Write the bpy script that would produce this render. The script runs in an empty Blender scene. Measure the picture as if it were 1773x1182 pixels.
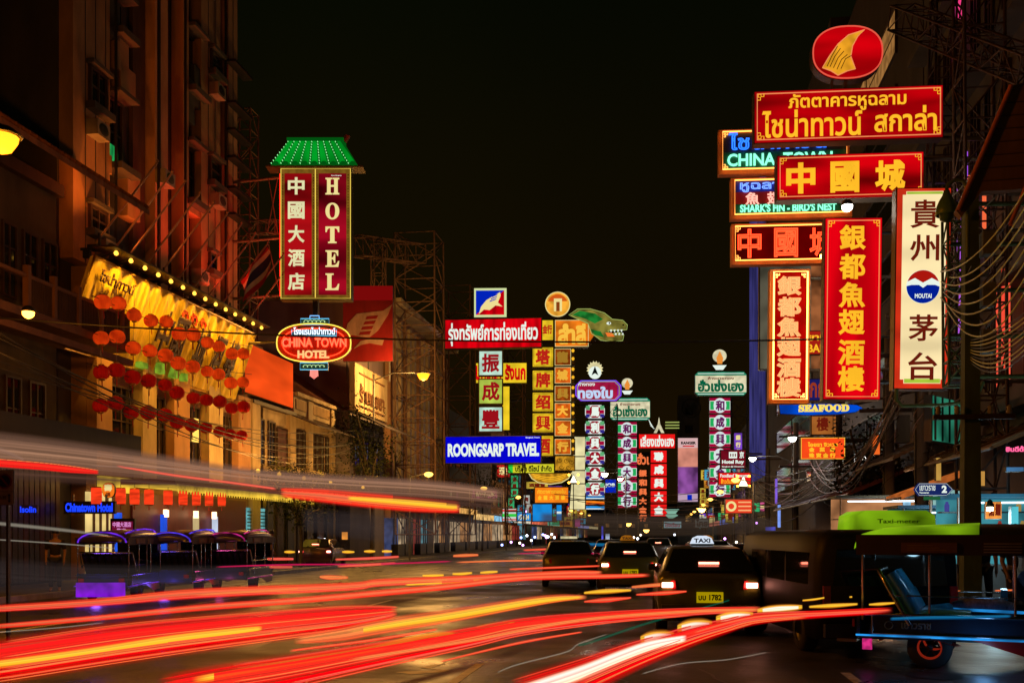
import bpy, math, random
from mathutils import Vector, Matrix, Euler
random.seed(7)
SC = bpy.context.scene
COL = SC.collection
# ------------------------------------------------------------------ camera, sky, sun, exposure
F, HX, HY = 1723.75, 886.5, 925.0          # focal length in px, principal column, horizon row
TH = math.atan(264 / F)
CT, ST = math.cos(TH), math.sin(TH)
EYE = 1.7
cd = bpy.data.cameras.new('camera'); cam = bpy.data.objects.new('camera', cd); COL.objects.link(cam)
cam.location = (0, 0, EYE); cam.rotation_euler = (math.pi / 2, 0, TH)
cd.lens = 35; cd.sensor_width = 36; cd.shift_y = (925 - 591) / 1773; cd.clip_end = 3000
SC.camera = cam
W = bpy.data.worlds.new('World'); SC.world = W; W.use_nodes = True
wn, wl = W.node_tree.nodes, W.node_tree.links
wn.clear()
wo = wn.new('ShaderNodeOutputWorld'); bg = wn.new('ShaderNodeBackground'); bg2 = wn.new('ShaderNodeBackground'); ad = wn.new('ShaderNodeAddShader')
sky = wn.new('ShaderNodeTexSky'); sky.sky_type = 'NISHITA'; sky.sun_disc = False
sky.sun_elevation = math.radians(3); sky.sun_rotation = math.radians(200)
wl.new(sky.outputs[0], bg.inputs[0]); bg.inputs[1].default_value = 0.00008
# city glow: warm towards the horizon, greenish black overhead, smoke-like unevenness
tc = wn.new('ShaderNodeTexCoord'); sp = wn.new('ShaderNodeSeparateXYZ'); wl.new(tc.outputs['Generated'], sp.inputs[0])
rp = wn.new('ShaderNodeValToRGB'); wl.new(sp.outputs[2], rp.inputs[0])
rp.color_ramp.elements[0].position = 0.0; rp.color_ramp.elements[0].color = (.0115, .0052, .0006, 1)
rp.color_ramp.elements[1].position = 0.55; rp.color_ramp.elements[1].color = (.0003, .0018, .0005, 1)
e = rp.color_ramp.elements.new(0.2); e.color = (.0066, .0037, .0003, 1)
nz = wn.new('ShaderNodeTexNoise'); nz.inputs['Scale'].default_value = 2.2; nz.inputs['Detail'].default_value = 2
wl.new(tc.outputs['Generated'], nz.inputs[0])
mr = wn.new('ShaderNodeMapRange'); wl.new(nz.outputs[0], mr.inputs[0]); mr.inputs[3].default_value = .5; mr.inputs[4].default_value = 1.5
wl.new(rp.outputs[0], bg2.inputs[0]); wl.new(mr.outputs[0], bg2.inputs[1])
wl.new(bg.outputs[0], ad.inputs[0]); wl.new(bg2.outputs[0], ad.inputs[1]); wl.new(ad.outputs[0], wo.inputs[0])
ml = bpy.data.lights.new('faint_fill_sun', 'SUN'); ml.energy = .004; ml.angle = math.radians(.5); ml.color = (1, .9, .75)  # weak sun lamp added so the facades stay faintly visible
mo = bpy.data.objects.new('faint_fill_sun', ml); COL.objects.link(mo); mo.rotation_euler = (math.radians(50), 0, math.radians(20))
SC.view_settings.view_transform = 'Standard'; SC.view_settings.look = 'None'
SC.view_settings.exposure = 0.0; SC.view_settings.gamma = 1; SC.view_settings.use_curve_mapping = False
try:
    SC.render.engine = 'CYCLES'; SC.cycles.use_denoising = True; SC.cycles.max_bounces = 4; SC.cycles.diffuse_bounces = 2
    SC.cycles.glossy_bounces = 3; SC.cycles.transparent_max_bounces = 32; SC.cycles.sample_clamp_indirect = 3; SC.cycles.sample_clamp_direct = 12
    SC.cycles.use_light_tree = True
except Exception: pass

# ------------------------------------------------------------------ place helpers
def ray(px):
    u = (px - HX) / F
    return CT * u - ST, ST * u + CT
def P(px, py, t):
    dx, dy = ray(px); return Vector((dx * t, dy * t, EYE + (HY - py) / F * t))
def tw(px, X):
    return X / ray(px)[0]
def wy(px, X):
    return ray(px)[1] * tw(px, X)
def hz(px, py, X):
    return EYE + (HY - py) / F * tw(px, X)
# ------------------------------------------------------------------ object helpers
def link(o, parent=None):
    COL.objects.link(o)
    if parent is not None: o.parent = parent
    return o
def tag(o, label=None, cat=None, group=None, kind=None):
    if label: o['label'] = label
    if cat: o['category'] = cat
    if group: o['group'] = group
    if kind: o['kind'] = kind
    return o
def thing(name, label, cat, loc=(0, 0, 0), rz=0, group=None, ry=0):
    o = bpy.data.objects.new(name, None); COL.objects.link(o); o.location = loc; o.rotation_euler = (0, ry, rz)
    o.empty_display_size = .2
    return tag(o, label, cat, group)
def srgb(h):
    h = h.lstrip('#'); r = []
    for i in (0, 2, 4):
        v = int(h[i:i + 2], 16) / 255; r.append(v / 12.92 if v <= .04045 else ((v + .055) / 1.055) ** 2.4)
    return tuple(r)
MC = {}
def M(name, c, rough=.7, metal=0, var=.3, sc=2.5, bump=0, spec=.5):
    """diffuse or glossy surface with uneven colour and roughness"""
    if name in MC: return MC[name]
    m = bpy.data.materials.new(name); m.use_nodes = True; MC[name] = m
    n, l = m.node_tree.nodes, m.node_tree.links; b = n['Principled BSDF']
    if isinstance(c, str): c = srgb(c)
    b.inputs['Metallic'].default_value = metal; b.inputs['Roughness'].default_value = rough
    b.inputs['Specular IOR Level'].default_value = spec
    g = n.new('ShaderNodeNewGeometry'); t = n.new('ShaderNodeTexNoise'); t.inputs['Scale'].default_value = sc
    t.inputs['Detail'].default_value = 5; t.inputs['Roughness'].default_value = .65
    mp = n.new('ShaderNodeMapping'); mp.inputs['Scale'].default_value = (1, 1, .35)
    l.new(g.outputs['Position'], mp.inputs[0]); l.new(mp.outputs[0], t.inputs[0])
    r = n.new('ShaderNodeMapRange'); l.new(t.outputs[0], r.inputs[0])
    r.inputs[1].default_value = .3; r.inputs[2].default_value = .7; r.inputs[3].default_value = 1 - var; r.inputs[4].default_value = 1 + var * .6
    h = n.new('ShaderNodeHueSaturation'); h.inputs['Color'].default_value = (*c, 1); l.new(r.outputs[0], h.inputs['Value'])
    l.new(h.outputs[0], b.inputs[0])
    if bump:
        bp = n.new('ShaderNodeBump'); bp.inputs['Strength'].default_value = bump; bp.inputs['Distance'].default_value = .05
        l.new(t.outputs[0], bp.inputs['Height']); l.new(bp.outputs[0], b.inputs['Normal'])
    return m
def E_(name, c, s=1.0, light=True, var=0.0, sc=1.2, bands=0, back=None):
    """lit surface: a lightbox face, tube or letter; var makes the tubes behind the face uneven"""
    if name in MC: return MC[name]
    m = bpy.data.materials.new(name); m.use_nodes = True; MC[name] = m
    n, l = m.node_tree.nodes, m.node_tree.links; b = n['Principled BSDF']
    if isinstance(c, str): c = srgb(c)
    b.inputs[0].default_value = tuple(x * .02 for x in c) + (1,); b.inputs['Roughness'].default_value = .5; b.inputs['Specular IOR Level'].default_value = .02
    b.inputs['Emission Color'].default_value = (*c, 1); b.inputs['Emission Strength'].default_value = s
    if var:
        g = n.new('ShaderNodeNewGeometry'); t = n.new('ShaderNodeTexNoise'); t.inputs['Scale'].default_value = sc
        t.inputs['Detail'].default_value = 1.5
        mp = n.new('ShaderNodeMapping'); l.new(g.outputs['Position'], mp.inputs[0]); l.new(mp.outputs[0], t.inputs[0])
        if bands == 1: mp.inputs['Scale'].default_value = (.4, .4, 1.6)
        if bands == 2: mp.inputs['Scale'].default_value = (1.8, 1.8, .3)
        r = n.new('ShaderNodeMapRange'); l.new(t.outputs[0], r.inputs[0])
        r.inputs[1].default_value = .32; r.inputs[2].default_value = .66; r.inputs[3].default_value = s * (1 - var); r.inputs[4].default_value = s * (1 + var * .5)
        l.new(r.outputs[0], b.inputs['Emission Strength'])
    m.cycles.emission_sampling = 'AUTO' if light else 'NONE'
    return m
def obj(name, me, parent=None, mat=None, loc=None, rot=None, sc=None):
    o = bpy.data.objects.new(name, me)
    if loc is not None: o.location = loc
    if rot is not None: o.rotation_euler = rot
    if sc is not None: o.scale = sc
    return link(o, parent)
def mesh(name, vs, fs, mat, parent=None, smooth=False, uv=None):
    me = bpy.data.meshes.new(name); me.from_pydata([tuple(v) for v in vs], [], fs); me.materials.append(mat)
    if smooth: me.polygons.foreach_set('use_smooth', [True] * len(me.polygons))
    if uv:
        ul = me.uv_layers.new(name='UVMap')
        for lp in me.loops: ul.data[lp.index].uv = uv[lp.vertex_index]
    me.validate(); me.update()
    return link(bpy.data.objects.new(name, me), parent)
BOXF = [(0, 1, 2, 3), (7, 6, 5, 4), (0, 4, 5, 1), (1, 5, 6, 2), (2, 6, 7, 3), (3, 7, 4, 0)]
SH = {}
def ubox(mat):
    k = ('b', mat.name)
    if k not in SH:
        me = bpy.data.meshes.new('block')
        v = [(-.5, -.5, -.5), (-.5, .5, -.5), (.5, .5, -.5), (.5, -.5, -.5), (-.5, -.5, .5), (-.5, .5, .5), (.5, .5, .5), (.5, -.5, .5)]
        me.from_pydata(v, [], BOXF); me.materials.append(mat); SH[k] = me
    return SH[k]
def ucyl(mat, n=7):
    k = ('c', mat.name, n)
    if k not in SH:
        me = bpy.data.meshes.new('rod'); v = []; f = []
        for z in (-.5, .5):
            for i in range(n): a = 2 * math.pi * i / n; v.append((math.cos(a), math.sin(a), z))
        for i in range(n): j = (i + 1) % n; f.append((i, j, n + j, n + i))
        f.append(tuple(range(n - 1, -1, -1))); f.append(tuple(range(n, 2 * n)))
        me.from_pydata(v, [], f); me.materials.append(mat)
        for q in range(n): me.polygons[q].use_smooth = True
        SH[k] = me
    return SH[k]
def box(name, lo, hi, mat, parent=None):
    lo, hi = Vector(lo), Vector(hi)
    return obj(name, ubox(mat), parent, loc=(lo + hi) / 2, sc=tuple(abs(a) for a in (hi - lo)))
def bar(name, a, b, r, mat, parent=None, n=7):
    a, b = Vector(a), Vector(b); d = b - a
    o = obj(name, ucyl(mat, n), parent, loc=(a + b) / 2, sc=(r, r, d.length))
    o.rotation_mode = 'QUATERNION'; o.rotation_quaternion = d.to_track_quat('Z', 'Y'); return o
def tubemesh(pts, r, n=5, closed=False, base=0):
    vs, fs = [], []; N = len(pts); pts = [Vector(p) for p in pts]
    prev = None
    for i, p in enumerate(pts):
        if closed: d = pts[(i + 1) % N] - pts[i - 1]
        else: d = pts[min(i + 1, N - 1)] - pts[max(i - 1, 0)]
        if d.length < 1e-9: d = Vector((0, 0, 1))
        d.normalize()
        up = prev if prev is not None else (Vector((0, 0, 1)) if abs(d.z) < .9 else Vector((0, 1, 0)))
        a = d.cross(up)
        if a.length < 1e-6: a = d.cross(Vector((1, 0, 0)))
        a.normalize(); b = a.cross(d).normalized(); prev = b
        rr = r(i / max(N - 1, 1)) if callable(r) else r
        for k in range(n):
            q = 2 * math.pi * k / n; vs.append(p + a * math.cos(q) * rr + b * math.sin(q) * rr)
    for i in range(N if closed else N - 1):
        j = (i + 1) % N
        for k in range(n):
            k2 = (k + 1) % n; fs.append((base + i * n + k, base + i * n + k2, base + j * n + k2, base + j * n + k))
    return vs, fs
def tube(name, pts, r, mat, parent=None, n=5, closed=False):
    v, f = tubemesh(pts, r, n, closed); return mesh(name, v, f, mat, parent, smooth=True)
def lathe(name, prof, mat, parent=None, n=14, loc=(0, 0, 0)):
    k = ('l', name, mat.name, tuple(prof), n)
    if k not in SH:
        v, f = [], []
        for r, z in prof:
            for i in range(n): a = 2 * math.pi * i / n; v.append((r * math.cos(a), r * math.sin(a), z))
        for j in range(len(prof) - 1):
            for i in range(n): i2 = (i + 1) % n; f.append((j * n + i, j * n + i2, (j + 1) * n + i2, (j + 1) * n + i))
        me = bpy.data.meshes.new(name); me.from_pydata(v, [], f); me.materials.append(mat)
        me.polygons.foreach_set('use_smooth', [True] * len(me.polygons)); SH[k] = me
    return obj(name, SH[k], parent, loc=loc)
def prism(name, pts, y0, y1, mat, parent=None):
    """outline in local x,z extruded along y"""
    n = len(pts); vs = [(x, y0, z) for x, z in pts] + [(x, y1, z) for x, z in pts]
    a = sum(pts[i][0] * pts[(i + 1) % n][1] - pts[(i + 1) % n][0] * pts[i][1] for i in range(n))
    fs = [tuple(range(n)), tuple(range(2 * n - 1, n - 1, -1))] + [(i, n + i, n + (i + 1) % n, (i + 1) % n)[::-1] for i in range(n)]
    if a < 0: fs = [f[::-1] for f in fs]
    return mesh(name, vs, fs, mat, parent)
def lamp(name, loc, col, power, r=.1, parent=None):
    l = bpy.data.lights.new(name, 'POINT'); l.energy = power; l.color = col; l.shadow_soft_size = r
    o = bpy.data.objects.new(name, l); o.location = loc; return link(o, parent)
# ------------------------------------------------------------------ lettering
TX = {}
def tmesh(s, mat, bold, neon, res=2):
    k = (s, mat.name, bold, neon)
    if k not in TX:
        c = bpy.data.curves.new('lettering', 'FONT'); c.body = s; c.resolution_u = 3; c.bevel_resolution = 0
        if neon: c.fill_mode = 'NONE'; c.bevel_depth = neon
        else: c.bevel_depth = bold
        o = bpy.data.objects.new('lettering', c)
        me = bpy.data.meshes.new_from_object(o); me.name = 'lettering'
        bpy.data.objects.remove(o); me.materials.clear(); me.materials.append(mat)
        xs = [v.co.x for v in me.vertices] or [0, 1]; ys = [v.co.y for v in me.vertices] or [0, 1]
        TX[k] = (me, min(xs), max(xs), min(ys), max(ys))
    return TX[k]
def serif(s):
    return ''.join(chr(0x1D400 + ord(c) - 65) if c.isupper() else (chr(0x1D41A + ord(c) - 97) if c.islower() else c) for c in s)
def text(s, x0, z0, x1, z1, y, mat, parent, bold=.03, neon=0, name=None, keep=False):
    me, a, b, c, d = tmesh(s, mat, bold, neon)
    sx = (x1 - x0) / max(b - a, 1e-4); sz = (z1 - z0) / max(d - c, 1e-4)
    if keep: sx = min(sx, sz * keep)
    w = sx * (b - a); xo = (x0 + x1) / 2 - w / 2
    o = obj(name or ('character' if len(s) == 1 else 'lettering'), me, parent, loc=(xo - a * sx, y, z0 - c * sz), rot=(math.pi / 2, 0, 0), sc=(sx, sz, min(sx, sz)))
    return o
# ------------------------------------------------------------------ common materials
steel = M('galvanised_steel', (.18, .17, .16), .55, .6, .4, 6)
rust = M('rusted_steel', (.22, .12, .07), .75, .3, .5, 5)
darkm = M('dark_metal', (.03, .03, .032), .5, .5, .3)
black = M('black_plastic', (.012, .012, .014), .45)
boxside = M('sign_casing', (.09, .075, .065), .5, .4, .3)
greenm = M('green_painted_steel', (.07, .13, .05), .5, .2, .3)
chrome = M('chrome', (.6, .6, .62), .18, 1, .15)
rubber = M('rubber', (.015, .015, .015), .8)
wirem = M('cable_sheath', (.02, .018, .016), .55)
wirel = M('pale_cable_sheath', (.25, .23, .2), .5)
# ------------------------------------------------------------------ signs
class Sign:
    def __init__(s, name, label, cat, bx, t, yaw=.5, group=None, roll=0):
        x0, y0, x1, y1 = bx; s.b = bx; s.cx, s.cy = (x0 + x1) / 2, (y0 + y1) / 2; s.t = t
        s.yaw = TH * yaw; dl = TH - s.yaw; u = (s.cx - HX) / F
        s.k = t / F; s.kx = s.k / (math.cos(dl) + u * math.sin(dl))
        s.o = thing(name, label, cat, P(s.cx, s.cy, t), s.yaw, group, roll)
    def L(s, x, y): return ((x - s.cx) * s.kx, (s.cy - y) * s.k)
    def box(s, name, x0, y0, x1, y1, z0, z1, mat):
        a, d = s.L(x0, y0); b, c = s.L(x1, y1)
        return box(name, (a, -z1, c), (b, -z0, d), mat, s.o)
    def casing(s, d=.3, pad=0, mat=None):
        x0, y0, x1, y1 = s.b; return s.box('casing', x0 - pad, y0 - pad, x1 + pad, y1 + pad, -d, 0, mat or boxside)
    def face(s, mat, pad=1.5, z=.02):
        x0, y0, x1, y1 = s.b; return s.box('face_panel', x0 + pad, y0 + pad, x1 - pad, y1 - pad, .002, z, mat)
    def border(s, mat, ins, w, z0=.022, z1=.05, name='border', b=None):
        x0, y0, x1, y1 = b or s.b; x0 += ins; y0 += ins; x1 -= ins; y1 -= ins; vs, fs = [], []
        for (a, b_, c, d) in ((x0, y0, x1, y0 + w), (x0, y1 - w, x1, y1), (x0, y0 + w, x0 + w, y1 - w), (x1 - w, y0 + w, x1, y1 - w)):
            p, q = s.L(a, b_); r, t_ = s.L(c, d); k = len(vs)
            vs += [(p, -z0, t_), (p, -z0, q), (r, -z0, q), (r, -z0, t_), (p, -z1, t_), (p, -z1, q), (r, -z1, q), (r, -z1, t_)]
            fs += [tuple(k + i for i in f) for f in BOXF]
        return mesh(name, vs, fs, mat, s.o)
    def text(s, st, x0, y0, x1, y1, mat, z=.045, **k):
        a, d = s.L(x0, y0); b, c = s.L(x1, y1); return text(st, a, c, b, d, -z, mat, s.o, **k)
    def poly(s, name, pts, z0, z1, mat):
        return prism(name, [s.L(*p) for p in pts], -z0, -z1, mat, s.o)
    def tube(s, name, pts, r, z, mat, closed=False, n=5):
        return tube(name, [(s.L(*p)[0], -z, s.L(*p)[1]) for p in pts], r * s.k, mat, s.o, n, closed)
    def corner(s, mat, ins, q, z=.06, r=.7):
        """little meander hooks in the four corners"""
        x0, y0, x1, y1 = s.b; x0 += ins; y0 += ins; x1 -= ins; y1 -= ins
        for (x, y, a, b) in ((x0, y0, 1, 1), (x1, y0, -1, 1), (x0, y1, 1, -1), (x1, y1, -1, -1)):
            s.tube('corner_meander', [(x, y + b * 2.2 * q), (x + a * q, y + b * 2.2 * q), (x + a * q, y + b * 1.2 * q), (x + a * .2 * q, y + b * 1.2 * q), (x + a * .2 * q, y + b * .2 * q), (x + a * 1.2 * q, y + b * .2 * q), (x + a * 1.2 * q, y + b * q), (x + a * 2.2 * q, y + b * q), (x + a * 2.2 * q, y)], r, z, mat, n=4)
    def strut(s, x, y, X, dz=0, r=.05, mat=None):
        """steel arm from the sign back to the wall plane at X, in sign space"""
        a = Vector((s.L(x, y)[0], .15, s.L(x, y)[1])); wp = s.o.location + Euler((0, s.o.rotation_euler[1], s.yaw)).to_matrix() @ a
        q = Vector((X, wp.y + .4, wp.z + dz)); inv = Euler((0, s.o.rotation_euler[1], s.yaw)).to_matrix().inverted()
        return bar('bracket_arm', a, inv @ (q - s.o.location), r, mat or steel, s.o)
def ell(cx, cy, rx, ry, n=28, p=1.0):
    r = []
    for i in range(n):
        a = 2 * math.pi * i / n; c, q = math.cos(a), math.sin(a)
        r.append((cx + rx * math.copysign(abs(c) ** p, c), cy + ry * math.copysign(abs(q) ** p, q)))
    return r
def truss(name, label, cat, a, b, w, n, mat, r=.035, group=None, wy_=None, diag=True):
    """square lattice mast or arm from a to b (world), every bar its own part"""
    a, b = Vector(a), Vector(b); d = b - a
    o = thing(name, label, cat, a, group=group); L_ = d.length; z = d.normalized()
    x = Vector((1, 0, 0)) if abs(z.x) < .7 else Vector((0, 0, 1)); y = z.cross(x).normalized(); h = w / 2; hy = (wy_ or w) / 2
    cs = [x * sx * h + y * sy * hy for sx, sy in ((-1, -1), (1, -1), (1, 1), (-1, 1))]
    for c in cs: bar('post', c, c + d, r, mat, o)
    for i in range(n + 1):
        p = z * (L_ * i / n)
        for k in range(4):
            bar('cross_bar', cs[k] + p, cs[(k + 1) % 4] + p, r * .6, mat, o, 5)
            if diag and i < n:
                q = z * (L_ * (i + 1) / n)
                if (i + k) % 2: bar('brace', cs[k] + p, cs[(k + 1) % 4] + q, r * .6, mat, o, 5)
                else: bar('brace', cs[(k + 1) % 4] + p, cs[k] + q, r * .6, mat, o, 5)
    return o
# ================================================================== THE SETTING
XL, XR, KL, KR = -20.0, 9.0, -16.2, 6.6
asph = M('asphalt', (.05, .048, .054), .42, 0, .6, 2.2, .45, .45)
_n, _l = asph.node_tree.nodes, asph.node_tree.links
_g = _n.new('ShaderNodeNewGeometry'); _t = _n.new('ShaderNodeTexNoise'); _t.inputs['Scale'].default_value = .55; _t.inputs['Detail'].default_value = 6
_r = _n.new('ShaderNodeMapRange'); _r.inputs[1].default_value = .35; _r.inputs[2].default_value = .65; _r.inputs[3].default_value = .26; _r.inputs[4].default_value = .62
_l.new(_g.outputs['Position'], _t.inputs[0]); _l.new(_t.outputs[0], _r.inputs[0]); _l.new(_r.outputs[0], _n['Principled BSDF'].inputs['Roughness'])
earth = M('bare_ground', (.03, .028, .026), .9)
pave = M('pavement_concrete', (.1, .095, .09), .6, 0, .4, 2)
def struct(name, o): o['kind'] = 'structure'; return o
struct('ground', box('ground', (-600, -100, -.6), (600, 1600, -.02), earth))
struct('road', box('road', (KL, -30, -.3), (KR, 420, 0), asph))
pl_ = struct('p', box('pavement', (XL - 1, -30, -.3), (KL - .2, 420, .13), pave))
pr_ = struct('p', box('pavement', (KR + .2, -30, -.3), (XR + 1, 420, .13), pave))
kerbm = M('kerb_paint', (.35, .33, .3), .6, 0, .4)
struct('k', box('kerb', (KL - .2, -30, -.3), (KL, 420, .15), kerbm)); struct('k', box('kerb', (KR, -30, -.3), (KR + .2, 420, .15), kerbm))
paint = M('road_paint', (.55, .53, .48), .5, 0, .45, 7)
def flat(name, pts, z, mat, parent=None): return mesh(name, [(x, y, z) for x, y in pts], [tuple(range(len(pts)))], mat, parent)
for X in (-11.4, -7.0, -2.4, 2.2):
    for k in range(26):
        y = 6 + k * 8 + (X * 1.7) % 4
        if y < 9 and X < -3: continue
        o = flat('lane_dash', [(X - .06, y), (X + .06, y), (X + .06, y + 3), (X - .06, y + 3)], .004, paint); o['kind'] = 'structure'
tar = M('fresh_tar', (.012, .012, .013), .35, 0, .3, 4, .2); iron = M('cast_iron', (.06, .055, .05), .4, .8, .4, 9)
_rr = random.Random(12)
for k in range(9):
    x, y = _rr.uniform(-9, 4), _rr.uniform(6.5, 30); a_, b_ = _rr.uniform(.6, 1.6), _rr.uniform(.8, 2.6)
    o = flat('tar_patch', [(x, y), (x + a_, y + .1), (x + a_ - .1, y + b_), (x - .05, y + b_ - .1)], .004, tar); o['kind'] = 'structure'
for k in range(14):
    x, y, d_ = _rr.uniform(-8, 5), _rr.uniform(5.5, 22), _rr.uniform(-.5, .5); pts_ = []
    for q in range(9): pts_.append((x, y)); x += d_ * .4 + _rr.uniform(-.18, .18); y += _rr.uniform(.1, .5)
    o = flat('tar_seam', [(a_ - .018, b_) for a_, b_ in pts_] + [(a_ + .022, b_) for a_, b_ in pts_[::-1]], .008, tar); o['kind'] = 'structure'
for x, y in ((1.2, 8.2), (-3.5, 11), (3.2, 12.6)):
    o = flat('manhole_cover', [(x + .32 * math.cos(q * math.pi / 12), y + .32 * math.sin(q * math.pi / 12)) for q in range(24)], .012, iron); o['kind'] = 'structure'
def gp(px, py):
    t = EYE * F / (py - HY); v = P(px, py, t); return (v.x, v.y)
o = flat('lane_arrow', [gp(683, 1163), gp(760, 1160), gp(700, 1152), gp(722, 1155), gp(775, 1147), gp(742, 1157), gp(782, 1159), gp(768, 1163), gp(712, 1167)][::-1], .004, paint); o['kind'] = 'structure'
# wall finishes
cream = M('cream_render', (.55, .42, .24), .85, 0, .45, .9, .2)
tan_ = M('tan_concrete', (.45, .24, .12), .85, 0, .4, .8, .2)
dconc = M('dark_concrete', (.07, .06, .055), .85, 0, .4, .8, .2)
greyw = M('grey_render', (.2, .17, .18), .85, 0, .35, .6, .15)
tile = M('terracotta_tile', (.26, .1, .05), .8, 0, .5, 3, .3)
wood = M('dark_timber', (.05, .025, .015), .6, 0, .4, 3)
brown = M('brown_timber', (.16, .07, .03), .6, 0, .4, 3)
glass = M('dark_window_glass', (.012, .012, .014), .08, 0, .1, 1, 0, .9)
shutg = M('pale_shutter', (.22, .27, .22), .6, 0, .3, 4)
redpl = M('red_billboard_vinyl', (.3, .012, .012), .5, 0, .2)
orpl = E_('orange_emissive_sheet', (1, .085, .008), .95, True, .35, .6, 1)  # emission stands in for lamplight falling on the orange sheet
warmwin = E_('warm_window', (1, .45, .12), .28, False, .5, 2)
coolwin = E_('cool_window', (.25, .5, .7), .22, False, .5, 2)
def B3(name, X0, X1, y0, y1, z0, z1, mat, p): return box(name, (min(X0, X1), min(y0, y1), z0), (max(X0, X1), max(y0, y1), z1), mat, p)
def building(label, X, px0, px1, h, deep, mat, cat='building', name='building', loc=True):
    """box on the street plane X between two photo columns; returns (Empty at base, y0, y1)"""
    y0, y1 = wy(px0, X), wy(px1, X); s = -1 if X < 0 else 1
    o = thing(name, label, cat, (X, (y0 + y1) / 2, 0)); yc = (y0 + y1) / 2
    w = box('wall', (min(0, s * deep), y0 - yc, 0), (max(0, s * deep), y1 - yc, h), mat, o)
    return o, y0, y1, yc, s
def window(o, s, y0, y1, z0, z1, fr, pa, nx=2, nz=2, out=.0, w=.07, d=.09):
    """window on the street wall of thing o: frame with bars, pane as its child"""
    yc, zc, hw, hh = (y0 + y1) / 2, (z0 + z1) / 2, abs(y1 - y0) / 2, (z1 - z0) / 2
    vs, fs = [], []
    def add(a, b, c, e, x0=0, x1=d):
        k = len(vs)
        for x in (x0, x1): vs.extend([(-s * x, a, c), (-s * x, a, e), (-s * x, b, e), (-s * x, b, c)])
        fs.extend([tuple(k + i for i in f) for f in BOXF])
    add(-hw, -hw + w, -hh, hh); add(hw - w, hw, -hh, hh); add(-hw + w, hw - w, -hh, -hh + w); add(-hw + w, hw - w, hh - w, hh)
    for i in range(1, nx): y = -hw + 2 * hw * i / nx; add(y - w * .35, y + w * .35, -hh + w, hh - w, 0, d * .8)
    for i in range(1, nz): z = -hh + 2 * hh * i / nz; add(-hw + w, hw - w, z - w * .3, z + w * .3, 0, d * .7)
    f = mesh('window', vs, fs, fr, o); f.location = (-s * out, yc, zc)
    box('pane', (min(0, -s * .035), -hw + w * .9, -hh + w * .9), (max(0, -s * .035), hw - w * .9, hh - w * .9), pa, f)
    return f
def L3(s, x0, x1): return (min(s * x0, s * x1), max(s * x0, s * x1))
def outb(name, o, s, out0, out1, y0, y1, z0, z1, mat):
    """block standing proud of the wall; out is measured towards the street"""
    return box(name, (min(-s * out0, -s * out1), min(y0, y1), z0), (max(-s * out0, -s * out1), max(y0, y1), z1), mat, o)

# ---- left: old house with the balcony
o, y0, y1, yc, s = building('old timber balcony house with tiled eave at the left edge below the sodium lamp', XL, -160, 98, 13.2, 9, M('stained_render', (.07, .05, .03), .85, 0, .5, .9, .2))
def ly(px, X=XL): return wy(px, X) - yc
outb('cornice', o, s, -.2, .25, y0 - yc, y1 - yc + .05, 12.9, 13.3, wood)
v = [(2.6, y0 - yc, 12.6), (2.6, y1 - yc + 1.3, 12.6), (-1.5, y1 - yc + 1.3, 15.2), (-1.5, y0 - yc, 15.2)]
rf = mesh('roof', v + [(a, b, c + .18) for a, b, c in v], [(0, 1, 2, 3), (4, 5, 6, 7), (0, 4, 5, 1), (1, 5, 6, 2), (2, 6, 7, 3), (3, 7, 4, 0)], tile, o)
for k in range(26):
    yy = y0 - yc + (y1 - y0 + 1.3) * (k + .5) / 26
    r_ = tube('roof_tile_roll', [(2.62, yy, 12.82), (-1.4, yy, 15.38)], .07, tile, rf, 6)
for px in (14, 50, 84):
    window(o, s, ly(px - 13), ly(px + 13), 9.0, 11.3, wood, glass, 2, 3)
for px in (20, 62): window(o, s, ly(px - 14), ly(px + 14), 4.6, 6.6, wood, glass, 2, 2)
# balcony and railing
outb('balcony_floor', o, s, 0, 2.0, ly(-150), ly(98) + 1.2, 7.9, 8.15, brown)
outb('balcony_beam', o, s, 1.85, 2.05, ly(-150), ly(98) + 1.2, 7.45, 7.65, brown)
rl = outb('balcony_rail', o, s, 1.9, 2.0, ly(-150), ly(98) + 1.2, 9.05, 9.15, brown)
nb = 62
for k in range(nb + 1):
    yy = ly(-60) + (ly(98) + 1.15 - ly(-60)) * k / nb
    big = k % 14 == 0
    outb('baluster' if not big else 'newel_post', o, s, 1.92 if not big else 1.86, 1.96 if not big else 2.04, yy - (.015 if not big else .07), yy + (.015 if not big else .07), 8.15, 9.05 if not big else 9.4, wood if not big else brown)
outb('lower_canopy', o, s, 0, 2.4, ly(-150), ly(98) + 1.0, 4.9, 5.02, wood)
outb('canopy_fascia', o, s, 2.4, 2.46, ly(-150), ly(98) + 1.0, 4.35, 5.02, M('black_fascia', (.02, .015, .012), .6))
for k in range(16):
    yy = ly(-60) + (ly(98) - ly(-60)) * (k + .5) / 16
    outb('shopfront_slat', o, s, .02, .14, yy - .12, yy + .1, .2, 4.3, M('dark_shutter', (.03, .026, .03), .45) if k % 3 else M('plum_shutter', (.06, .02, .015), .5))

# ---- left: concrete hotel tower
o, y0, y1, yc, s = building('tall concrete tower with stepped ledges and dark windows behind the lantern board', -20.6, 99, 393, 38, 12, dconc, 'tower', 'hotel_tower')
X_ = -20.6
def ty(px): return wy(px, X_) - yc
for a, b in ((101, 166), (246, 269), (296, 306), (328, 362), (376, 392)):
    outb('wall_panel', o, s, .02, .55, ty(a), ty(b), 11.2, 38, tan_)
for a, b in ((166, 180), (222, 243)): outb('recessed_panel', o, s, .02, .2, ty(a), ty(b), 11.2, 38, M('soot_brown_concrete', (.1, .055, .035), .85))
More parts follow.
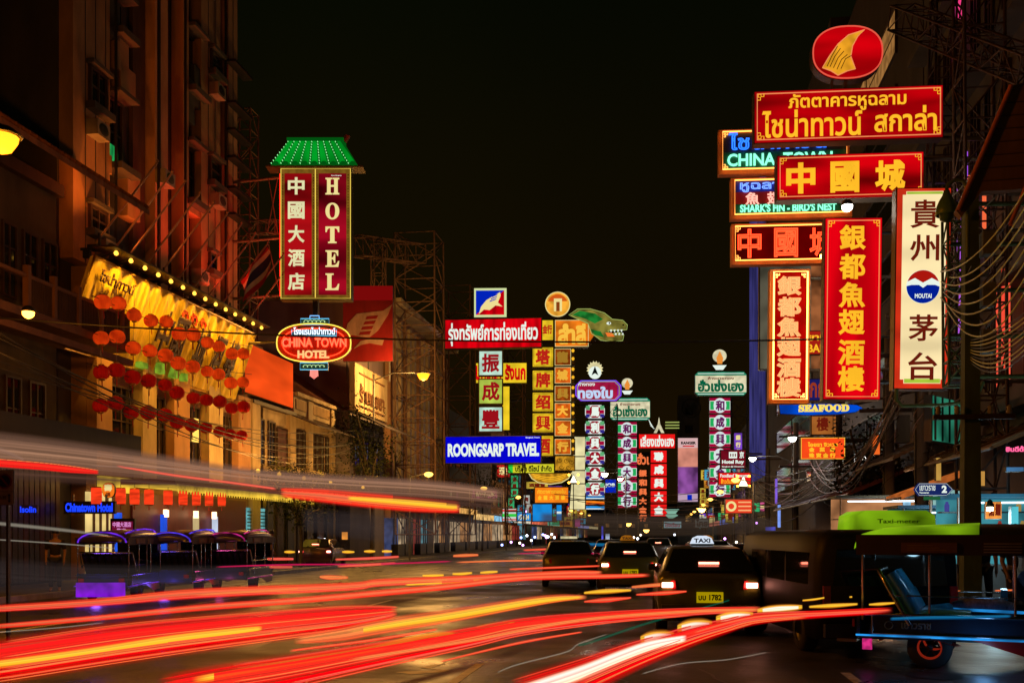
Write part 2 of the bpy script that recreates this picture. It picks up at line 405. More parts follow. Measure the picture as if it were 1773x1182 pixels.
# seams
for px in (122, 140, 158, 255, 340, 352, 384): outb('panel_seam', o, s, .54, .565, ty(px), ty(px) + .04, 11.2, 38, dconc)
def hh(px, py): return hz(px, py, X_)
lv = [hh(315, 355), hh(315, 205), hh(315, 40)]
hx = [(127, 158, 125, 190), (127, 158, 362, 405), (343, 361, 95, 130), (341, 360, 278, 320), (175, 204, 172, 292), (178, 202, 0, 60), (308, 331, 60, 160), (306, 329, 255, 352), (340, 352, 440, 470)]
for a, b, c, d in hx:
    m_ = (a + b) / 2
    f = window(o, s, ty(a), ty(b), hh(m_, d), hh(m_, c), wood, glass, 2 if b - a > 25 else 1, 2, .56 if a in (127, 343, 341, 340) else .12, .1, .12)
    outb('window_sill', o, s, .5 if a in (127, 343, 341, 340) else .05, .9, ty(a) - .12, ty(b) + .12, hh(m_, d) - .25, hh(m_, d), dconc)
    outb('window_hood', o, s, .5 if a in (127, 343, 341, 340) else .05, .85, ty(a) - .1, ty(b) + .1, hh(m_, c), hh(m_, c) + .15, dconc)
# stepped relief blocks
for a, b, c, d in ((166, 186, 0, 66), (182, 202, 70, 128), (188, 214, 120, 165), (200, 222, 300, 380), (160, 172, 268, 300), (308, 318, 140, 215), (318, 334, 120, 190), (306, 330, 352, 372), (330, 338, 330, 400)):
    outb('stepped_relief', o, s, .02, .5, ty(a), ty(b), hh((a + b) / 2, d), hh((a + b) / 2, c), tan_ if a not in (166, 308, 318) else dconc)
for c in (120, 190, 236, 283, 335, 380):
    outb('service_ledge', o, s, .5, 1.0, ty(372), ty(404), hh(385, c) - .06, hh(385, c) + .06, darkm)
for px, z0, z1 in ((168, 11, 38), (244, 11, 38), (292, 11, 36), (364, 11, 38)): tube('drain_pipe', [(.75, ty(px), z0), (.75, ty(px), z1)], .06, darkm, o, 6)
for px, py in ((150, 420), (135, 215), (350, 340), (318, 470), (348, 150), (255, 300)):
    z_ = hh(px, py); ac = outb('air_conditioner', o, s, .56, 1.0, ty(px) - .4, ty(px) + .4, z_ - .55, z_, M('ac_housing', (.22, .2, .17), .6)); lathe('fan_grille', [(0, .51), (.2, .52), (.36, .51), (.38, .5)], darkm, ac, 14).rotation_euler = (0, math.pi / 2, 0)
grl = E_('green_lit_curtain', (.02, .55, .12), .55, False, .6, 3, 2)
outb('green_curtain', o, s, .18, .24, ty(178), ty(193), hh(185, 290), hh(185, 252), grl)
# podium below the lantern board
pyr0, pyr1 = wy(122, X_) - yc, wy(436, X_) - yc
outb('podium_wall', o, s, .02, .6, pyr0, pyr1, 0, 11.1, M('podium_render', (.3, .17, .1), .85, 0, .4, .9))
for a, b in ((122, 150), (205, 230), (262, 290), (325, 350), (378, 400)): outb('pilaster', o, s, .62, 1.0, ty(a), ty(b), 3.8, 8.2, cream if a in (205, 325) else tan_)
for a, b in ((160, 200), (236, 258), (294, 320), (355, 376), (404, 420)): window(o, s, ty(a), ty(b), 4.6, 7.2, wood, glass, 2, 2, .62, .08, .1)
for px, py in ((131, 685), (310, 745)): outb('lit_window', o, s, .7, .78, ty(px) - .25, ty(px) + .25, hh(px, py) - .5, hh(px, py) + .5, E_('yellow_lamp_pane', (1, .6, .1), 1.4, False))
# hotel entrance: lit canopy, doors
can = E_('yellow_lit_canopy', (1, .62, .05), .95, True, .45, .9, 2)
outb('canopy_slab', o, s, .6, 2.9, ty(176), ty(452), 3.55, 3.75, M('canopy_red', (.18, .02, .01), .5))
outb('canopy_soffit', o, s, .7, 2.8, ty(178), ty(450), 3.5, 3.545, can)
outb('lit_transom', o, s, .62, .75, ty(140), ty(202), 3.25, 3.8, can)
for k in range(60):
    a_ = ty(178) + (ty(450) - ty(178)) * k / 60; wd = (ty(450) - ty(178)) / 60
    mesh('scalloped_fringe', [(2.92, a_, 3.56), (2.92, a_ + wd * .92, 3.56), (2.92, a_ + wd * .46, 3.22), (2.95, a_, 3.56), (2.95, a_ + wd * .92, 3.56), (2.95, a_ + wd * .46, 3.22)], [(0, 2, 1), (3, 4, 5), (0, 1, 4, 3), (1, 2, 5, 4), (2, 0, 3, 5)], can, o)
door = E_('lit_doorway', (1, .72, .25), .85, True, .35, 1.5)
outb('doorway', o, s, .62, .72, ty(119), ty(162), .2, 3.2, door)
for px in (128, 140, 152): outb('door_mullion', o, s, .73, .79, ty(px) - .04, ty(px) + .04, .2, 3.2, brown)
outb('red_wall', o, s, .62, .7, ty(200), ty(402), .2, 3.3, M('maroon_wall', (.12, .012, .01), .45))
for px, c, st_ in ((166, (.02, .12, 1), .8), (248, (.02, .1, .9), .7), (306, (1, .75, .35), .7), (340, (.7, .8, 1), .7)):
    outb('lit_post', o, s, .8, .95, ty(px) - .14, ty(px) + .14, .9, 2.5, E_('post_glow_%d' % px, c, st_, False, .4))
for px in (248, 302, 335):
    outb('wall_lamp', o, s, .9, 1.05, ty(px) - .09, ty(px) + .09, 2.4, 2.7, E_('wall_lamp_glass', (1, .6, .3), 3.5, False))
    lamp('wall_lamp_glow', (X_ + 1.6, wy(px, X_), 2.6), (1, .45, .2), 8, .12)
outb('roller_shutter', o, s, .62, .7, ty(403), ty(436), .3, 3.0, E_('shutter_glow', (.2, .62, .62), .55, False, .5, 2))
for k in range(15):
    for a, b in ((404, 418), (422, 436)): outb('shutter_slat', o, s, .71, .76, ty(a), ty(b), .4 + k * .17, .46 + k * .17, M('teal_slat', (.03, .07, .07), .5))

# ---- left: cream shophouse row
o, y0, y1, yc, s = building('cream two storey shophouse row with shutters and brown tiled roof', XL, 430, 612, 8.3, 10, cream, name='shophouse_row')
def ly2(px, X=XL): return wy(px, X) - yc
outb('parapet', o, s, -.3, .12, ly2(505), ly2(612), 8.3, 9.4, cream)
outb('cornice', o, s, .12, .35, ly2(505), ly2(612), 9.25, 9.45, cream)
outb('cornice', o, s, 0, .3, ly2(430), ly2(505), 8.1, 8.3, M('gutter_brown', (.05, .03, .02), .6))
for a, b in ((430, 444), (496, 506), (528, 536), (568, 575), (604, 612)): outb('pilaster', o, s, 0, .22, ly2(a), ly2(b), 0, 8.28 if a < 500 else 9.2, cream)
for a, b in ((508, 526), (538, 566), (577, 602)): outb('recessed_panel', o, s, .12, .17, ly2(a), ly2(b), 8.55, 9.1, M('ochre_panel', (.34, .2, .07), .8))
v = [(-.1, ly2(505), 9.5), (-.1, ly2(612), 9.5), (-7, ly2(612), 14.2), (-7, ly2(505), 14.2)]
rf = mesh('roof', v + [(a, b, c - .25) for a, b, c in v], [(0, 1, 2, 3), (7, 6, 5, 4), (0, 4, 5, 1), (1, 5, 6, 2), (2, 6, 7, 3), (3, 7, 4, 0)], tile, o)
for k in range(24):
    yy = ly2(505) + (ly2(612) - ly2(505)) * (k + .5) / 24; tube('roof_tile_roll', [(-.1, yy, 9.55), (-6.9, yy, 14.2)], .09, tile, rf, 6)
for a, b in ((444, 456), (463, 475)):
    window(o, s, ly2(a), ly2(b), 5.2, 7.5, wood, glass, 2, 3)
window(o, s, ly2(478), ly2(496), 5.0, 7.3, wood, M('mauve_blind', (.12, .06, .07), .6), 1, 2)
for k, px in enumerate((506, 514, 522, 537, 545, 553, 562, 578, 585, 592, 600)):
    f = window(o, s, ly2(px), ly2(px + 5.5), 5.4, 7.5, wood, shutg, 2, 4)
for a, b in ((497, 536), (534, 572), (568, 612)):    # tin awnings over the windows
    A_, B_ = ly2(a), ly2(b)
    v = [(.1, A_, 8.2), (.1, B_, 8.2), (1.7, B_, 7.55), (1.7, A_, 7.55)]
    mesh('tin_awning', v + [(p, q, r - .06) for p, q, r in v], [(3, 2, 1, 0), (4, 5, 6, 7), (0, 4, 7, 3), (1, 2, 6, 5), (2, 3, 7, 6), (0, 1, 5, 4)], M('weathered_tin', (.09, .06, .05), .6, .3, .5, 4), o)
outb('street_awning', o, s, 0, 2.6, ly2(452), ly2(612), 3.9, 4.0, M('awning_tin', (.16, .11, .1), .6, .2, .5, 3))
for k, px in enumerate((452, 470, 488, 505, 522, 540, 557, 574, 590)):
    c = ['dark_shutter', 'plum_shutter'][k % 2]; outb('shop_shutter', o, s, .23, .3, ly2(px) + .1, ly2(px + 12), .2, 3.4, MC[c])
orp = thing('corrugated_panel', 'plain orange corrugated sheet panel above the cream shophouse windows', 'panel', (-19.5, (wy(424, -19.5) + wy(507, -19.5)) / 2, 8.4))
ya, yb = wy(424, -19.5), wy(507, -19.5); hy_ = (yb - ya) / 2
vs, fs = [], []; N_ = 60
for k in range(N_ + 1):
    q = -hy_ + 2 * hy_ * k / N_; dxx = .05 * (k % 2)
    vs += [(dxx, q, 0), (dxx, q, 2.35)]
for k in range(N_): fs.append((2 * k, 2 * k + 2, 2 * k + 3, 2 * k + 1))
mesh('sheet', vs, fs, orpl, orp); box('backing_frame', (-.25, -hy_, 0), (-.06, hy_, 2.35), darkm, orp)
# plaque building
o, y0, y1, yc, s = building('narrow building with cream name plaque and dark awning beside the street lamp arm', -19, 606, 664, 9.3, 12, greyw)
def ly3(px): return wy(px, -19) - yc
outb('plaque', o, s, 0, .35, ly3(605), ly3(662), 9.3, 12.2, cream)
outb('plaque_border', o, s, .35, .42, ly3(612), ly3(656), 11.6, 11.7, brown); outb('plaque_border', o, s, .35, .42, ly3(612), ly3(656), 9.6, 9.7, brown)
me, a_, b_, c_, d_ = tmesh('ร้านขายยา', brown, .04, 0)
tt = obj('lettering', me, o, loc=(.4, ly3(610) + .3, 9.95), rot=(math.pi / 2, 0, math.pi / 2), sc=((ly3(658) - ly3(610) - .6) / (b_ - a_), 1.2 / (d_ - c_), .6))
v = [(.35, ly3(606), 9.2), (.35, ly3(664), 9.2), (2.2, ly3(664), 8.3), (2.2, ly3(606), 8.3)]
mesh('awning', v + [(p, q, r - .08) for p, q, r in v], [(3, 2, 1, 0), (4, 5, 6, 7), (0, 4, 7, 3), (1, 2, 6, 5), (2, 3, 7, 6), (0, 1, 5, 4)], M('dark_canvas', (.035, .025, .03), .8), o)
for px in (612, 628, 645): window(o, s, ly3(px), ly3(px + 10), 5, 7.8, wood, glass, 2, 3)
# pillared building
o, y0, y1, yc, s = building('tall ochre building with close vertical pilasters behind the sodium street light', XL, 664, 770, 18.3, 14, M('ochre_render', (.32, .19, .1), .85, 0, .5, .7), name='pilaster_building')
def ly4(px): return wy(px, XL) - yc
for k in range(13):
    px = 667 + k * 8; outb('pilaster', o, s, 0, .5, ly4(px), ly4(px + 3.2), 0, 17.6, cream if k % 3 else tan_)
for k in range(12):
    px = 671 + k * 8
    for z in (5.5, 8.6, 11.7, 14.6): window(o, s, ly4(px), ly4(px + 3.4), z, z + 2.1, wood, warmwin if (k * 7 + int(z)) % 9 == 0 else glass, 1, 2)
outb('roof_slab', o, s, -.5, 1.3, y0 - yc, y1 - yc, 18.3, 18.7, cream)
outb('street_awning', o, s, 0, 3, y0 - yc, y1 - yc, 4.0, 4.15, M('awning_tin', 0))
shopc = [E_('shop_interior_%d' % k, c, v_ * 1.5, False, .7, 1.3) for k, (c, v_) in enumerate((((1, .45, .15), .30), ((.25, .6, .7), .22), ((1, .7, .4), .35), ((.6, .08, .05), .2), ((.15, .2, .5), .18)))]
def shops(o, a, b, n, d=.52):
    for k in range(n):
        p_, q_ = a + (b - a) * (k + .08) / n, a + (b - a) * (k + .92) / n
        if k % 3 == 2: outb('shop_shutter', o, s, 0, d, p_, q_, .15, 3.0, MC['dark_shutter']); continue
        outb('shop_interior', o, s, 0, d, p_, q_, .15, 2.9, shopc[(k * 3 + n) % 5])
        outb('display_counter', o, s, d, d + .5, p_, q_, .15, 1.0, darkm)
        for w_ in (.3, .62): outb('shop_post', o, s, d, d + .08, p_ + (q_ - p_) * w_, p_ + (q_ - p_) * w_ + .09, .15, 2.9, darkm)
shops(o, y0 - yc, y1 - yc, 9)
outb('lit_fascia', o, s, 3.0, 3.05, ly4(735), ly4(770), 3.5, 3.95, E_('warm_fascia', (1, .5, .12), .7, False, .6, 2))
# grey gable block with the red billboard facing the camera
yg = wy(614, XL) + .5
o = thing('building', 'large grey blank walled block carrying the red billboard', 'building', (-25, yg + 5, 0))
pL, pR = P(436, 520, yg / ray(436)[1] * 1.0), None
tB = yg / ray(520)[1]
xA = ray(436)[0] * yg / ray(436)[1]; zT = EYE + (HY - 520) / F * yg / ray(520)[1]
box('wall', (xA + 25, -5, 0), (XL - .05 + 25, 9, zT), M('mauve_render', (.5, .36, .36), .85, 0, .3, .5), o)
box('parapet_cap', (xA + 24.8, -5.2, zT), (XL + 25.1, 9, zT + .25), cream, o)
# far left row
rnd = random.Random(5)
pxs = [771, 812, 850, 884, 918, 950, 978, 1000, 1018]
labs = ['dark shophouse block behind the blue travel sign', 'dim block behind the yellow character boxes', 'narrow dark block behind the gold dragon sign', 'plain dark block beyond the dragon sign', 'small dim block behind the white lit panel', 'slim dark block left of the octagon sign column', 'far dark block behind the purple gold shop sign', 'farthest dark block of the left side row']
def dress(o, s, y0, y1, yc, h, rnd, dens=.25):
    n = max(1, int((y1 - y0) / 3.2)); n = min(n, 7)
    for i in range(n):
        for z in [5 + 3.1 * q for q in range(int((h - 6) / 3.1))]:
            a = y0 - yc + (y1 - y0) * (i + .2) / n; b = y0 - yc + (y1 - y0) * (i + .8) / n
            window(o, s, a, b, z, z + 1.9, wood, (warmwin if rnd.random() < .6 else coolwin) if rnd.random() < dens else glass, 2, 2)
for i in range(8):
    h = (13.5, 12, 15, 13, 17, 15, 18, 16)[i]
    o, y0, y1, yc, s = building(labs[i], XL, pxs[i], pxs[i + 1], h, 12, [dconc, greyw, tan_][i % 3])
    dress(o, s, y0, y1, yc, h, rnd, .12); shops(o, y0 - yc + .3, y1 - yc - .3, max(2, int((y1 - y0) / 5)), .3)
    outb('street_awning', o, s, 0, 2.6, y0 - yc + .1, y1 - yc - .1, 3.7, 3.85, MC['awning_tin'])
    c = [(1, .6, .2), (.3, .7, 1), (1, .9, .7), (1, .2, .1), (.2, .9, .6), (1, .5, .1), (.5, .5, 1), (1, .8, .4)][i]
    outb('lit_fascia', o, s, 2.6, 2.68, y0 - yc + .3, y1 - yc - .3, 3.1, 3.65, E_('fascia_%d' % i, c, .8, False, .7, 1.5))
# ---- right side
o, y0, y1, yc, s = building('near dark building at the right edge behind cables and awnings', XR, 2300, 1600, 24, 14, dconc)
def ry(px): return wy(px, XR) - yc
for z in (5.6, 8.9, 12.2, 15.5, 18.8):
    for px in (1790, 1752, 1722, 1697, 1672, 1650, 1628): window(o, s, ry(px), ry(px - 13), z, z + 2, wood, glass, 2, 2)
    outb('floor_ledge', o, s, 0, .6, ry(2000), ry(1602), z - .8, z - .6, dconc)
for k, (px, z0, z1, c) in enumerate(((1683, 17, 21, (1, .05, .25)), (1672, 16, 19, (.9, .05, .3)), (1694, 9.5, 12.8, (.45, .1, .9)), (1690, 8, 9.4, (.1, .6, .6)), (1681, 7.5, 12, (.5, .12, .8)), (1762, 6.0, 8.6, (1, .08, .04)), (1770, 5.6, 8.4, (1, .1, .05)), (1748, 5.6, 8.2, (1, .1, .05)), (1700, 10.5, 12, (1, .15, .05)), (1727, 10, 11.4, (1, .15, .05)))):
    outb('neon_tube', o, s, .3, .38, ry(px) - .05, ry(px) + .05, z0, z1, E_('facade_neon_%d' % k, c, .9, True))
o, y0, y1, yc, s = building('mid right shop block behind the neon restaurant signs', XR, 1598, 1440, 27, 14, M('soot_render', (.05, .04, .04), .85, 0, .4, .8))
dress(o, s, y1, y0, yc, 27, random.Random(3), .08)
o2, y0, y1, yc, s = building('grey upright block left of the seafood banner', XR, 1438, 1330, 30, 14, M('slate_render', (.06, .05, .055), .8))
dress(o2, s, y1, y0, yc, 24, random.Random(9), .1)
o3, y0, y1, yc, s = building('purple lit block edge rising beside the neon signs', XR, 1328, 1300, 35, 12, M('violet_grey_render', (.035, .03, .05), .7))
for k in range(6):
    a = y1 - yc + (y0 - y1) * (k + .5) / 6
    outb('vertical_light_strip', o3, s, 0, .25, a - .13, a + .13, 7, 35, E_('violet_strip', (.13, .12, .55), .26, False, .5, .8, 2))
# gable face of that block looks at the camera with tall blue tubes
yE = wy(1300, XR)
rf_ = [1296, 1270, 1250, 1228, 1212]
for i, (a, b, h) in enumerate(((1299, 1268, 14), (1267, 1243, 11), (1242, 1222, 12), (1221, 1208, 10))):
    o, y0, y1, yc, s = building(['dark low block right of the green and white character column', 'low dark block behind the maroon hotel sign', 'dim far block below the round tree emblem', 'farthest low block of the right side row'][i], XR, a, b, h, 12, dconc)
    dress(o, s, y1, y0, yc, h, random.Random(20 + i), .15)
    outb('lit_fascia', o, s, 1.6, 1.68, y0 - yc + .3, y1 - yc - .3, 3.0, 3.6, E_('rfascia_%d' % i, [(.2, .3, 1), (1, .3, .2), (.3, .9, 1), (1, .7, .3)][i], .9, False, .7, 1.5))
# grey tower with the round bird emblem, and closing blocks at the end of the street
def block(label, px0, px1, pyt, t, mat, lit=.15, seed=1, depth=12):
    a, b = P(px0, HY, t), P(px1, HY, t); h = EYE + (HY - pyt) / F * t
    o = thing('building', label, 'building', ((a.x + b.x) / 2, a.y, 0)); w = (b.x - a.x) / 2
    box('wall', (-w, 0, 0), (w, depth, h), mat, o); r = random.Random(seed)
    nx, nz_ = max(1, int(w * 2 / 3.4)), int((h - 3) / 3.4)
    for i in range(min(nx, 12)):
        for j in range(min(nz_, 9)):
            x = -w + 2 * w * (i + .5) / min(nx, 12); z = 4 + j * 3.4
            m_ = (warmwin if r.random() < .6 else coolwin) if r.random() < lit else glass
            f = box('window', (x - .75, -.12, z), (x + .75, -.01, z + 1.5), wood, o)
            g_ = box('pane', (-.4, -.62, -.4), (.4, -.51, .4), m_, f)
    return o
block('grey tower wearing the round bird emblem behind the pink advert', 1174, 1211, 684, 190, greyw, 0, 2)
block('far brown block closing the street on the left', 985, 1062, 880, 330, dconc, .35, 3)
block('low far block closing the street in the middle', 1063, 1130, 892, 345, tan_, .4, 4)
block('far dark block below the pink advert', 1131, 1200, 872, 335, dconc, .35, 5)
block('far block closing the street on the right', 1201, 1262, 880, 325, greyw, .35, 6)
ORD = ('topmost', 'second from the top', 'third from the top', 'fourth from the top', 'fifth from the top', 'lowest')
# ================================================================== SIGNS
redface = E_('red_lightbox', (.72, .0, .004), .72, True, .75, .9, 1)
redflat = E_('red_lightbox_even', (.85, .0, .006), .78, True, .45, 1.0, 2)
goldl = E_('gold_lettering', (1, .5, .02), 1.05, False, .12)
paleg = E_('pale_gold_lettering', (.9, .75, .3), .95, False)
whitel = E_('white_lettering', (.85, .95, .85), .95, False)
thin = E_('orange_trim_tube', (1, .3, .1), .9, False)
neonr = E_('red_neon', (1, .045, .012), 3.6, True)
neono = E_('orange_neon', (1, .33, .06), 3.6, True)
neonb = E_('blue_neon', (.02, .16, 1), 2.2, True)
neong = E_('green_neon', (.25, 1, .62), 1.5, True)
neonw = E_('white_neon', (.75, .85, 1), 1.6, True)
boardr = M('red_board', (.4, .004, .003), .6, 0, .2); boardk = M('charcoal_board', (.03, .025, .03), .45, 0, .2)
boardb = M('blue_board', (.02, .03, .35), .45, 0, .2); boardg = M('green_board', (.01, .16, .08), .45, 0, .2); boardo = M('copper_board', (.75, .24, .05), .6, 0, .3)
RG = 'red and gold restaurant signs on the right'
# --- shark fin oval
S = Sign('oval_sign', 'red oval sign with one big yellow shark fin, topmost on the right', 'sign', (1405, 45, 1529, 139), 26)
S.poly('casing', ell(1467, 92, 62, 47, 40, .85), -.3, 0, boxside); S.poly('face_panel', ell(1467, 92, 60.5, 45.5, 40, .85), .002, .03, redface)
S.tube('border_tube', ell(1467, 92, 60, 45, 44, .85), 1.3, .05, E_('dim_red_tube', (1, .12, .07), .8, False), True)
fin = [(1423, 118), (1434, 100), (1450, 78), (1468, 63), (1496, 55), (1484, 66), (1475, 82), (1472, 100), (1480, 122), (1466, 125), (1450, 132), (1438, 124)]
S.poly('fin_emblem', fin, .035, .06, E_('fin_yellow', (1, .42, .02), .8, False, .3, 3)); S.tube('fin_outline', fin, .9, .065, thin, True)
for i, (a, b) in enumerate(((1431, 116), (1436, 117), (1442, 119), (1448, 122), (1455, 121))): S.tube('fin_stripe', [(a, b), (a + 8, b - 17), (a + 18, b - 34 + i * 3)], .7, .07, M('dark_red_paint', (.1, .01, .01), .5))
S.box('mounting_post', 1462, 139, 1468, 150, -.2, -.05, steel); S.box('mounting_post', 1440, 137, 1444, 150, -.2, -.05, steel)
# --- long red Thai sign
S = Sign('restaurant_sign', 'wide red sign with two lines of yellow Thai writing under the oval fin sign', 'sign', (1304, 153, 1632, 244), 26, .45, RG)
S.casing(.35); S.face(redface); S.border(thin, 5, 1.2); S.corner(goldl, 6, 5, r=.8)
S.text('ภัตตาคารหูฉลาม', 1364, 161, 1568, 193, goldl, bold=.025)
S.text('ไชน่าทาวน์', 1318, 188, 1492, 236, goldl, bold=.022); S.text('สกาล่า', 1513, 188, 1620, 232, goldl, bold=.025)
for x in (1600, 1625): S.strut(x, 240, XR, 0, .06)
# --- three characters sign
S = Sign('restaurant_sign', 'red lightbox with three big golden characters just below the wide Thai sign', 'sign', (1344, 266, 1599, 344), 25.2, .45, RG)
S.casing(.35); S.face(redface); S.border(thin, 5, 1.1); S.corner(goldl, 6, 4.5, r=.7)
for c, x0, x1 in (('中', 1360, 1411), ('國', 1437, 1487), ('城', 1514, 1566)): S.text(c, x0, 280, x1, 334, goldl, bold=.04)
S.strut(1590, 275, XR, 0, .06); S.strut(1590, 335, XR, 0, .06)
# --- white liquor sign
S = Sign('liquor_sign', 'tall cream lightbox with dark red characters and a red and blue round emblem', 'sign', (1549, 325, 1645, 674), 21.5, .5, roll=math.radians(.9))
S.casing(.3); crm = E_('cream_lightbox', (1, .80, .42), 1.0, True, .22, .9, 1)
S.face(E_('orange_red_lightbox', (.75, .035, .01), .85, True, .4, 1.2), 2)
x0, y0, x1, y1 = 1560, 332, 1636, 664
pts = [(x0 + 6, y0), (x1 - 6, y0), (x1 - 6, y0 + 6), (x1, y0 + 6), (x1, y1 - 7), (x1 - 6, y1 - 7), (x1 - 6, y1), (x0 + 6, y1), (x0 + 6, y1 - 7), (x0, y1 - 7), (x0, y0 + 6), (x0 + 6, y0 + 6)]
S.poly('cream_panel', pts, .022, .03, crm)
lime = E_('lime_strip', (.45, .65, .05), .8, False, .3)
S.box('lime_strip', x0 + 7, y1 - 8, x1 - 7, y1 - 1, .032, .036, lime); S.box('lime_strip', x0 + 7, y0 + 1, x1 - 7, y0 + 5, .032, .036, lime)
inkr = E_('dark_red_ink', (.17, .012, .004), .8, False)
for c, a, b in (('貴', 345, 398), ('州', 405, 455), ('茅', 543, 593), ('台', 608, 660)): S.text(c, 1573, a + 2, 1624, b - 2, inkr, bold=.018)
S.poly('emblem', ell(1597, 497, 29, 29, 36), .032, .036, whitel)
S.poly('emblem', [p for p in ell(1597, 497, 28.5, 28.5, 48) if p[1] > 496] + [(1568.5, 496), (1577, 494), (1590, 494), (1597, 499), (1604, 494), (1618, 494)], .037, .042, E_('emblem_blue', (.0, .015, .35), .8, False))
S.poly('emblem', [(1570, 488)] + [p for p in ell(1597, 497, 28.5, 28.5, 48) if p[1] < 486][:] + [(1624, 488), (1612, 482), (1597, 490), (1583, 482)], .037, .042, E_('emblem_red', (.5, .01, .005), .8, False))
S.text('MOUTAI', 1583, 509, 1612, 517, whitel, z=.045, bold=.03)
for y in (350, 420, 500, 580, 650): S.strut(1640, y, XR, 0, .05, greenm)
# --- big red vertical with six characters
six = '銀都魚翅酒樓'
S = Sign('restaurant_sign', 'largest tall red lightbox with six golden characters left of the cream liquor sign', 'sign', (1426, 377, 1526, 692), 24, .5, RG, math.radians(.7))
S.casing(.3); S.face(redflat); S.border(thin, 5, 1); S.corner(goldl, 6, 4.5, r=.8)
for c, a in zip(six, (390, 440, 489, 536, 588, 634)): S.text(c, 1451, a, 1497, a + 44, goldl, bold=.03)
S.strut(1520, 400, XR, 0, .05); S.strut(1520, 660, XR, 0, .05)
# --- neon signs behind
def neonframe(S, mat=neono, r=1.2, ins=6):
    x0, y0, x1, y1 = S.b; x0 += ins; y0 += ins; x1 -= ins; y1 -= ins
    S.tube('border_tube', [(x0, y0), (x1, y0), (x1, y1), (x0, y1)], r, .12, mat, True, 6)
NG = 'neon restaurant signs stacked on the right'
S = Sign('neon_sign', 'neon sign reading CHINA TOWN in green under blue Thai letters left of the red lightboxes', 'neon sign', (1244, 222, 1470, 299), 30, .5, NG)
S.casing(.3, mat=boardo); S.box('face_panel', 1250, 229, 1464, 262, .002, .02, boardk); S.box('face_panel', 1250, 262, 1464, 292, .002, .022, boardg)
neonframe(S); S.text('ไชน่าทาวน์', 1260, 229, 1432, 260, neonb, .1, neon=.028); S.text('CHINA  TOWN', 1258, 266, 1440, 288, neong, .1, bold=.03)
S.corner(neono, 8, 3, .1, .6); S.strut(1460, 230, XR, 0, .06)
S = Sign('neon_sign', "neon sign reading SHARK'S FIN - BIRD'S NEST along its green lower band", 'neon sign', (1265, 306, 1475, 377), 30, .5, NG)
S.casing(.3, mat=boardo); S.box('face_panel', 1271, 312, 1469, 331, .002, .02, boardb); S.box('face_panel', 1271, 331, 1469, 352, .002, .022, boardr); S.box('face_panel', 1271, 352, 1469, 371, .002, .024, boardg)
neonframe(S); S.text('หูฉลาม  รังนก', 1280, 312, 1460, 333, E_('pale_blue_neon', (.15, .3, 1), 2, True), .1, neon=.028)
for i, c in enumerate('魚翅燕窩'): S.text(c, 1289 + i * 38, 333, 1314 + i * 38, 355, E_('pink_white_neon', (1, .45, .35), 1.3, False), .1, bold=.03)
S.text("SHARK'S FIN - BIRD'S NEST", 1280, 354, 1447, 368, neong, .1, bold=.04); S.strut(1460, 320, XR, 0, .06)
S = Sign('neon_sign', 'wide neon sign with three glowing red outlined characters, lowest of the stacked neon signs', 'neon sign', (1266, 386, 1450, 457), 30, .5, NG)
S.casing(.3, mat=boardo); S.box('face_panel', 1272, 392, 1444, 451, .002, .02, E_('deep_red_board', (.16, .0, .0), .55, True, .5, 1.5)); neonframe(S)
for c, a in zip('中國城', (1276, 1339, 1400)): S.text(c, a, 397, a + 41, 447, neonr, .13, neon=.022); S.text(c, a + 1, 398, a + 40, 446, E_('orange_letter_face', (.6, .07, .015), .8, False), .06, bold=.03)
S.corner(neono, 8, 3, .1, .6); S.strut(1440, 400, XR, 0, .06)
S = Sign('neon_sign', 'tall narrow neon sign with six glowing characters in an orange tube border', 'neon sign', (1332, 466, 1402, 698), 28, .5, NG, math.radians(.5))
S.casing(.3, mat=boardo); S.box('face_panel', 1337, 471, 1397, 693, .002, .02, E_('neon_red_board', (.75, .002, .0), .62, True, .3, 2)); neonframe(S, E_('yellow_neon', (1, .45, .1), 5, True), 1.5)
for c, a in zip(six, (479, 515, 550, 584, 620, 654)): S.text(c, 1344, a, 1386, a + 34, E_('cream_letter_face', (1, .62, .22), .95, False), .08, bold=.05); S.text(c, 1344, a, 1386, a + 34, E_('salmon_neon', (1, .22, .07), 1.6, True), .11, neon=.012)
S.corner(E_('yellow_neon', 0), 9, 3, .1, .7); S.strut(1396, 480, XR, 0, .05); S.strut(1396, 640, XR, 0, .05)
# --- things behind the neon
S = Sign('poster_board', 'pale poster panel with faces half hidden between the two tall red signs', 'billboard', (1314, 456, 1432, 640), 38, .6)
S.casing(.2); S.box('face_panel', 1316, 458, 1404, 638, .002, .02, E_('poster_grey', (.22, .2, .13), .4, True, .7, .9)); S.box('face_panel', 1404, 458, 1431, 640, .002, .02, E_('poster_photo', (.5, .16, .05), .5, False, .8, 1.6))
S = Sign('bar_sign', 'red panel with orange Thai and BAR lettering glimpsed between the tall signs', 'sign', (1396, 572, 1432, 614), 37, .6)
S.casing(.2); S.face(E_('dim_red_panel', (.6, .02, .01), .6, True)); S.text('ยานี', 1398, 577, 1430, 590, goldl); S.text('BAR', 1398, 596, 1430, 610, goldl)
S = Sign('seafood_banner', 'curved blue banner reading SEAFOOD below the tall red signs', 'sign', (1348, 697, 1494, 719), 36, .5)
pts = [(1348, 698), (1350, 716), (1400, 719), (1450, 718), (1482, 714), (1494, 707), (1484, 701), (1440, 698)]
S.poly('casing', pts, -.15, 0, boxside); S.poly('face_panel', [(1421 + (x - 1421) * .985, 708 + (y - 708) * .9) for x, y in pts], .002, .03, E_('seafood_blue', (.0, .06, .55), .9, True, .6, .8))
S.text(serif('SEAFOOD'), 1382, 700, 1470, 713, E_('seafood_letters', (1, .75, .12), 1, False), bold=.05); S.strut(1480, 700, XR, .5, .05)
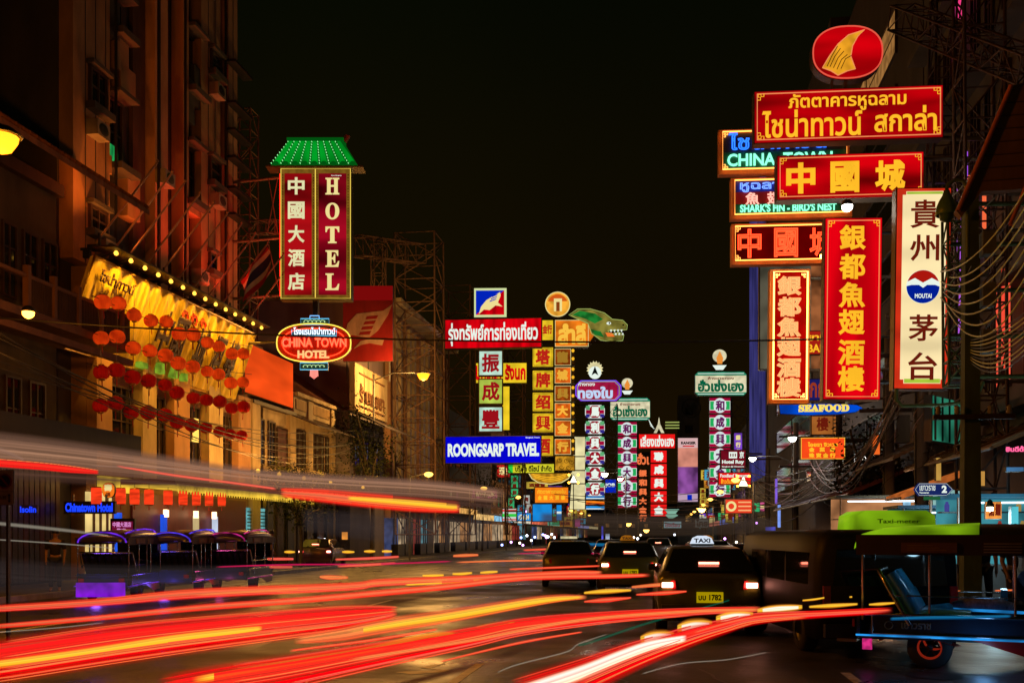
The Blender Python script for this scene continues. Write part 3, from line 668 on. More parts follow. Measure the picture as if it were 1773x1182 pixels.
S = Sign('blue_sign', 'dim blue panel with Thai letters above the seafood banner', 'sign', (1398, 655, 1432, 694), 37, .6)
S.casing(.2); S.face(E_('dim_blue_panel', (.02, .02, .2), .5, False)); S.text('กก', 1402, 662, 1428, 688, E_('dim_red_letters', (.5, .06, .02), .6, False))
S = Sign('character_sign', 'dim orange panel with one dark character hanging under the seafood banner', 'sign', (1404, 719, 1443, 753), 42, .6)
S.casing(.2); S.face(E_('amber_panel', (.55, .17, .03), .6, True, .4)); S.text('樓', 1413, 722, 1434, 746, inkr, bold=.03)
for k in range(5): S.box('scallop', 1443, 721 + k * 6.5, 1447, 725 + k * 6.5, -.05, .02, MC['amber_panel'])
S = Sign('shop_sign', 'glowing orange red shop sign with yellow Thai line above small characters', 'sign', (1386, 757, 1463, 795), 40, .6)
S.casing(.2); S.face(E_('hot_orange_lightbox', (1, .07, .01), .95, True, .2)); S.border(E_('yellow_trim', (1, .5, .05), 1, False), .5, 1)
S.text('ไอยรา จิวเวล', 1398, 765, 1450, 773, goldl, bold=.04)
for i, c in enumerate('金葉銀'): S.text(c, 1400 + i * 18, 774, 1410 + i * 18, 782, goldl, bold=.05)
for i, c in enumerate('珠寶金行'): S.text(c, 1400 + i * 12, 784, 1410 + i * 12, 792, goldl, bold=.05)
S.strut(1460, 760, XR, 0, .05)
# --- street name sign
S = Sign('street_sign', 'blue arrow shaped street name sign with the number 2 beside the thick green post', 'street sign', (1582, 836, 1650, 858), 21, .8)
blu = E_('street_sign_blue', (.012, .03, .2), .55, False)
S.poly('plate', [(1582, 847), (1590, 836), (1638, 836), (1650, 847), (1638, 858), (1590, 858)], -.03, .02, blu)
S.tube('border', [(1584, 847), (1591, 837), (1638, 837), (1648, 847), (1638, 857), (1591, 857)], .25, .03, whitel, True, 4)
S.text('เยาวราช', 1591, 840, 1618, 849, whitel, bold=.01); S.text('Yaowarat', 1590, 851, 1607, 854, whitel); S.text('2', 1629, 840, 1638, 853, whitel, bold=.05)
S.box('lower_plate', 1600, 859, 1628, 865, -.03, .01, E_('green_plate', (.02, .16, .05), .6, False))
S.box('sign_post', 1612, 866, 1615, 1010, -.1, -.04, steel)
# --- teal gold shop front
S = Sign('shop_sign', 'pale teal gold shop fascia with red characters behind the thick post', 'sign', (1614, 847, 1722, 897), 29, .6)
S.casing(.3); S.box('face_panel', 1615, 848, 1721, 880, .002, .02, E_('pale_teal_panel', (.45, .85, .8), .75, True, .35)); S.box('face_panel', 1615, 880, 1721, 897, .002, .022, E_('green_teal_panel', (.06, .5, .4), .7, True, .4))
S.text('ห้างทองทูล', 1632, 850, 1664, 864, blu); 
for i, c in enumerate('國城銀樓'): S.text(c, 1623 + i * 13, 867, 1633 + i * 13, 877, E_('pink_ink', (.5, .02, .08), .8, False), bold=.06)
S = Sign('shop_sign', 'green blue glass panel sign seen slanting away above the street sign', 'sign', (1614, 690, 1672, 768), 26, 6.2)
S.casing(.2); S.face(E_('sea_green_panel', (.05, .42, .25), .55, True, .75, .8))
for k in range(5): S.box('panel_bar', 1617 + k * 12, 692, 1618 + k * 12, 766, .02, .06, darkm)
# --- HOTEL sign on the left
S = Sign('hotel_sign', 'tall red hotel sign with Chinese column and HOTEL column under a glowing green tiled roof', 'hotel sign', (485, 291, 609, 519), 46, 1)
S.casing(.55, mat=M('sign_bronze', (.12, .1, .05), .4, .4, .3)); S.box('side_panel', 483.6, 300, 484.9, 512, -.5, -.05, E_('red_side_fill', (1, .02, .01), 3.2, True, .3)); S.box('back_panel', 492, 300, 602, 512, -.58, -.56, E_('red_back_panel', (1, .02, .01), 1.2, True, .3));  # glowing side panel added to redden the tower beside the sign
gb = E_('gold_trim_panel', (.25, .12, .012), .7, False, .3, 4)
S.face(gb, 2, .03); S.box('face_panel', 493, 301, 540, 511, .032, .05, E_('hotel_red', (.5, .005, .008), .6, True, .75, .55, 1)); S.box('face_panel', 552, 301, 600, 511, .032, .05, E_('hotel_maroon', (.5, .004, .02), .5, True, .85, .5, 1))
S.tube('centre_tube', [(546.5, 294), (546.5, 516)], .8, .08, E_('lemon_tube', (1, .72, .1), 1.0, False)); S.tube('border_tube', [(487, 293), (607, 293), (607, 517), (487, 517)], .7, .06, E_('lemon_tube', 0), True)
for k in range(44):
    for x in (490, 543.2, 549.4, 603): S.box('trim_stud', x - .7, 303 + k * 4.8, x + .7, 304.6 + k * 4.8, .03, .06, M('stud_brown', (.08, .03, .01), .5))
for c, y in zip('中國大酒店', (308, 350, 391, 432, 473)): S.text(c, 499, y, 528, y + 30, E_('cream_lettering', (.85, .82, .45), .92, False, .1), .08, bold=.03)
for c, y in zip('HOTEL', (309, 352, 393, 434, 474)): S.text(serif(c), 564, y, 588, y + 29, paleg, .08, bold=.02)
S.text('Since Bangkok', 574, 304, 592, 306.5, whitel, .08, bold=.02)
# its roof
gr = E_('green_roof_tile', (.0, .55, .03), .5, True, .5, .9); grd = E_('green_roof_dark', (.0, .16, .01), .5, False); stud = E_('roof_bulb', (.3, 1, .35), 1.2, False)
S.poly('roof', [(468, 291), (500, 245), (594, 245), (622, 291)], -.5, .12, grd)
for k in range(9):
    a, b = 502 + k * 10.2, 474 + k * 16.6
    S.poly('roof_tile', [(a, 247), (a + 6.5, 247), (b + 11, 286), (b, 286)], .13, .2, gr)
    S.poly('tile_cap', ell(b + 5.5, 286.5, 5.3, 4, 14), .21, .27, grd)
    for q in range(9): S.poly('roof_bulb', ell(a - 1.8 + (b - a - 1) * q / 8, 248 + q * 4.6, .75, .9, 6), .13, .2, stud)
S.box('roof_ridge', 498, 241, 596, 246, -.55, .2, grd); S.poly('ridge_finial', [(592, 245), (598, 235), (606, 236), (600, 246)], -.1, .1, M('finial_red', (.3, .06, .03), .5))
S.box('eave_board', 462, 290, 630, 292.5, -.6, .25, M('sign_bronze', 0)); S.box('hanging_pole', 540, 519, 550, 548, -.4, -.2, darkm)
for y in (305, 410, 510): S.strut(487, y, -21, 0, .07)
for a, b in (((462, 305), (478, 400)), ((478, 305), (460, 400)), ((462, 420), (480, 500))): S.tube('cross_brace', [a, b], .9, -.3, steel)
# --- China Town Hotel neon oval
S = Sign('neon_sign', 'red neon oval reading CHINA TOWN HOTEL with small blue tiers and a pink tassel', 'neon sign', (480, 560, 608, 628), 45, 1)
ov = ell(544, 594, 64, 33, 40, .8)
S.poly('face_panel', ov, -.2, 0, M('oval_red_board', (.7, .03, .015), .45)); S.tube('border_tube', ov, 1.1, .1, E_('yellow_green_neon', (.9, .7, .08), 1.5, True), True, 6)
S.tube('oval_tube', ell(544, 594, 54, 25, 36, .8), .8, .08, neonr, True)
cyn = E_('cyan_neon', (.12, .5, .75), 1.3, True)
S.poly('upper_tier', [(506, 571), (506, 582), (583, 582), (583, 571), (572, 571), (572, 566), (516, 566), (516, 571)], .02, .06, M('teal_board', (.02, .14, .16), .5))
S.tube('upper_tube', [(506, 571), (506, 582), (583, 582), (583, 571)], .8, .1, cyn)
S.text('โรงแรมไชน่าทาวน์', 509, 567, 581, 580, neonw, .1, bold=.03)
S.text('CHINA TOWN', 488, 585, 601, 602, neonr, .12, neon=.03); S.text('CHINA TOWN', 489, 586, 600, 601, E_('pink_letter_face', (1, .45, .25), .9, False), .08, bold=.02)
S.text('HOTEL', 516, 607, 571, 621, E_('amber_letter_face', (1, .55, .2), 1.1, False), .12, bold=.05)
for (a, b, c, d) in ((521, 552, 570, 562), (520, 628, 568, 640)):
    S.box('tier_box', a, b, c, d, -.15, .02, M('teal_board', 0)); S.tube('tier_tube', [(a, b), (c, b), (c, d), (a, d)], .8, .05, cyn, True)
    S.tube('tier_scroll', [(a + 4 + 1.6 * k + 2 * math.cos(k * 1.4), (b + d) / 2 + 2.4 * math.sin(k * 1.4)) for k in range(26)], .45, .08, E_('lime_neon', (.6, .9, .4), 1.1, False), n=4)
S.tube('top_finial', [(537, 552), (537, 547), (553, 547), (553, 552)], .8, .05, E_('sky_neon', (.2, .5, 1), 1.6, False))
S.box('hanging_pole', 541, 519, 549, 547, -.3, -.15, darkm)
for k in range(7): S.tube('tassel_tube', [(538 + k * 2, 641), (537.5 + k * 2.2, 656 - abs(k - 3) * 1.5)], .7, .05, E_('pink_neon', (1, .25, .2), 1.9, True))
S.strut(484, 590, -21, 0, .06)
# --- red airline style billboard
tb = yg / ray(520)[1]
S = Sign('billboard', 'deep red billboard with a pale swooping wing emblem behind the neon oval', 'billboard', (594, 495, 680, 625), tb - 2.5, .9)
S.casing(.3); S.box('face_panel', 594, 495, 680, 520, .002, .02, E_('red_vinyl_top', (.30, .004, .004), .6, True)); S.box('face_panel', 594, 520, 680, 625, .002, .02, redpl)
pv = M('pale_vinyl', (.5, .28, .2), .6)
S.poly('wing_emblem', [(595, 586), (602, 560), (618, 543), (645, 540), (664, 538), (679, 527), (672, 545), (655, 572), (640, 584), (625, 583), (610, 580)], .025, .035, pv)
for k in range(4): S.poly('emblem_stripe', [(636 - k * 4, 548 + k * 9), (655 - k * 4, 546 + k * 9), (652 - k * 4, 552 + k * 9), (633 - k * 4, 553 + k * 9)], .037, .042, redpl)
S.poly('wing_emblem', [(612, 604), (625, 590), (640, 587), (665, 588), (662, 598), (640, 594), (626, 597)], .025, .035, pv)
for x in (600, 637, 674): S.box('support_leg', x - 1, 625, x + 1, 660, -.25, -.1, steel)
# --- travel agency group
SG = 'lit signs of the travel agency scaffold'
T1_ = 84
S = Sign('logo_sign', 'square blue and red lightbox with a white bird emblem', 'sign', (820, 498, 878, 550), T1_, .8, SG)
S.casing(.5); S.box('face_panel', 821, 499, 877, 549, .002, .03, E_('lime_white_panel', (.75, .85, .4), .85, False))
S.poly('face_panel', [(824, 503), (873, 503), (824, 545)], .032, .05, E_('royal_blue', (.0, .02, .6), .8, True)); S.poly('face_panel', [(873, 503), (873, 545), (824, 545)], .032, .05, redflat)
S.poly('bird_emblem', [(829, 544), (833, 531), (842, 520), (852, 514), (866, 506), (867, 512), (862, 524), (870, 531), (858, 529), (848, 537), (838, 536)], .055, .08, paleg)
for k in range(3): S.poly('emblem_stripe', [(848 + k * 2, 521 - k * 4), (860 + k, 517 - k * 4), (859 + k, 519 - k * 4), (848 + k * 2, 523 - k * 4)], .082, .09, E_('royal_blue', 0))
S.box('mounting_post', 846, 550, 849, 556, -.3, -.1, steel)
S = Sign('travel_sign', 'long red lightbox with a line of white Thai writing above the stacked character boxes', 'sign', (769, 551, 938, 603), T1_, .35, SG)
S.casing(.5); S.face(redflat); S.text('รุ่งทรัพย์การท่องเที่ยว', 776, 558, 931, 598, whitel, bold=.03); S.strut(774, 560, XL, 0, .1); S.strut(774, 596, XL, 0, .1)
S = Sign('travel_sign', 'long deep blue lightbox reading ROONGSARP TRAVEL in white', 'sign', (770, 754, 937, 802), T1_, .35, SG)
S.casing(.5); S.face(E_('deep_blue_lightbox', (.0, .0, .72), .85, True, .35, .5, 1)); S.text('ROONGSARP TRAVEL', 775, 767, 933, 790, whitel, bold=.05); S.text('Bangkok Tours', 910, 756.5, 934, 759.5, whitel)
S.strut(774, 760, XL, 0, .1)
for c, y, m, lb in (('振', 606, (.55, .8, .65), 'pale mint square box with a red character, topmost of three under the red travel sign'), ('成', 655, (.5, .65, .08), 'lime yellow square box with a red character, middle of the three'), ('豐', 703, (.55, .85, .7), 'pale mint square box with a red character, lowest of three above the blue sign')):
    S = Sign('character_box', lb, 'sign', (828, y, 871, y + 45), T1_ + .3, .8, 'stacked character boxes under the red travel sign')
    S.casing(.5, mat=rust); S.face(E_('box_face_' + str(y), m, .9, True, .3, 1), 2); S.text(c, 834, y + 6, 865, y + 39, E_('crimson_ink', (.35, .005, .01), .9, False), bold=.035)
S = Sign('nest_sign', 'yellow panel with red Thai word sticking out behind the white character boxes', 'sign', (821, 627, 913, 664), T1_ + 5, .8)
S.casing(.3); S.face(E_('yellow_panel', (1, .68, .02), .85, True, .2)); S.text('เกาเหลา', 824, 632, 868, 658, redflat, bold=.05); S.text('รังนก', 874, 630, 910, 658, redflat, bold=.05)
S = Sign('strip_sign', 'narrow upright yellow strip behind the character boxes', 'sign', (869, 668, 883, 745), T1_ + 4, .8); S.casing(.3); S.face(E_('yellow_panel', 0), 1)
# --- gold dragon column
TD = 104
S = Sign('medallion_sign', 'round golden medallion showing a gate, on top of the dragon sign', 'sign', (943, 505, 988, 549), TD, .8)
S.poly('casing', ell(965.5, 527, 22, 22, 32), -.4, 0, boxside); S.poly('face_panel', ell(965.5, 527, 21, 21, 32), .002, .04, E_('gold_disc', (1, .45, .04), .85, True, .35))
S.poly('face_panel', [p for p in ell(965.5, 527, 17.5, 17.5, 40) if p[1] < 522], .045, .06, E_('orange_disc', (.8, .12, .01), .8, False)); S.tube('rim_tube', ell(965.5, 527, 21, 21, 32), .8, .1, paleg, True)
S.box('gate_emblem', 959, 517, 973, 539, .065, .09, paleg); S.box('gate_emblem', 963, 523, 969, 539, .092, .11, E_('gate_brown', (.35, .07, .01), .7, False))
S = Sign('dragon_sign', 'glowing green and gold dragon head sign with open jaws looking right', 'dragon sign', (985, 533, 1086, 592), TD, .8)
dg_ = [(985, 545), (1000, 535), (1022, 535), (1046, 542), (1060, 553), (1078, 555), (1086, 563), (1085, 571), (1072, 572), (1052, 573), (1058, 579), (1072, 576), (1080, 580), (1078, 590), (1060, 592), (1040, 589), (1024, 577), (1018, 560), (1000, 552)]
S.poly('casing', dg_, -.3, 0, M('dragon_green_paint', (.03, .14, .03), .5)); S.poly('face_panel', [(1036 + (x - 1036) * .97, 563 + (y - 563) * .94) for x, y in dg_], .002, .05, E_('dragon_gold', (.35, .3, .05), .6, True, .6, 1))
S.poly('mane', [(990, 545), (1004, 538), (1030, 543), (1044, 553), (1030, 560), (1014, 552)], .055, .1, E_('dragon_green', (.02, .3, .04), .6, False, .5)); S.poly('cheek', [(1022, 570), (1040, 574), (1046, 584), (1030, 580)], .055, .1, E_('dragon_green', 0))
S.poly('eye', ell(1054, 560, 4, 2.4, 12), .06, .12, whitel); S.poly('pupil', ell(1055, 560, 1.5, 1.5, 8), .13, .16, black)
S.poly('tongue', [(1048, 576), (1060, 577), (1064, 583), (1052, 583)], .055, .12, E_('tongue_orange', (1, .2, .03), .9, False))
for x in (1056, 1062, 1068, 1074): S.poly('tooth', [(x, 571), (x + 4, 571), (x + 2, 576)], .06, .13, whitel)
for x in (1064, 1070, 1076): S.poly('tooth', [(x, 580), (x + 4, 580), (x + 2, 576)], .06, .13, whitel)
S.tube('outline_tube', dg_, .6, .1, E_('pale_green_tube', (.5, .6, .15), .8, False), True, 4)
S.poly('nostril', ell(1079, 563, 1.8, 1.4, 8), .06, .12, M('dragon_green_paint', 0))
S = Sign('gold_sign', 'glowing orange panel with pale writing joined to the dragon neck', 'sign', (960, 550, 1031, 602), TD + .3, .8)
S.poly('casing', [(960, 552), (1018, 552), (1031, 562), (1031, 588), (1018, 602), (960, 602)], -.4, 0, boxside)
S.poly('face_panel', [(961, 554), (1017, 554), (1024, 562), (1029, 580), (1016, 599), (961, 599)], .002, .04, E_('orange_scales', (.95, .22, .01), .8, True, .5, .8))
S.text('สำลี', 966, 560, 1014, 596, E_('amber_lettering', (1, .55, .06), .95, False), .08, bold=.05); S.border(paleg, 1, .8, .042, .07, b=(960, 553, 1020, 601))
S = Sign('character_box', 'small yellow box between the red Thai sign and orange dragon panel', 'sign', (936, 553, 959, 590), TD - 1, .8)
S.casing(.4); S.face(E_('yellow_box', (.95, .62, .02), .85, True, .3)); S.text('金行', 939, 562, 956, 578, E_('red_ink', (.6, .02, .01), .8, False), bold=.05)
ys = [(600, 636), (640, 676), (678, 713), (714, 749), (753, 790)]
for k, ((a, b), c) in enumerate(zip(ys, '塔牌绍興酒')):
    S = Sign('character_box', 'square yellow lightbox with a red character, %s in the upright brand column' % (ORD[k] if k < 4 else ORD[5]), 'sign', (921, a, 959, b), TD - 1, .8, 'yellow character boxes in one column')
    S.casing(.4, mat=M('brass_casing', (.3, .2, .04), .4, .5)); S.face(E_('yellow_box', 0), 1.5); S.text(c, 927, a + 5, 953, b - 5, E_('red_ink', 0), bold=.045); S.border(M('brass_casing', 0), 3, .6, .022, .05)
ys = [(603, 633), (635, 664), (667, 695), (697, 725), (727, 755), (759, 787)]
for k, ((a, b), c) in enumerate(zip(ys, '龍城興大金行')):
    S = Sign('dragon_column_sign', 'orange dragon column panel, %s from the top' % ('first', 'second', 'third', 'fourth', 'fifth', 'lowest')[k], 'sign', (960, a, 996, b), TD, .8, 'orange panels of the dragon column')
    S.casing(.4); st_ = (.25, .75, .35, .85, .8, .7)[k]
    S.box('face_panel', 961, a + 1, 988, b - 1, .002, .03, E_('dragon_orange_%d' % k, (.95, .16, .01), st_, True, .5, 1.5)); S.text(c, 964, a + 5, 984, b - 5, E_('dragon_letter_%d' % k, (1, .5, .05), st_ + .1, False), bold=.06)
    S.border(paleg, .6, .7, .032, .06, b=(960, a, 989, b))
    for q in range(4): S.poly('scale', ell(992, a + 4 + q * 7, 2.6, 3, 10), .01, .06, M('brass_casing', 0) if q % 2 else goldl)
S = Sign('scrollwork_sign', 'ornate gold scrollwork panel at the foot of the dragon column', 'sign', (960, 788, 996, 815), TD, .8)
S.casing(.4); S.face(E_('scroll_gold', (.75, .35, .02), .7, True, .5, 2))
for a, b in ((968, 796), (980, 797), (989, 799), (972, 808), (984, 809)): S.tube('scroll', [(a + (5 - .45 * q) * math.cos(q * .8), b + (5 - .45 * q) * math.sin(q * .8)) for q in range(10)], .5, .07, M('brass_casing', 0), n=4)
S = Sign('bowl_sign', 'curved golden bowl shaped sign with pale rim under the yellow boxes', 'sign', (915, 815, 990, 842), TD - .5, .8)
pts = [(915, 818), (990, 818), (984, 828), (972, 835), (952, 838), (932, 835), (921, 828)]
S.poly('casing', pts, -.4, 0, boxside); S.poly('face_panel', [(952 + (x - 952) * .95, 827 + (y - 827) * .85) for x, y in pts], .002, .04, E_('scroll_gold', 0)); S.tube('rim_tube', pts[1:] + pts[:1], .8, .1, paleg)
for k in range(3): S.tube('swag', [(922 + k * 2 + q * 7.5 * (1 - k * .06), 820 + k * 3 + 6 * math.sin(q * math.pi / 8)) for q in range(9)], .6, .08, goldl, n=4)
S = Sign('company_sign', 'thin yellow company strip with dark Thai writing and a green end', 'sign', (879, 802, 960, 819), TD - 2, .8)
S.casing(.3); S.box('face_panel', 888, 803, 959, 818, .002, .03, E_('lemon_panel', (.8, .75, .03), .85, True, .2)); S.box('face_panel', 880, 803, 888, 818, .002, .03, E_('bright_green_panel', (.03, .7, .06), .8, False)); S.text('บริษัท ดีไซน์ จำกัด', 892, 805, 955, 816, M('ink', (.04, .06, .02), .5), .05, bold=.04)
S = Sign('shop_sign', 'plain orange lightbox with two faint lines of yellow writing below the bowl sign', 'sign', (925, 842, 985, 871), 96, .7)
S.casing(.3); S.face(E_('amber_lightbox', (1, .24, .01), .95, True, .15)); S.text('ภัตตาคารทองใบ', 930, 846, 979, 854, goldl, bold=.03)
for i, c in enumerate('金龍大酒樓'): S.text(c, 931 + i * 10, 857, 938 + i * 10, 865, goldl, bold=.05)
S = Sign('blank_sign', 'blank sky blue lightbox below the plain orange sign', 'sign', (921, 871, 957, 903), 98, .7); S.casing(.3); S.face(E_('sky_blue_lightbox', (.01, .3, .85), .8, True, .15))
S = Sign('blank_sign', 'slim blue panel just right of the blank sky blue lightbox', 'sign', (963, 873, 973, 901), 99, .7); S.casing(.3); S.face(E_('sky_blue_lightbox', 0), .8); S.box('stripe', 964, 885, 972, 889, .03, .04, whitel)
S = Sign('store_sign', 'small striped white green and red shop sign left of the sky blue lightbox', 'sign', (869, 879, 895, 903), 100, .7); S.casing(.3); S.face(E_('white_panel', (.8, .85, .8), .7, True)); S.box('stripe', 870, 882, 894, 885, .03, .05, redflat); S.box('stripe', 870, 889, 894, 894, .03, .05, E_('bright_green_panel', 0)); S.box('stripe', 870, 898, 894, 900, .03, .05, redflat)
S = Sign('store_sign', 'small blue fascia right of the striped shop sign', 'sign', (895, 887, 920, 902), 101, .7); S.casing(.3); S.face(E_('sky_blue_lightbox', 0), 1); S.text('เปิด 24', 898, 890, 916, 899, paleg)
S = Sign('blank_sign', 'tall blank creamy white lit panel with dark seams right of the dragon column', 'sign', (985, 755, 1014, 882), 118, .8)
S.poly('casing', [(994, 755), (1014, 755), (1013, 882), (985, 882), (988, 800)], -.4, 0, boxside)
for a, b in ((756, 789), (791, 813), (815, 836), (838, 864), (866, 881)): S.poly('face_panel', [(995 - (a - 756) * .07, a), (1013, a), (1012.5, b), (995 - (b - 756) * .07, b)], .002, .04, E_('ivory_panel', (.9, .8, .42), .9, True, .25, .8))
# --- octagon column
S = Sign('emblem_sign', 'spiky white round emblem above the purple octagonal gold shop sign', 'emblem', (1015, 622, 1045, 657), 126, .8)
rays = []
for k in range(32): a = 2 * math.pi * k / 32; r_ = 14.5 if k % 2 else 11.5; rays.append((1030 + r_ * math.cos(a), 639 + r_ * math.sin(a)))
S.poly('ray_disc', rays, -.1, .02, E_('ivory_panel', 0)); S.poly('disc', ell(1030, 645, 11, 11, 20), .03, .08, whitel); S.poly('leaf', [(1024, 650), (1030, 634), (1036, 650), (1030, 646)], .1, .13, M('teal_board', 0)); S.box('mounting_post', 1029, 655, 1031, 660, -.1, 0, steel)
S = Sign('gold_shop_sign', 'purple octagonal lightbox with white outlined Thai writing', 'sign', (995, 657, 1077, 695), 125, .8)
oc = lambda a, b, c, d, k: [(a + k, b), (c - k, b), (c, b + k), (c, d - k), (c - k, d), (a + k, d), (a, d - k), (a, b + k)]
S.poly('casing', oc(995, 657, 1077, 695, 9), -.4, 0, boxside); S.poly('face_panel', oc(996, 658, 1076, 694, 9), .002, .03, E_('violet_panel', (.3, .01, .4), .8, True, .3)); S.poly('face_panel', oc(1003, 662, 1069, 691, 6), .035, .05, E_('rose_panel', (.45, .01, .06), .8, False, .3))
S.tube('edge_tube', oc(997, 659, 1075, 693, 9), .7, .08, E_('indigo_tube', (.15, .1, 1), 1.2, False), True); S.tube('edge_tube', oc(1000, 660.5, 1072, 692, 8), .5, .08, E_('olive_tube', (.5, .6, .05), .9, False), True)
S.text('ห้างทอง', 1001, 661, 1030, 668, whitel, .09, bold=.03); S.text('ทองใบ', 1000, 669, 1061, 690, E_('pale_blue_letters', (.55, .7, .95), .95, False), .09, bold=.05); S.strut(1000, 690, XL, 0, .12)
wt = E_('white_tile', (.85, .9, .85), .9, False, .2); gt = E_('mint_tile', (.15, .55, .22), .8, False, .2); mt = E_('crimson_band', (.5, .0, .05), .7, True, .2); it = E_('indigo_tile', (.04, .03, .35), .7, False, .2); ct = E_('crimson_tile', (.4, .005, .02), .8, True, .2)
for k, (c, y) in enumerate(zip('馬利興大金行', (700, 727, 754, 780, 807, 834))):
    S = Sign('octagon_box', 'octagonal coloured box with a white character, %s under the purple sign' % ORD[k], 'sign', (1012, y, 1048, y + 25), 124, .8, 'octagonal character boxes in one column')
    S.poly('casing', oc(1012, y, 1048, y + 25, 6), -.4, 0, boxside); S.poly('face_panel', oc(1013, y + .8, 1047, y + 24, 6), .002, .02, wt)
    for q, (a, b) in enumerate(((y + 2, y + 9), (y + 9.5, y + 16), (y + 16.5, y + 22.5))):
        for u, v_ in ((1014.5, 1021), (1039, 1046)): S.box('colour_tile', u, a, v_, b, .022, .04, (gt, mt, it)[q])
    S.poly('centre_panel', oc(1021, y + 2, 1039, y + 23, 4), .042, .06, ct); S.text(c, 1022.5, y + 4, 1037.5, y + 21, whitel, .09, bold=.07)
for k, (y, m) in enumerate(((857, 'sky'), (866, 'amber'), (875, 'sky'))):
    S = Sign('strip_sign', ('pale blue strip', 'orange striped strip', 'lowest blue white strip')[k] + ' under the octagonal character column', 'sign', (1014, y, 1047, y + 7), 124, .8); S.casing(.3); S.face(E_('sky_blue_lightbox', 0) if m == 'sky' else E_('amber_lightbox', 0), .6); S.box('stripe', 1015, y + 4.5, 1046, y + 6, .03, .05, whitel if m == 'sky' else redflat)
S = Sign('blue_sign', 'small square royal blue sign reading JOB between two character columns', 'sign', (1045, 829, 1067, 853), 130, .8); S.casing(.3); S.face(E_('royal_blue', 0), .8); S.text('JOB', 1047, 836, 1065, 844, whitel, bold=.05)
# --- green and white gold shops
def heng(px0, py0, px1, py1, t, lb, half=False):
    S = Sign('gold_shop_sign', lb, 'sign', (px0, py0, px1, py1), t, .8)
    w = px1 - px0
    S.poly('casing', oc(px0, py0, px1, py1, 5), -.4, 0, boxside); S.poly('face_panel', oc(px0 + .6, py0 + .6, px1 - .6, py1 - .6, 5), .002, .03, E_('emerald_band', (.02, .3, .16), .8, True, .3))
    S.box('white_panel', px0 + 1, py0 + 7, px1 - 1, py1 - 6, .032, .05, E_('ivory_white', (.85, .78, .5), .85, True, .3))
    S.text('ห้างขายทอง', px0 + w * .25, py0 + 9, px1 - w * .25, py0 + 14, inkr, .07); S.text('ฮั่วเซ่งเฮง', px0 + 5, py0 + 14, px1 - 5, py1 - 7, E_('emerald_ink', (.0, .14, .06), .8, False), .07, bold=.05)
    S.box('edge_line', px0 + 5, py0 + 3, px1 - 5, py0 + 4, .032, .06, whitel); S.box('edge_line', px0 + 5, py1 - 3.5, px1 - 5, py1 - 2.5, .032, .06, whitel); return S
S = heng(1203, 643, 1293, 685, 108, 'cream and green octagonal gold shop sign with Thai name on the right side'); S.strut(1288, 650, XR, 0, .12)
S = heng(1056, 688, 1126, 728, 148, 'partly hidden cream and green gold shop sign, left of the dark gap'); S.strut(1062, 700, XL, 0, .15)
for (cx, cy, t, lb) in ((1246, 622, 108, 'tree shaped white and orange emblem above the right green gold shop sign'), (1086, 668, 147, 'tree shaped orange emblem above the left green gold shop sign')):
    q = .8 if t > 120 else 1
    S = Sign('emblem_sign', lb, 'emblem', (cx - 13 * q, cy - 18 * q, cx + 13 * q, cy + 18 * q), t, .8)
    S.poly('crown', ell(cx, cy - 6 * q, 12 * q, 11 * q, 20), -.1, .05, E_('ivory_white', 0)); S.poly('flame', [(cx - 4 * q, cy + 8 * q), (cx - 6 * q, cy - 2 * q), (cx, cy - 14 * q), (cx + 6 * q, cy - 2 * q), (cx + 4 * q, cy + 8 * q)], .06, .1, E_('flame_orange', (.9, .3, .04), .9, False)); S.poly('base', [(cx - 12 * q, cy + 10 * q), (cx + 12 * q, cy + 10 * q), (cx + 6 * q, cy + 18 * q), (cx - 6 * q, cy + 18 * q)], -.1, .05, whitel); S.box('mounting_post', cx - 1, cy + 18 * q, cx + 1, cy + 22 * q, -.1, 0, steel)
def chcol(x0, x1, ys, h, chars, t, where, grp):
    for k, (c, y) in enumerate(zip(chars, ys)):
        S = Sign('character_box', 'green white and red box, %s in %s' % (ORD[k], where), 'sign', (x0, y, x1, y + h), t, .8, grp)
        S.casing(.4); S.face(wt, .6); w = x1 - x0; q = h * .2
        S.box('crimson_band', x0 + .6, y + .6, x1 - .6, y + q, .022, .03, mt); S.box('crimson_band', x0 + .6, y + h - q, x1 - .6, y + h - .6, .022, .03, mt)
        S.box('green_flag', x0 + 1.5, y + q + 1, x0 + w * .22, y + h - q - 1, .022, .03, E_('bright_green_tile', (.02, .5, .12), .8, False)); S.box('green_flag', x1 - w * .22, y + q + 1, x1 - 1.5, y + h - q - 1, .022, .03, MC['bright_green_tile'])
        S.poly('white_disc', ell((x0 + x1) / 2, y + h / 2, w * .3, h * .47, 20), .032, .045, E_('pale_disc', (.75, .85, .85), .9, True)); S.text(c, x0 + w * .29, y + h * .17, x1 - w * .29, y + h * .85, E_('purple_ink', (.16, .01, .12), .8, False), .07, bold=.05)
chcol(1228, 1265, [688, 717, 746, 775, 804, 833], 27.5, '和成興大金行', 107, 'the right hand column', 'boxes of the right green and white column')
chcol(1068, 1103, [730, 755, 780, 805, 830, 855], 24, '和成興大金行', 147, 'the left hand column', 'boxes of the left green and white column')
truss('sign_scaffold', 'dark lattice frame right of the green and white right hand column', 'scaffold', P(1280, 925, 109), P(1280, 690, 109), 1.7, 8, M('dim_lattice', (.05, .05, .06), .6), .05)
truss('sign_scaffold', 'dark lattice frame right of the octagonal character column', 'scaffold', P(1058, 925, 127), P(1058, 700, 127), 1.6, 8, M('dim_lattice', 0), .05)
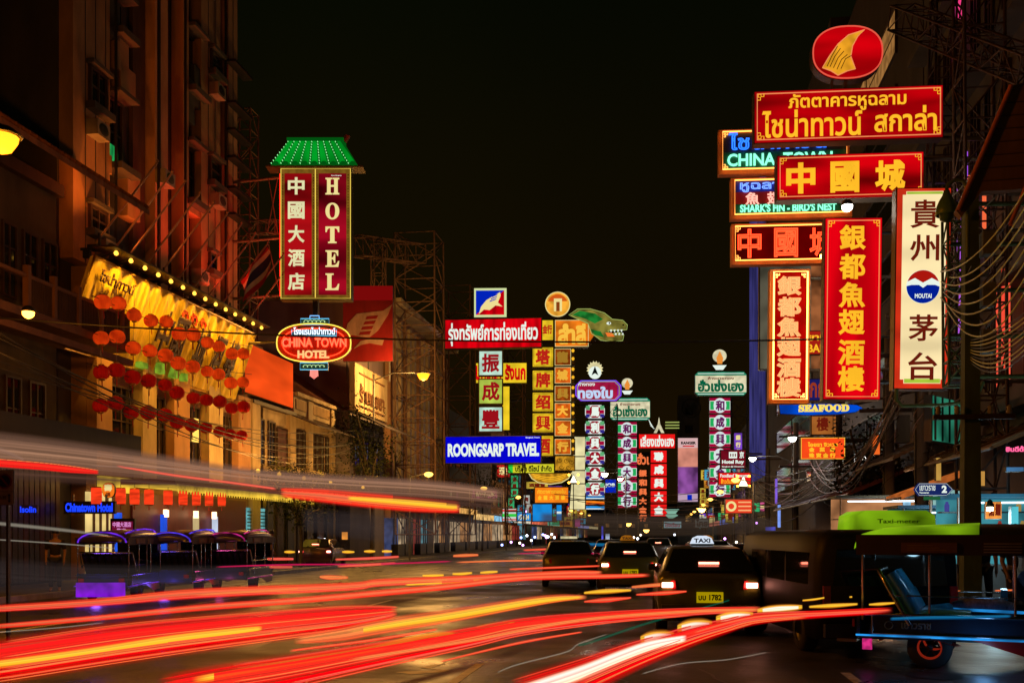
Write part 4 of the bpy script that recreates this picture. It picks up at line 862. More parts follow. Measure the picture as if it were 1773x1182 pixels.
# --- far red group
S = Sign('gold_shop_sign', 'bright red lightbox with white Thai writing below the small tower emblem', 'sign', (1105, 750, 1170, 777), 168, .8); S.casing(.4); S.face(E_('scarlet_lightbox', (1, .01, .01), .85, True)); S.text('เลี่ยงเซ่งเฮง', 1109, 753, 1167, 773, whitel, bold=.04)
S = Sign('tower_emblem', 'small pale lattice tower emblem with green bars above the red far sign', 'emblem', (1122, 722, 1176, 750), 167, .8)
S.poly('tower', [(1141, 722), (1143, 734), (1150, 749), (1145, 749), (1141, 741), (1137, 749), (1132, 749), (1139, 734)], -.1, .1, E_('ivory_white', 0))
for k in range(3): S.box('light_bar', 1152, 730 + k * 5, 1176, 731.5 + k * 5, -.1, .1, E_('pale_green_tube', 0))
for k in range(4): S.tube('ray', [(1133 - k * 2, 742 - k * 3), (1126 - k, 736 - k * 3.4)], .5, 0, whitel, n=4)
for k, (c, y) in enumerate(zip('聯成興大金', (779, 802, 825, 849, 872))): 
    S = Sign('character_box', 'small red box with a white character, %s in the far red column' % (ORD[k] if k < 4 else ORD[5]), 'sign', (1126, y, 1155, y + 22), 168, .8, 'far red character boxes'); S.casing(.4); S.face(E_('scarlet_lightbox', 0), .8); S.text(c, 1132, y + 3, 1149, y + 19, whitel, bold=.07)
for k, (c, y) in enumerate(zip('振和興大金行', (812, 828, 844, 860, 875, 889))): 
    S = Sign('character_box', 'tiny orange character, %s in the column left of the far red boxes' % ORD[k], 'sign', (1104, y, 1122, y + 15), 172, .8, 'far orange character boxes'); S.casing(.4, mat=boardk); S.text(c, 1106, y + 1, 1120, y + 13, E_('ember_lettering', (1, .2, .06), .9, True), .05, bold=.06)
S = Sign('thai_sign', 'orange Thai letters beside the top of the far red boxes', 'sign', (1101, 782, 1125, 806), 171, .8); S.casing(.3, mat=boardk); S.text('ฮั่วเ', 1103, 784, 1124, 804, E_('ember_lettering', 0), bold=.04)
S = Sign('advert_panel', 'tall pink and purple lit advertisement panel with black and red print at the top', 'billboard', (1173, 757, 1209, 869), 160, .8); S.casing(.4)
S.box('face_panel', 1174, 758, 1208, 775, .002, .03, E_('pink_white_ad', (.8, .5, .5), .85, True)); S.box('face_panel', 1174, 775, 1208, 808, .002, .03, E_('salmon_ad', (.75, .28, .2), .8, True, .35, .6)); S.box('face_panel', 1174, 808, 1208, 854, .002, .03, E_('violet_ad', (.28, .08, .35), .8, True, .7, .5)); S.box('face_panel', 1174, 854, 1208, 868, .002, .03, E_('lilac_ad', (.6, .4, .55), .8, True))
S.text('RANGER', 1179, 764, 1205, 769, black, .05, bold=.06); S.box('red_print_line', 1182, 771, 1202, 773, .032, .04, redflat); S.box('blue_mark', 1190, 856, 1198, 866, .032, .05, E_('royal_blue', 0))
S = Sign('bird_emblem', 'dim round emblem with a dark bird on the grey tower', 'emblem', (1180, 689, 1213, 722), 185, 1); ring = ell(1197, 706, 16, 16, 26)
S.tube('ring', ring, .9, 0, M('emblem_dark', (.04, .04, .045), .5), True); S.poly('bird', [(1188, 695), (1195, 704), (1203, 693), (1204, 702), (1199, 710), (1200, 716), (1195, 716), (1190, 706)], -.05, .1, M('emblem_dark', 0))
# --- right middle small signs
S = Sign('hotel_sign', 'maroon lightbox with white hotel name and small building crest', 'sign', (1247, 778, 1292, 811), 90, .7); S.casing(.3); S.face(E_('maroon_lightbox', (.2, .005, .015), .8, True, .3)); S.text('Hotel Roy', 1250, 796, 1288, 804, whitel, bold=.05); S.text('Bangkok @ Chinatown', 1250, 806, 1288, 809, whitel); S.box('crest', 1262, 782, 1276, 793, .03, .05, whitel)
for x in (1264, 1268, 1272): S.box('crest_window', x, 785, x + 2, 790, .052, .06, MC['maroon_lightbox'])
S.text('京', 1280, 781, 1288, 793, whitel); S.strut(1290, 785, XR, 0, .08)
S = Sign('restaurant_sign', 'small red sign with a yellow row of letters below the maroon hotel sign', 'sign', (1243, 817, 1301, 839), 84, .7); S.casing(.3); S.face(E_('scarlet_lightbox', 0)); S.text('Foodland Yaowarat', 1247, 820, 1297, 826, whitel); S.text('ข้าวต้มกลาง', 1248, 828, 1280, 837, goldl)
S = Sign('restaurant_sign', 'small orange red sign with a pale round face emblem near the road end', 'sign', (1255, 863, 1303, 889), 70, .7); S.casing(.3); S.face(E_('orange_scarlet', (.95, .06, .02), .85, True)); S.poly('emblem', ell(1266, 876, 9, 9, 20), .03, .05, paleg); S.poly('emblem_face', ell(1266, 876, 5, 5, 12), .052, .06, E_('orange_scarlet', 0))
for y in (869, 876, 883): S.box('text_bar', 1278, y - 1.2, 1300, y + 1.2, .03, .045, E_('pale_orange_bar', (1, .5, .2), .9, False))
S = Sign('shop_sign', 'tiny pale blue shop sign in front of the far buildings', 'sign', (1148, 901, 1181, 915), 120, .8); S.casing(.3); S.face(E_('ice_panel', (.45, .75, .8), .8, True)); S.text('โรงเรียน', 1151, 904, 1177, 912, E_('pink_ink', 0), bold=.03)
S = Sign('shop_sign', 'small grey sign with dark Thai letters left of the orange red face sign', 'sign', (1202, 897, 1228, 914), 110, .8); S.casing(.3); S.face(E_('grey_panel', (.2, .2, .18), .6, True)); S.text('ไทย', 1205, 899, 1225, 911, black, bold=.04)
S = Sign('glass_sign', 'pale green stacked glasses shaped neon near the far red column', 'neon sign', (1149, 880, 1176, 900), 150, .8)
S.poly('panel', [(1150, 881), (1176, 881), (1170, 888), (1174, 892), (1165, 897), (1158, 897), (1152, 891), (1156, 888)], -.1, .05, E_('mint_panel', (.3, .6, .45), .7, True))
# ground level left: hotel name board, led board
S = Sign('hotel_name_board', 'dark board with blue letters reading Chinatown Hotel above the lit doorway', 'sign', (110, 867, 199, 889), 33, .9); S.casing(.15); S.face(M('ink_blue_board', (.01, .01, .02), .4)); S.text('Chinatown Hotel', 114, 870, 196, 886, E_('blue_letters', (.01, .05, 1), 1.3, True), bold=.05)
S.box('hanger', 125, 855, 127, 867, -.1, 0, steel); S.box('hanger', 182, 855, 184, 867, -.1, 0, steel)
S = Sign('led_board', 'small LED board with pink Chinese characters inside the hotel entrance', 'led display', (191, 897, 233, 927), 34, .9); S.casing(.15, mat=black); S.box('screen', 194, 902, 230, 923, .002, .02, E_('led_crimson', (.2, .005, .04), .7, True)); S.text('中國大酒店', 196, 903, 228, 912, E_('led_pink', (.7, .25, .6), 1, False), bold=.03); S.text('歡迎', 203, 914, 219, 922, E_('led_pink', 0), bold=.03); S.box('stand', 210, 927, 214, 965, -.1, 0, black)
S = Sign('round_shop_sign', 'orange disc sign with a pale character pattern under the yellow canopy', 'sign', (177, 834, 199, 862), 33.5, .9); S.poly('casing', ell(188, 848, 11, 13.5, 20, .8), -.1, 0, boxside); S.poly('face_panel', ell(188, 848, 10.3, 12.8, 20, .8), .002, .02, E_('disc_orange', (1, .2, .01), .9, True)); S.text('壽', 181, 838, 195, 850, paleg, bold=.04); S.text('福', 184, 852, 192, 859, inkr)
S = Sign('letter_sign', 'blue lit word on the dark shutters left of the hotel doorway', 'sign', (35, 874, 65, 888), 28, .9); S.casing(.05, mat=boardk); S.text('Isolin', 36, 876, 64, 887, E_('blue_letters', 0), bold=.03)
S = Sign('parking_sign', 'square no parking sign with dark blue disc at the left edge', 'traffic sign', (-2, 813, 24, 874), 13, 1); S.casing(.02, mat=steel); S.box('plate', -1, 814, 23, 850, .002, .012, M('sign_white', (.45, .38, .33), .5)); S.poly('disc', ell(9, 833, 12.5, 13, 24), .014, .018, M('sign_red', (.3, .02, .02), .4)); S.poly('disc_centre', ell(9, 833, 10, 10.5, 24), .02, .023, M('sign_blue', (.02, .03, .15), .4)); S.poly('slash', [(2, 827), (4, 825), (16, 839), (14, 841)], .025, .028, M('sign_red', 0)); S.box('plate', -1, 851, 23, 873, .002, .012, M('sign_white', 0)); S.text('1-30', 1, 858, 12, 864, black, .02, bold=.02); S.poly('arrow', [(17, 854), (20, 858), (18, 858), (18, 866), (20, 866), (17, 870), (14, 866), (16, 866), (16, 858), (14, 858)], .014, .02, black); S.box('sign_post', 9, 874, 13, 1153, -.08, -.02, steel)
# ================================================================== LANTERN BOARD
XB = -19.0
def bp(px, h, X=XB): return Vector((X, wy(px, X), h))
ya, yb = wy(150, -18.9), wy(432, -18.9)
lb = thing('lantern_board', 'long yellow lit sign board leaning over the hotel entrance behind rows of red lanterns', 'sign board', (-19.4, (ya + yb) / 2, 7.9))
H_ = (yb - ya) / 2
brd = M('board_yellow_vinyl', (.75, .55, .05), .6, 0, .6, 1.6)
v = [(-.35, -H_, 0), (.75, -H_, 3.0), (.75, H_, 3.0), (-.35, H_, 0)]
mesh('face_panel', v + [(a - .12, b, c) for a, b, c in v], [(3, 2, 1, 0), (4, 5, 6, 7), (0, 1, 5, 4), (1, 2, 6, 5), (2, 3, 7, 6), (3, 0, 4, 7)], brd, lb)
tube('edge_trim', [(-.3, -H_, 0), (.8, -H_, 3.0), (.8, H_, 3.0), (-.3, H_, 0)], .05, M('gold_paint', (.5, .3, .06), .4, .5), lb, 6, True)
_d = Vector((1.1, 0, 3)).normalized(); RB = Matrix(((0, _d.x, _d.z), (1, 0, 0), (0, _d.z, -_d.x))).to_euler()
vs, fs = [], []; NF = 220; rf2 = random.Random(4)   # the vinyl hangs in vertical folds
for k in range(NF + 1):
    y_ = -H_ + 2 * H_ * k / NF; a_ = .05 * math.sin(k * .55) + .03 * math.sin(k * .23 + 1) + .012 * rf2.random()
    vs += [(-.29 + a_ * 1.2, y_, .02), (.24 + a_, y_, 1.5), (.79 + a_ * .4, y_, 2.98)]
for k in range(NF): fs += [(3 * k, 3 * k + 3, 3 * k + 4, 3 * k + 1), (3 * k + 1, 3 * k + 4, 3 * k + 5, 3 * k + 2)]
mesh('folded_vinyl', vs, fs, brd, lb, True)
goldc = E_('board_gold_letter', (1, .42, .02), .95, False, .3)
for k, px in enumerate((170, 215, 262, 308, 350, 385, 418)):      # flood lamps on the board's hood wash the tower
    fl = box('flood_lamp', (.1, wy(px, XB) - (ya + yb) / 2 - .18, 3.45), (.45, wy(px, XB) - (ya + yb) / 2 + .18, 3.6), darkm, lb); 
    q = lamp('flood_light', (-19.15, wy(px, XB), 11.72), (1, .26, .03) if px < 300 else (1, .07, .02), 520 if px > 300 else 430, .08)
    q.data.type = 'SPOT'; q.data.spot_size = math.radians(120); q.data.spot_blend = .9; q.rotation_euler = (math.pi - .0, math.radians(14), 0)
for c, f0, f1 in (('中', .36, .44), ('國', .45, .53), ('城', .60, .68), ('酒', .72, .80), ('樓', .82, .90)):
    me, a_, b_, c_, d_ = tmesh(c, M('black_letter', (.03, .01, .005), .5), .045, 0)
    q = -H_ + 2 * H_ * f0; w_ = 2 * H_ * (f1 - f0)
    o = obj('character', me, lb, loc=(-.35 + 1.1 / 3 * .9 + .24, q, .9), sc=(w_ / (b_ - a_), 1.75 / (d_ - c_), .6)); o.rotation_euler = RB
me, a_, b_, c_, d_ = tmesh('ไชน่าทาวน์', M('black_letter', (.03, .01, .005), .5), .04, 0)
o = obj('lettering', me, lb, loc=(-.35 + 1.1 / 3 * 2.3 + .2, -H_ + .4, 2.3), sc=(2.2 / (b_ - a_), .45 / (d_ - c_), .6)); o.rotation_euler = RB
lime_ = E_('lime_box_lamp', (.3, .5, .03), .6, True, .5, 3)
for f, w_, h_ in ((.44, .35, .4), (.52, .45, .45), (.59, .25, .3), (.33, .5, .2)):
    q = -H_ + 2 * H_ * f; box('lime_light_box', (-.2, q, .08), (.05, q + w_, .08 + h_), lime_, lb)
redmot = M('red_motif', (.5, .03, .01), .5)
for f in (.50, .56, .62):
    q = -H_ + 2 * H_ * f; tube('red_scroll', [(.66 + .0, q + .28 * math.cos(a * .9) * (1 - a * .05), 2.4 + .3 * math.sin(a * .9) * (1 - a * .05)) for a in range(12)], .035, redmot, lb, 5)
# bulbs along its top edge
bulb = E_('warm_bulb', (1, .5, .05), 2.6, False)
for k in range(14):
    q = -H_ + 2 * H_ * (k + .5) / 14
    bar('bulb_arm', (.75, q, 3.1), (1.25, q, 3.25), .02, darkm, lb); lathe('lamp_bulb', [(.0, -.09), (.06, -.06), (.08, 0), (.05, .06), (0, .09)], bulb, lb, 10, (1.28, q, 3.2))
    bl_ = lamp('bulb_glow', (XB - .4 + 1.16, (ya + yb) / 2 + q, 7.9 + 3.0), (1, .45, .035), 330, .06)
    bl_.data.type = 'SPOT'; bl_.data.spot_size = math.radians(95); bl_.data.spot_blend = .6; bl_.rotation_euler = (0, math.radians(38), 0)
hood = M('board_hood', (.05, .02, .015), .6)
box('hood', (.7, -H_, 3.28), (1.5, H_, 3.34), hood, lb)
for k in range(9):
    q = -H_ + 2 * H_ * (k + .3) / 9; box('frame_bracket', (.0, q, 3.34), (.7, q + .06, 3.42), darkm, lb); box('frame_bracket', (.64, q, 3.34), (.7, q + .06, 3.9), darkm, lb)
# flag poles above
polem = M('pale_pole', (.35, .2, .17), .4, .2)
flagr, flagw, flagb = M('flag_red', (.35, .01, .02), .8), M('flag_white', (.5, .45, .45), .8), M('flag_blue', (.02, .02, .12), .8)
pole_px = (152, 181, 206, 236, 263, 290, 318, 345, 370, 400, 418)
for k, px in enumerate(pole_px):
    y_ = wy(px, -19.3); o = thing('flag_pole', ORDN[k] + ' slanting pole from the left above the lantern board' if 0 else ['slanting pole nearest the balcony house', 'second slanting pole after the balcony house', 'slanting pole left of the green curtain column', 'slanting pole below the green lit window strip', 'slanting pole in front of the dark recess', 'middle slanting pole above the lantern board', 'slanting pole before the reddish wall', 'slanting pole left of the draped flag', 'slanting pole carrying the draped red white and blue flag', 'slanting pole just before the lattice mast', 'last slanting pole beside the lattice mast'][k], 'flag pole', (-19.3, y_, 11.2), group='slanting poles above the lantern board')
    bar('pole', (0, 0, 0), (2.3, .4, 3.1), .035, polem, o); lathe('finial', [(0, -.05), (.06, 0), (0, .08)], polem, o, 8, (2.32, .4, 3.15))
    box('socket', (-.15, -.06, -.15), (.1, .06, .1), darkm, o)
    if k in (8, 5):
        n_ = 10; cols = [flagr, flagw, flagb, flagw, flagr]
        for j, (a, b) in enumerate(((0, .17), (.17, .34), (.34, .66), (.66, .83), (.83, 1))):
            vs = []; fs = []
            for i in range(n_ + 1):
                f = i / n_; base = Vector((1.1 + 1.15 * f, .2 + .2 * f, 1.48 + 1.55 * f))
                for g_ in (a, b): vs.append(base + Vector((.10 * math.sin(6 * f + g_ * 4) + .25 * g_, .10 * math.cos(7 * f + g_ * 3), -1.0 * g_)))
            for i in range(n_): fs.append((2 * i, 2 * i + 1, 2 * i + 3, 2 * i + 2))
            if k == 8: mesh('flag_stripe', vs, fs, cols[j], o, True)
# paper lanterns
lan = E_('red_lantern_emissive', (1, .07, .004), .42, True, .5, 3); lan.node_tree.nodes['Principled BSDF'].inputs[0].default_value = (.5, .012, .008, 1); lan2 = E_('red_lantern_dim', (.8, .012, .003), .1, True, .5, 3); lan2.node_tree.nodes['Principled BSDF'].inputs[0].default_value = (.5, .012, .008, 1); lang = M('lantern_gold_cap', (.5, .25, .05), .4, .5)  # lantern emission stands in for bulb light, stronger in the upper rows
lprof = [(.10, .22), (.19, .19), (.26, .10), (.285, 0), (.26, -.10), (.19, -.19), (.10, -.22)]
def ribbed_lantern(o, m):
    k = ('rib', m.name)
    if k not in SH:
        v, f = [], []; pr = [(.10, .22), (.15, .205), (.20, .17), (.24, .12), (.262, .06), (.27, 0), (.262, -.06), (.24, -.12), (.20, -.17), (.15, -.205), (.10, -.22)]; n = 28
        for r, z in pr:
            for i in range(n): a = 2 * math.pi * i / n; q = r * (1 if i % 2 == 0 else .93); v.append((q * math.cos(a), q * math.sin(a), z))
        for j in range(len(pr) - 1):
            for i in range(n): i2 = (i + 1) % n; f.append((j * n + i, (j + 1) * n + i, (j + 1) * n + i2, j * n + i2))
        me = bpy.data.meshes.new('lantern_body'); me.from_pydata(v, [], f); me.materials.append(m); SH[k] = me
    return obj('lantern_body', SH[k], o, loc=(0, 0, .3))
rows = [[(530, 512), (605, 515), (686, 573), (775, 603), (848, 607), (916, 676), (988, 680), (1058, 716), (1123, 736), (1185, 775), (1245, 775)],
        [(522, 692), (600, 686), (682, 743), (767, 758), (847, 786), (912, 826), (987, 842), (1060, 862), (1118, 880), (1180, 925), (1243, 920)],
        [(522, 868), (597, 860), (678, 896), (762, 914), (845, 933), (910, 975), (992, 1000), (1055, 1010), (1123, 1020), (1184, 1052), (1243, 1048)],
        [(518, 1038), (592, 1028), (678, 1072), (758, 1078), (845, 1088), (908, 1126), (982, 1140), (1055, 1150), (1123, 1170), (1180, 1187), (1240, 1190)]]
rn = ('top', 'second', 'third', 'lowest')
XLn = -17.75
ords = ('leftmost', 'second', 'third', 'fourth', 'fifth', 'middle', 'seventh', 'eighth', 'ninth', 'last but one', 'rightmost')
for r_, row in enumerate(rows):
    for c_, (zx, zy) in enumerate(row):
        px, py = zx / 2.954, 350 + zy / 2.954; t = tw(px, XLn); p = P(px, py, t)
        o = thing('paper_lantern', 'round red paper lantern, %s in the %s row at the lantern board' % (ords[c_], rn[r_]), 'lantern', p - Vector((0, 0, .3)), random.uniform(0, 3), 'round red paper lanterns in four rows', random.uniform(-.12, .12)); o.scale = (random.uniform(.9, 1.06),) * 3
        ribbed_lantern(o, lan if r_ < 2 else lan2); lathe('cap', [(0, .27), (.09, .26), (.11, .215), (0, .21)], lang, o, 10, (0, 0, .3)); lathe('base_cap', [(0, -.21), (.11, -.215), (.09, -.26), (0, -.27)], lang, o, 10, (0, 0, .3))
        for q in range(10):
            a = 2 * math.pi * q / 10; 
        bar('tassel', (0, 0, .04), (0, 0, -.22), .018, redmot, o, 5)
        bar('hanging_string', (0, 0, .56), (0, 0, .56 + (.9 if r_ else .6)), .008, wirel, o, 4)
for q, (pa, pb) in enumerate((((160, 512), (436, 600)), ((150, 572), (436, 648)), ((150, 628), (436, 694)), ((150, 688), (436, 742)))):
    a, b = P(pa[0], pa[1], tw(pa[0], XLn)), P(pb[0], pb[1], tw(pb[0], XLn))
    c = thing('lantern_wire', 'thin wire carrying the %s row of lanterns' % rn[q], 'wire', a); tube('wire', [(b - a) * i / 10 - Vector((0, 0, .25 * math.sin(math.pi * i / 10))) for i in range(11)], .012, wirem, c, 4)
# cylinder lanterns under the hotel canopy
cyl = E_('glowing_red_lantern', (1, .05, .01), .95, True, .4, 5, 1)
for k, px in enumerate((167, 209, 233, 258, 291, 317, 340, 362, 384)):
    X2 = -18.6; t = tw(px, X2); p = P(px, 858 + k * .8, t)
    o = thing('cylinder_lantern', 'glowing red cylinder lantern, %s from the left under the yellow canopy' % ('first', 'second', 'third', 'fourth', 'fifth', 'sixth', 'seventh', 'eighth', 'last')[k], 'lantern', p - Vector((0, 0, .27)), 0, 'red cylinder lanterns under the canopy')
    lathe('lantern_body', [(.16, 0), (.17, .1), (.17, .45), (.16, .54)], cyl, o, 12); lathe('cap', [(0, .58), (.15, .57), (.165, .54)], lang, o, 12); lathe('base_cap', [(.165, 0), (.14, -.03), (0, -.04)], lang, o, 12); bar('tassel', (0, 0, -.03), (0, 0, -.2), .02, redmot, o, 5); bar('hanging_string', (0, 0, .58), (0, 0, .85), .01, darkm, o, 4)
lamp('canopy_light', (-18.6, wy(230, -18.6), 3.2), (1, .55, .12), 30, .3); lamp('canopy_light', (-18.6, wy(350, -18.6), 3.2), (1, .5, .1), 30, .3)
# ================================================================== STREET LAMPS
def street_lamp(label, px, py, t, col, core, power, pole_dx=0, r=.16, arm=None, polemat=None, post=True):
    p = P(px, py, t); o = thing('street_lamp', label, 'street lamp', (p.x + pole_dx, p.y, 0.13 if post else p.z))
    h = p.z - (.13 if post else p.z)
    if post: bar('post', (0, 0, 0), (0, 0, h + .1), .07, polemat or steel, o, 8); tube('arm', [(0, 0, h - .3), (-pole_dx * .4, 0, h + .15), (-pole_dx, 0, h + .12)], .04, polemat or steel, o, 6)
    hd = obj('lamp_head', None, o) if 0 else None
    lathe('lamp_head', [(0, .16), (r * .7, .13), (r * 1.25, .02), (r * 1.15, 0)], darkm, o, 12, (-pole_dx, 0, h + .03))
    lathe('lamp_glass', [(r * 1.0, .03), (r * .95, -.05), (r * .6, -r * .75), (0, -r)], E_('lamp_glass_%s' % (label[:14].replace(' ', '_')), col, core, False), o, 12, (-pole_dx, 0, h))
    if power: lamp('street_light_glow', (p.x, p.y, p.z - r - .12), col, power, r)
    return o
sod = (1, .33, .03)
street_lamp('sodium street lamp glaring at the far left edge in front of the balcony house', 3, 240, 15, (1, .3, .01), 3.2, 1700, -1.8, .24)
street_lamp('sodium street lamp on a long thin arm before the ochre pilaster building', 733, 648, 62, (1, .5, .12), 28, 3600, -3.2, .4)
street_lamp('amber floodlight under the balcony of the old house', 49, 542, 24, sod, 14, 260, 0, .14, post=False)
street_lamp('white street lamp shining beside the small orange right hand sign', 1372, 758, 48, (1, .95, .85), 28, 260, 2.2, .2)
street_lamp('white street lamp low beside the maroon hotel sign', 1303, 793, 62, (1, .95, .8), 28, 260, 2.5, .22)
street_lamp('white lamp glaring between the golden characters and the tall red sign', 1467, 358, 24.5, (1, .92, .75), 30, 90, 0, .13, post=False)
street_lamp('small yellow lamp at the corner of the lowest neon sign', 1424, 443, 25.5, (1, .6, .1), 16, 30, 0, .06, post=False)
street_lamp('amber lamp above the tiny far signs', 1215, 880, 120, (1, .5, .08), 18, 600, 0, .5, post=False)
street_lamp('pale street lamp between the two character columns', 1047, 820, 118, (1, .8, .55), 22, 900, 2.5, .42)
street_lamp('small pale street lamp right of the square blue sign', 1074, 828, 140, (1, .8, .55), 16, 0, 2.5, .4)
street_lamp('small amber lamp over the far traffic', 1088, 906, 135, (1, .5, .08), 18, 500, 0, .42, post=False)
street_lamp('second small amber lamp over the far traffic', 1119, 917, 110, (1, .5, .08), 18, 300, 0, .33, post=False)
for i, (px, py, t, s_) in enumerate(((993, 828, 100, 8), (1287, 832, 82, 10))):
    S = Sign('warning_sign', ('lit triangle sign on the blank creamy panel', 'lit triangle sign with amber bulbs beside the right column')[i], 'warning sign', (px - s_, py - s_, px + s_, py + s_), t, .8)
    S.poly('casing', [(px, py - s_), (px + s_, py + s_), (px - s_, py + s_)], -.1, 0, darkm); S.poly('face_panel', [(px, py - s_ + 2), (px + s_ - 2, py + s_ - 1), (px - s_ + 2, py + s_ - 1)], .002, .03, E_('triangle_white', (1, .9, .6), 3, False))
    for a, b in ((-s_, -s_ * .8), (s_, -s_ * .8), (-s_, s_ * .9), (s_, s_ * .9)): S.poly('amber_bulb', ell(px + a, py + b, 2, 2, 10), .02, .1, E_('amber_bulb', (1, .42, .03), 10, False))
    S.box('sign_post', px - .7, py + s_, px + .7, 925 + 1.6 * F / t, -.1, 0, steel)
for k, px in enumerate((462, 498, 540, 585, 640)):
    y_ = wy(px, -16.9); o = thing('street_lamp', ['warm bulb lamp under the orange sheet panel', 'warm bulb lamp before the first tin awning', 'warm bulb lamp before the second tin awning', 'warm bulb lamp before the third tin awning', 'warm bulb lamp by the dark bushy tree'][k], 'lamp', (-17.3, y_, 4.02))
    bar('lamp_stem', (0, 0, 0), (0, 0, .35), .03, darkm, o, 6); lathe('lamp_bulb', [(0, -.1), (.08, -.06), (.1, 0), (.07, .07), (0, .1)], E_('warm_bulb', 0), o, 10, (0, 0, .42)); lamp('bulb_glow', (-17.3, y_, 4.75), (1, .46, .09), 300, .1)
# hanging bell shaped green lamp
p = P(1639, 366, 19); o = thing('street_lamp', 'green bell shaped lamp hanging from a curved arm over the cream liquor sign', 'street lamp', p - Vector((0, 0, .3)))
lathe('lamp_shade', [(0, .42), (.05, .4), (.08, .3), (.14, .2), (.19, .08), (.21, -.06), (.19, -.08)], M('green_enamel', (.10, .2, .07), .4), o, 18, (0, 0, .3)); lathe('lamp_glass', [(.15, 0), (.12, -.12), (0, -.18)], M('frosted_glass', (.06, .14, .05), .3), o, 12, (0, 0, .26))
tube('arm', [(0, 0, .72), (.03, 0, .82), (.16, 0, .9), (.3, 0, .86), (.38, 0, .7), (.38, 0, .3), (.38, 0, -.6)], .035, M('arm_green', (.16, .22, .12), .45, .3), o, 8)
# thick utility post on the right, ladder lattice beside it
p = P(1680, 925, 19.5)
o = thing('utility_post', 'thick greenish concrete utility post right of the cream liquor sign', 'utility post', (p.x, p.y, .13)); pc = M('green_lit_concrete', (.07, .1, .025), .8, 0, .4, 3, .2)  # greenish light on the post is put into its base colour
mesh('post', [(-.17, -.17, 0), (.17, -.17, 0), (.17, .17, 0), (-.17, .17, 0), (-.12, -.12, 8.2), (.12, -.12, 8.2), (.12, .12, 8.2), (-.12, .12, 8.2)], [(3, 2, 1, 0), (4, 5, 6, 7), (0, 1, 5, 4), (1, 2, 6, 5), (2, 3, 7, 6), (3, 0, 4, 7)], pc, o)
for z in (3.8,): box('cross_arm', (-.75, -.26, z), (.75, -.18, z + .1), wood, o); [lathe('insulator', [(.03, 0), (.06, .04), (.04, .1), (.06, .13), (0, .18)], M('porcelain', (.3, .27, .22), .3), o, 8, (xx, -.22, z + .1)) for xx in (-.65, -.3, .3, .65)]
for z in (5.1, 6.0, 7.0): box('meter_box', (.18, -.2, z), (.42, .1, z + .45), M('meter_grey', (.2, .2, .17), .5), o)
truss('lattice_mast', 'green lattice mast standing between the cream liquor sign and the thick post', 'lattice mast', P(1657, 668, 20.5), P(1655, 378, 20.5), .42, 7, greenm, .03)
tube_o = thing('support_bracket', 'bent greenish pipe bracket under the cream liquor sign', 'bracket', P(1552, 672, 21.3)); tube('pipe', [(0, 0, 0), (0, 0, -.25), (.12, 0, -.38), (.9, 0, -.38), (1.6, 0, -.3), (1.75, 0, .1)], .04, greenm, tube_o, 8)
truss('lattice_mast', 'tall dark lattice mast rising out of the picture at the right', 'lattice mast', P(1700, 925, 24), P(1694, -20, 24), .9, 12, M('dark_rust', (.07, .04, .03), .7, .3), .04)
truss('lattice_mast', 'thin dark lattice mast behind the wide Thai sign', 'lattice mast', P(1622, 800, 27.5), P(1640, -10, 27.5), .7, 12, MC['dark_rust'], .035)
truss('lattice_boom', 'dark lattice arm reaching out above the oval fin sign', 'lattice mast', P(1790, 120, 22), P(1560, 30, 27), .6, 8, MC['dark_rust'], .03)
truss('lattice_mast', 'slim rusty lattice tower left of the hotel sign', 'lattice mast', P(421, 925, 50), P(424, 195, 50), 1.0, 20, rust, .045)
truss('lattice_boom', 'short lattice arm tying the tall hotel sign to its tower', 'lattice mast', P(440, 395, 49), P(486, 393, 47), .6, 3, steel, .035)
# scaffolds
truss('scaffold_tower', 'open rusty scaffold tower rising behind the red billboard', 'scaffold', P(728, 925, 72), P(726, 412, 72), 2.9, 13, rust, .07)
truss('scaffold_tower', 'rusty scaffold frame holding the travel agency signs', 'scaffold', P(795, 925, 86.5), P(795, 500, 86.5), 2.4, 9, rust, .07)
truss('scaffold_tower', 'second scaffold frame between the character boxes and the yellow column', 'scaffold', P(892, 925, 90), P(892, 604, 90), 1.6, 8, rust, .06)
truss('roof_truss', 'slanting roof truss between hotel sign and scaffold tower', 'scaffold', P(612, 425, 66), P(722, 440, 70), 1.3, 6, rust, .05)
truss('roof_truss', 'upright truss leg under the slanting roof truss', 'scaffold', P(655, 500, 67), P(655, 425, 67), .8, 3, rust, .05)
# ================================================================== CABLES
def cable(label, a, b, sag, r=.018, mat=None, group=None, n=14, cat='cable'):
    a, b = Vector(a), Vector(b); o = tube('power_cable', [(b - a) * i / n - Vector((0, 0, sag * 4 * (i / n) * (1 - i / n))) for i in range(n + 1)], r, mat or wirem, None, 4); o.location = a
    return tag(o, label, cat, group)
cable('long dark cable crossing the whole street in front of the neon oval', P(-30, 548, 26), P(1800, 572, 24), .45, .022, n=30)
rc = random.Random(11)
wg = M('lime_lit_cable', (.6, .68, .12), .45)
G1, G2, G3 = 'sagging cables along the left shophouses', 'sagging cables by the thick post', 'tangled cables along the right shops'
for k in range(7):
    cable('thin sagging cable running past the lanterns to the cream shophouses', P(-20, 560 + rc.uniform(0, 90), 24 + k * .2), P(640, 735 + rc.uniform(0, 50), 64), rc.uniform(.5, 1.9), .014 + .004 * (k % 3), None, G1, 20)
for k in range(8):
    cable('pale green cable fanning from the thick post to the upper right', P(1640 + rc.uniform(-12, 12), 470 + k * 9, 20.5), P(1800, 290 + k * 24, 13.5), .35 + .06 * k, .014, wg, G2)
for k in range(10):
    cable('pale green cable in the bundle leaving the thick post to the right', P(1672, 590 + k * 3, 20), P(1800, 520 + k * 7, 13.5), .12 + .03 * k, .012, wg if k % 3 else wirem, G2)
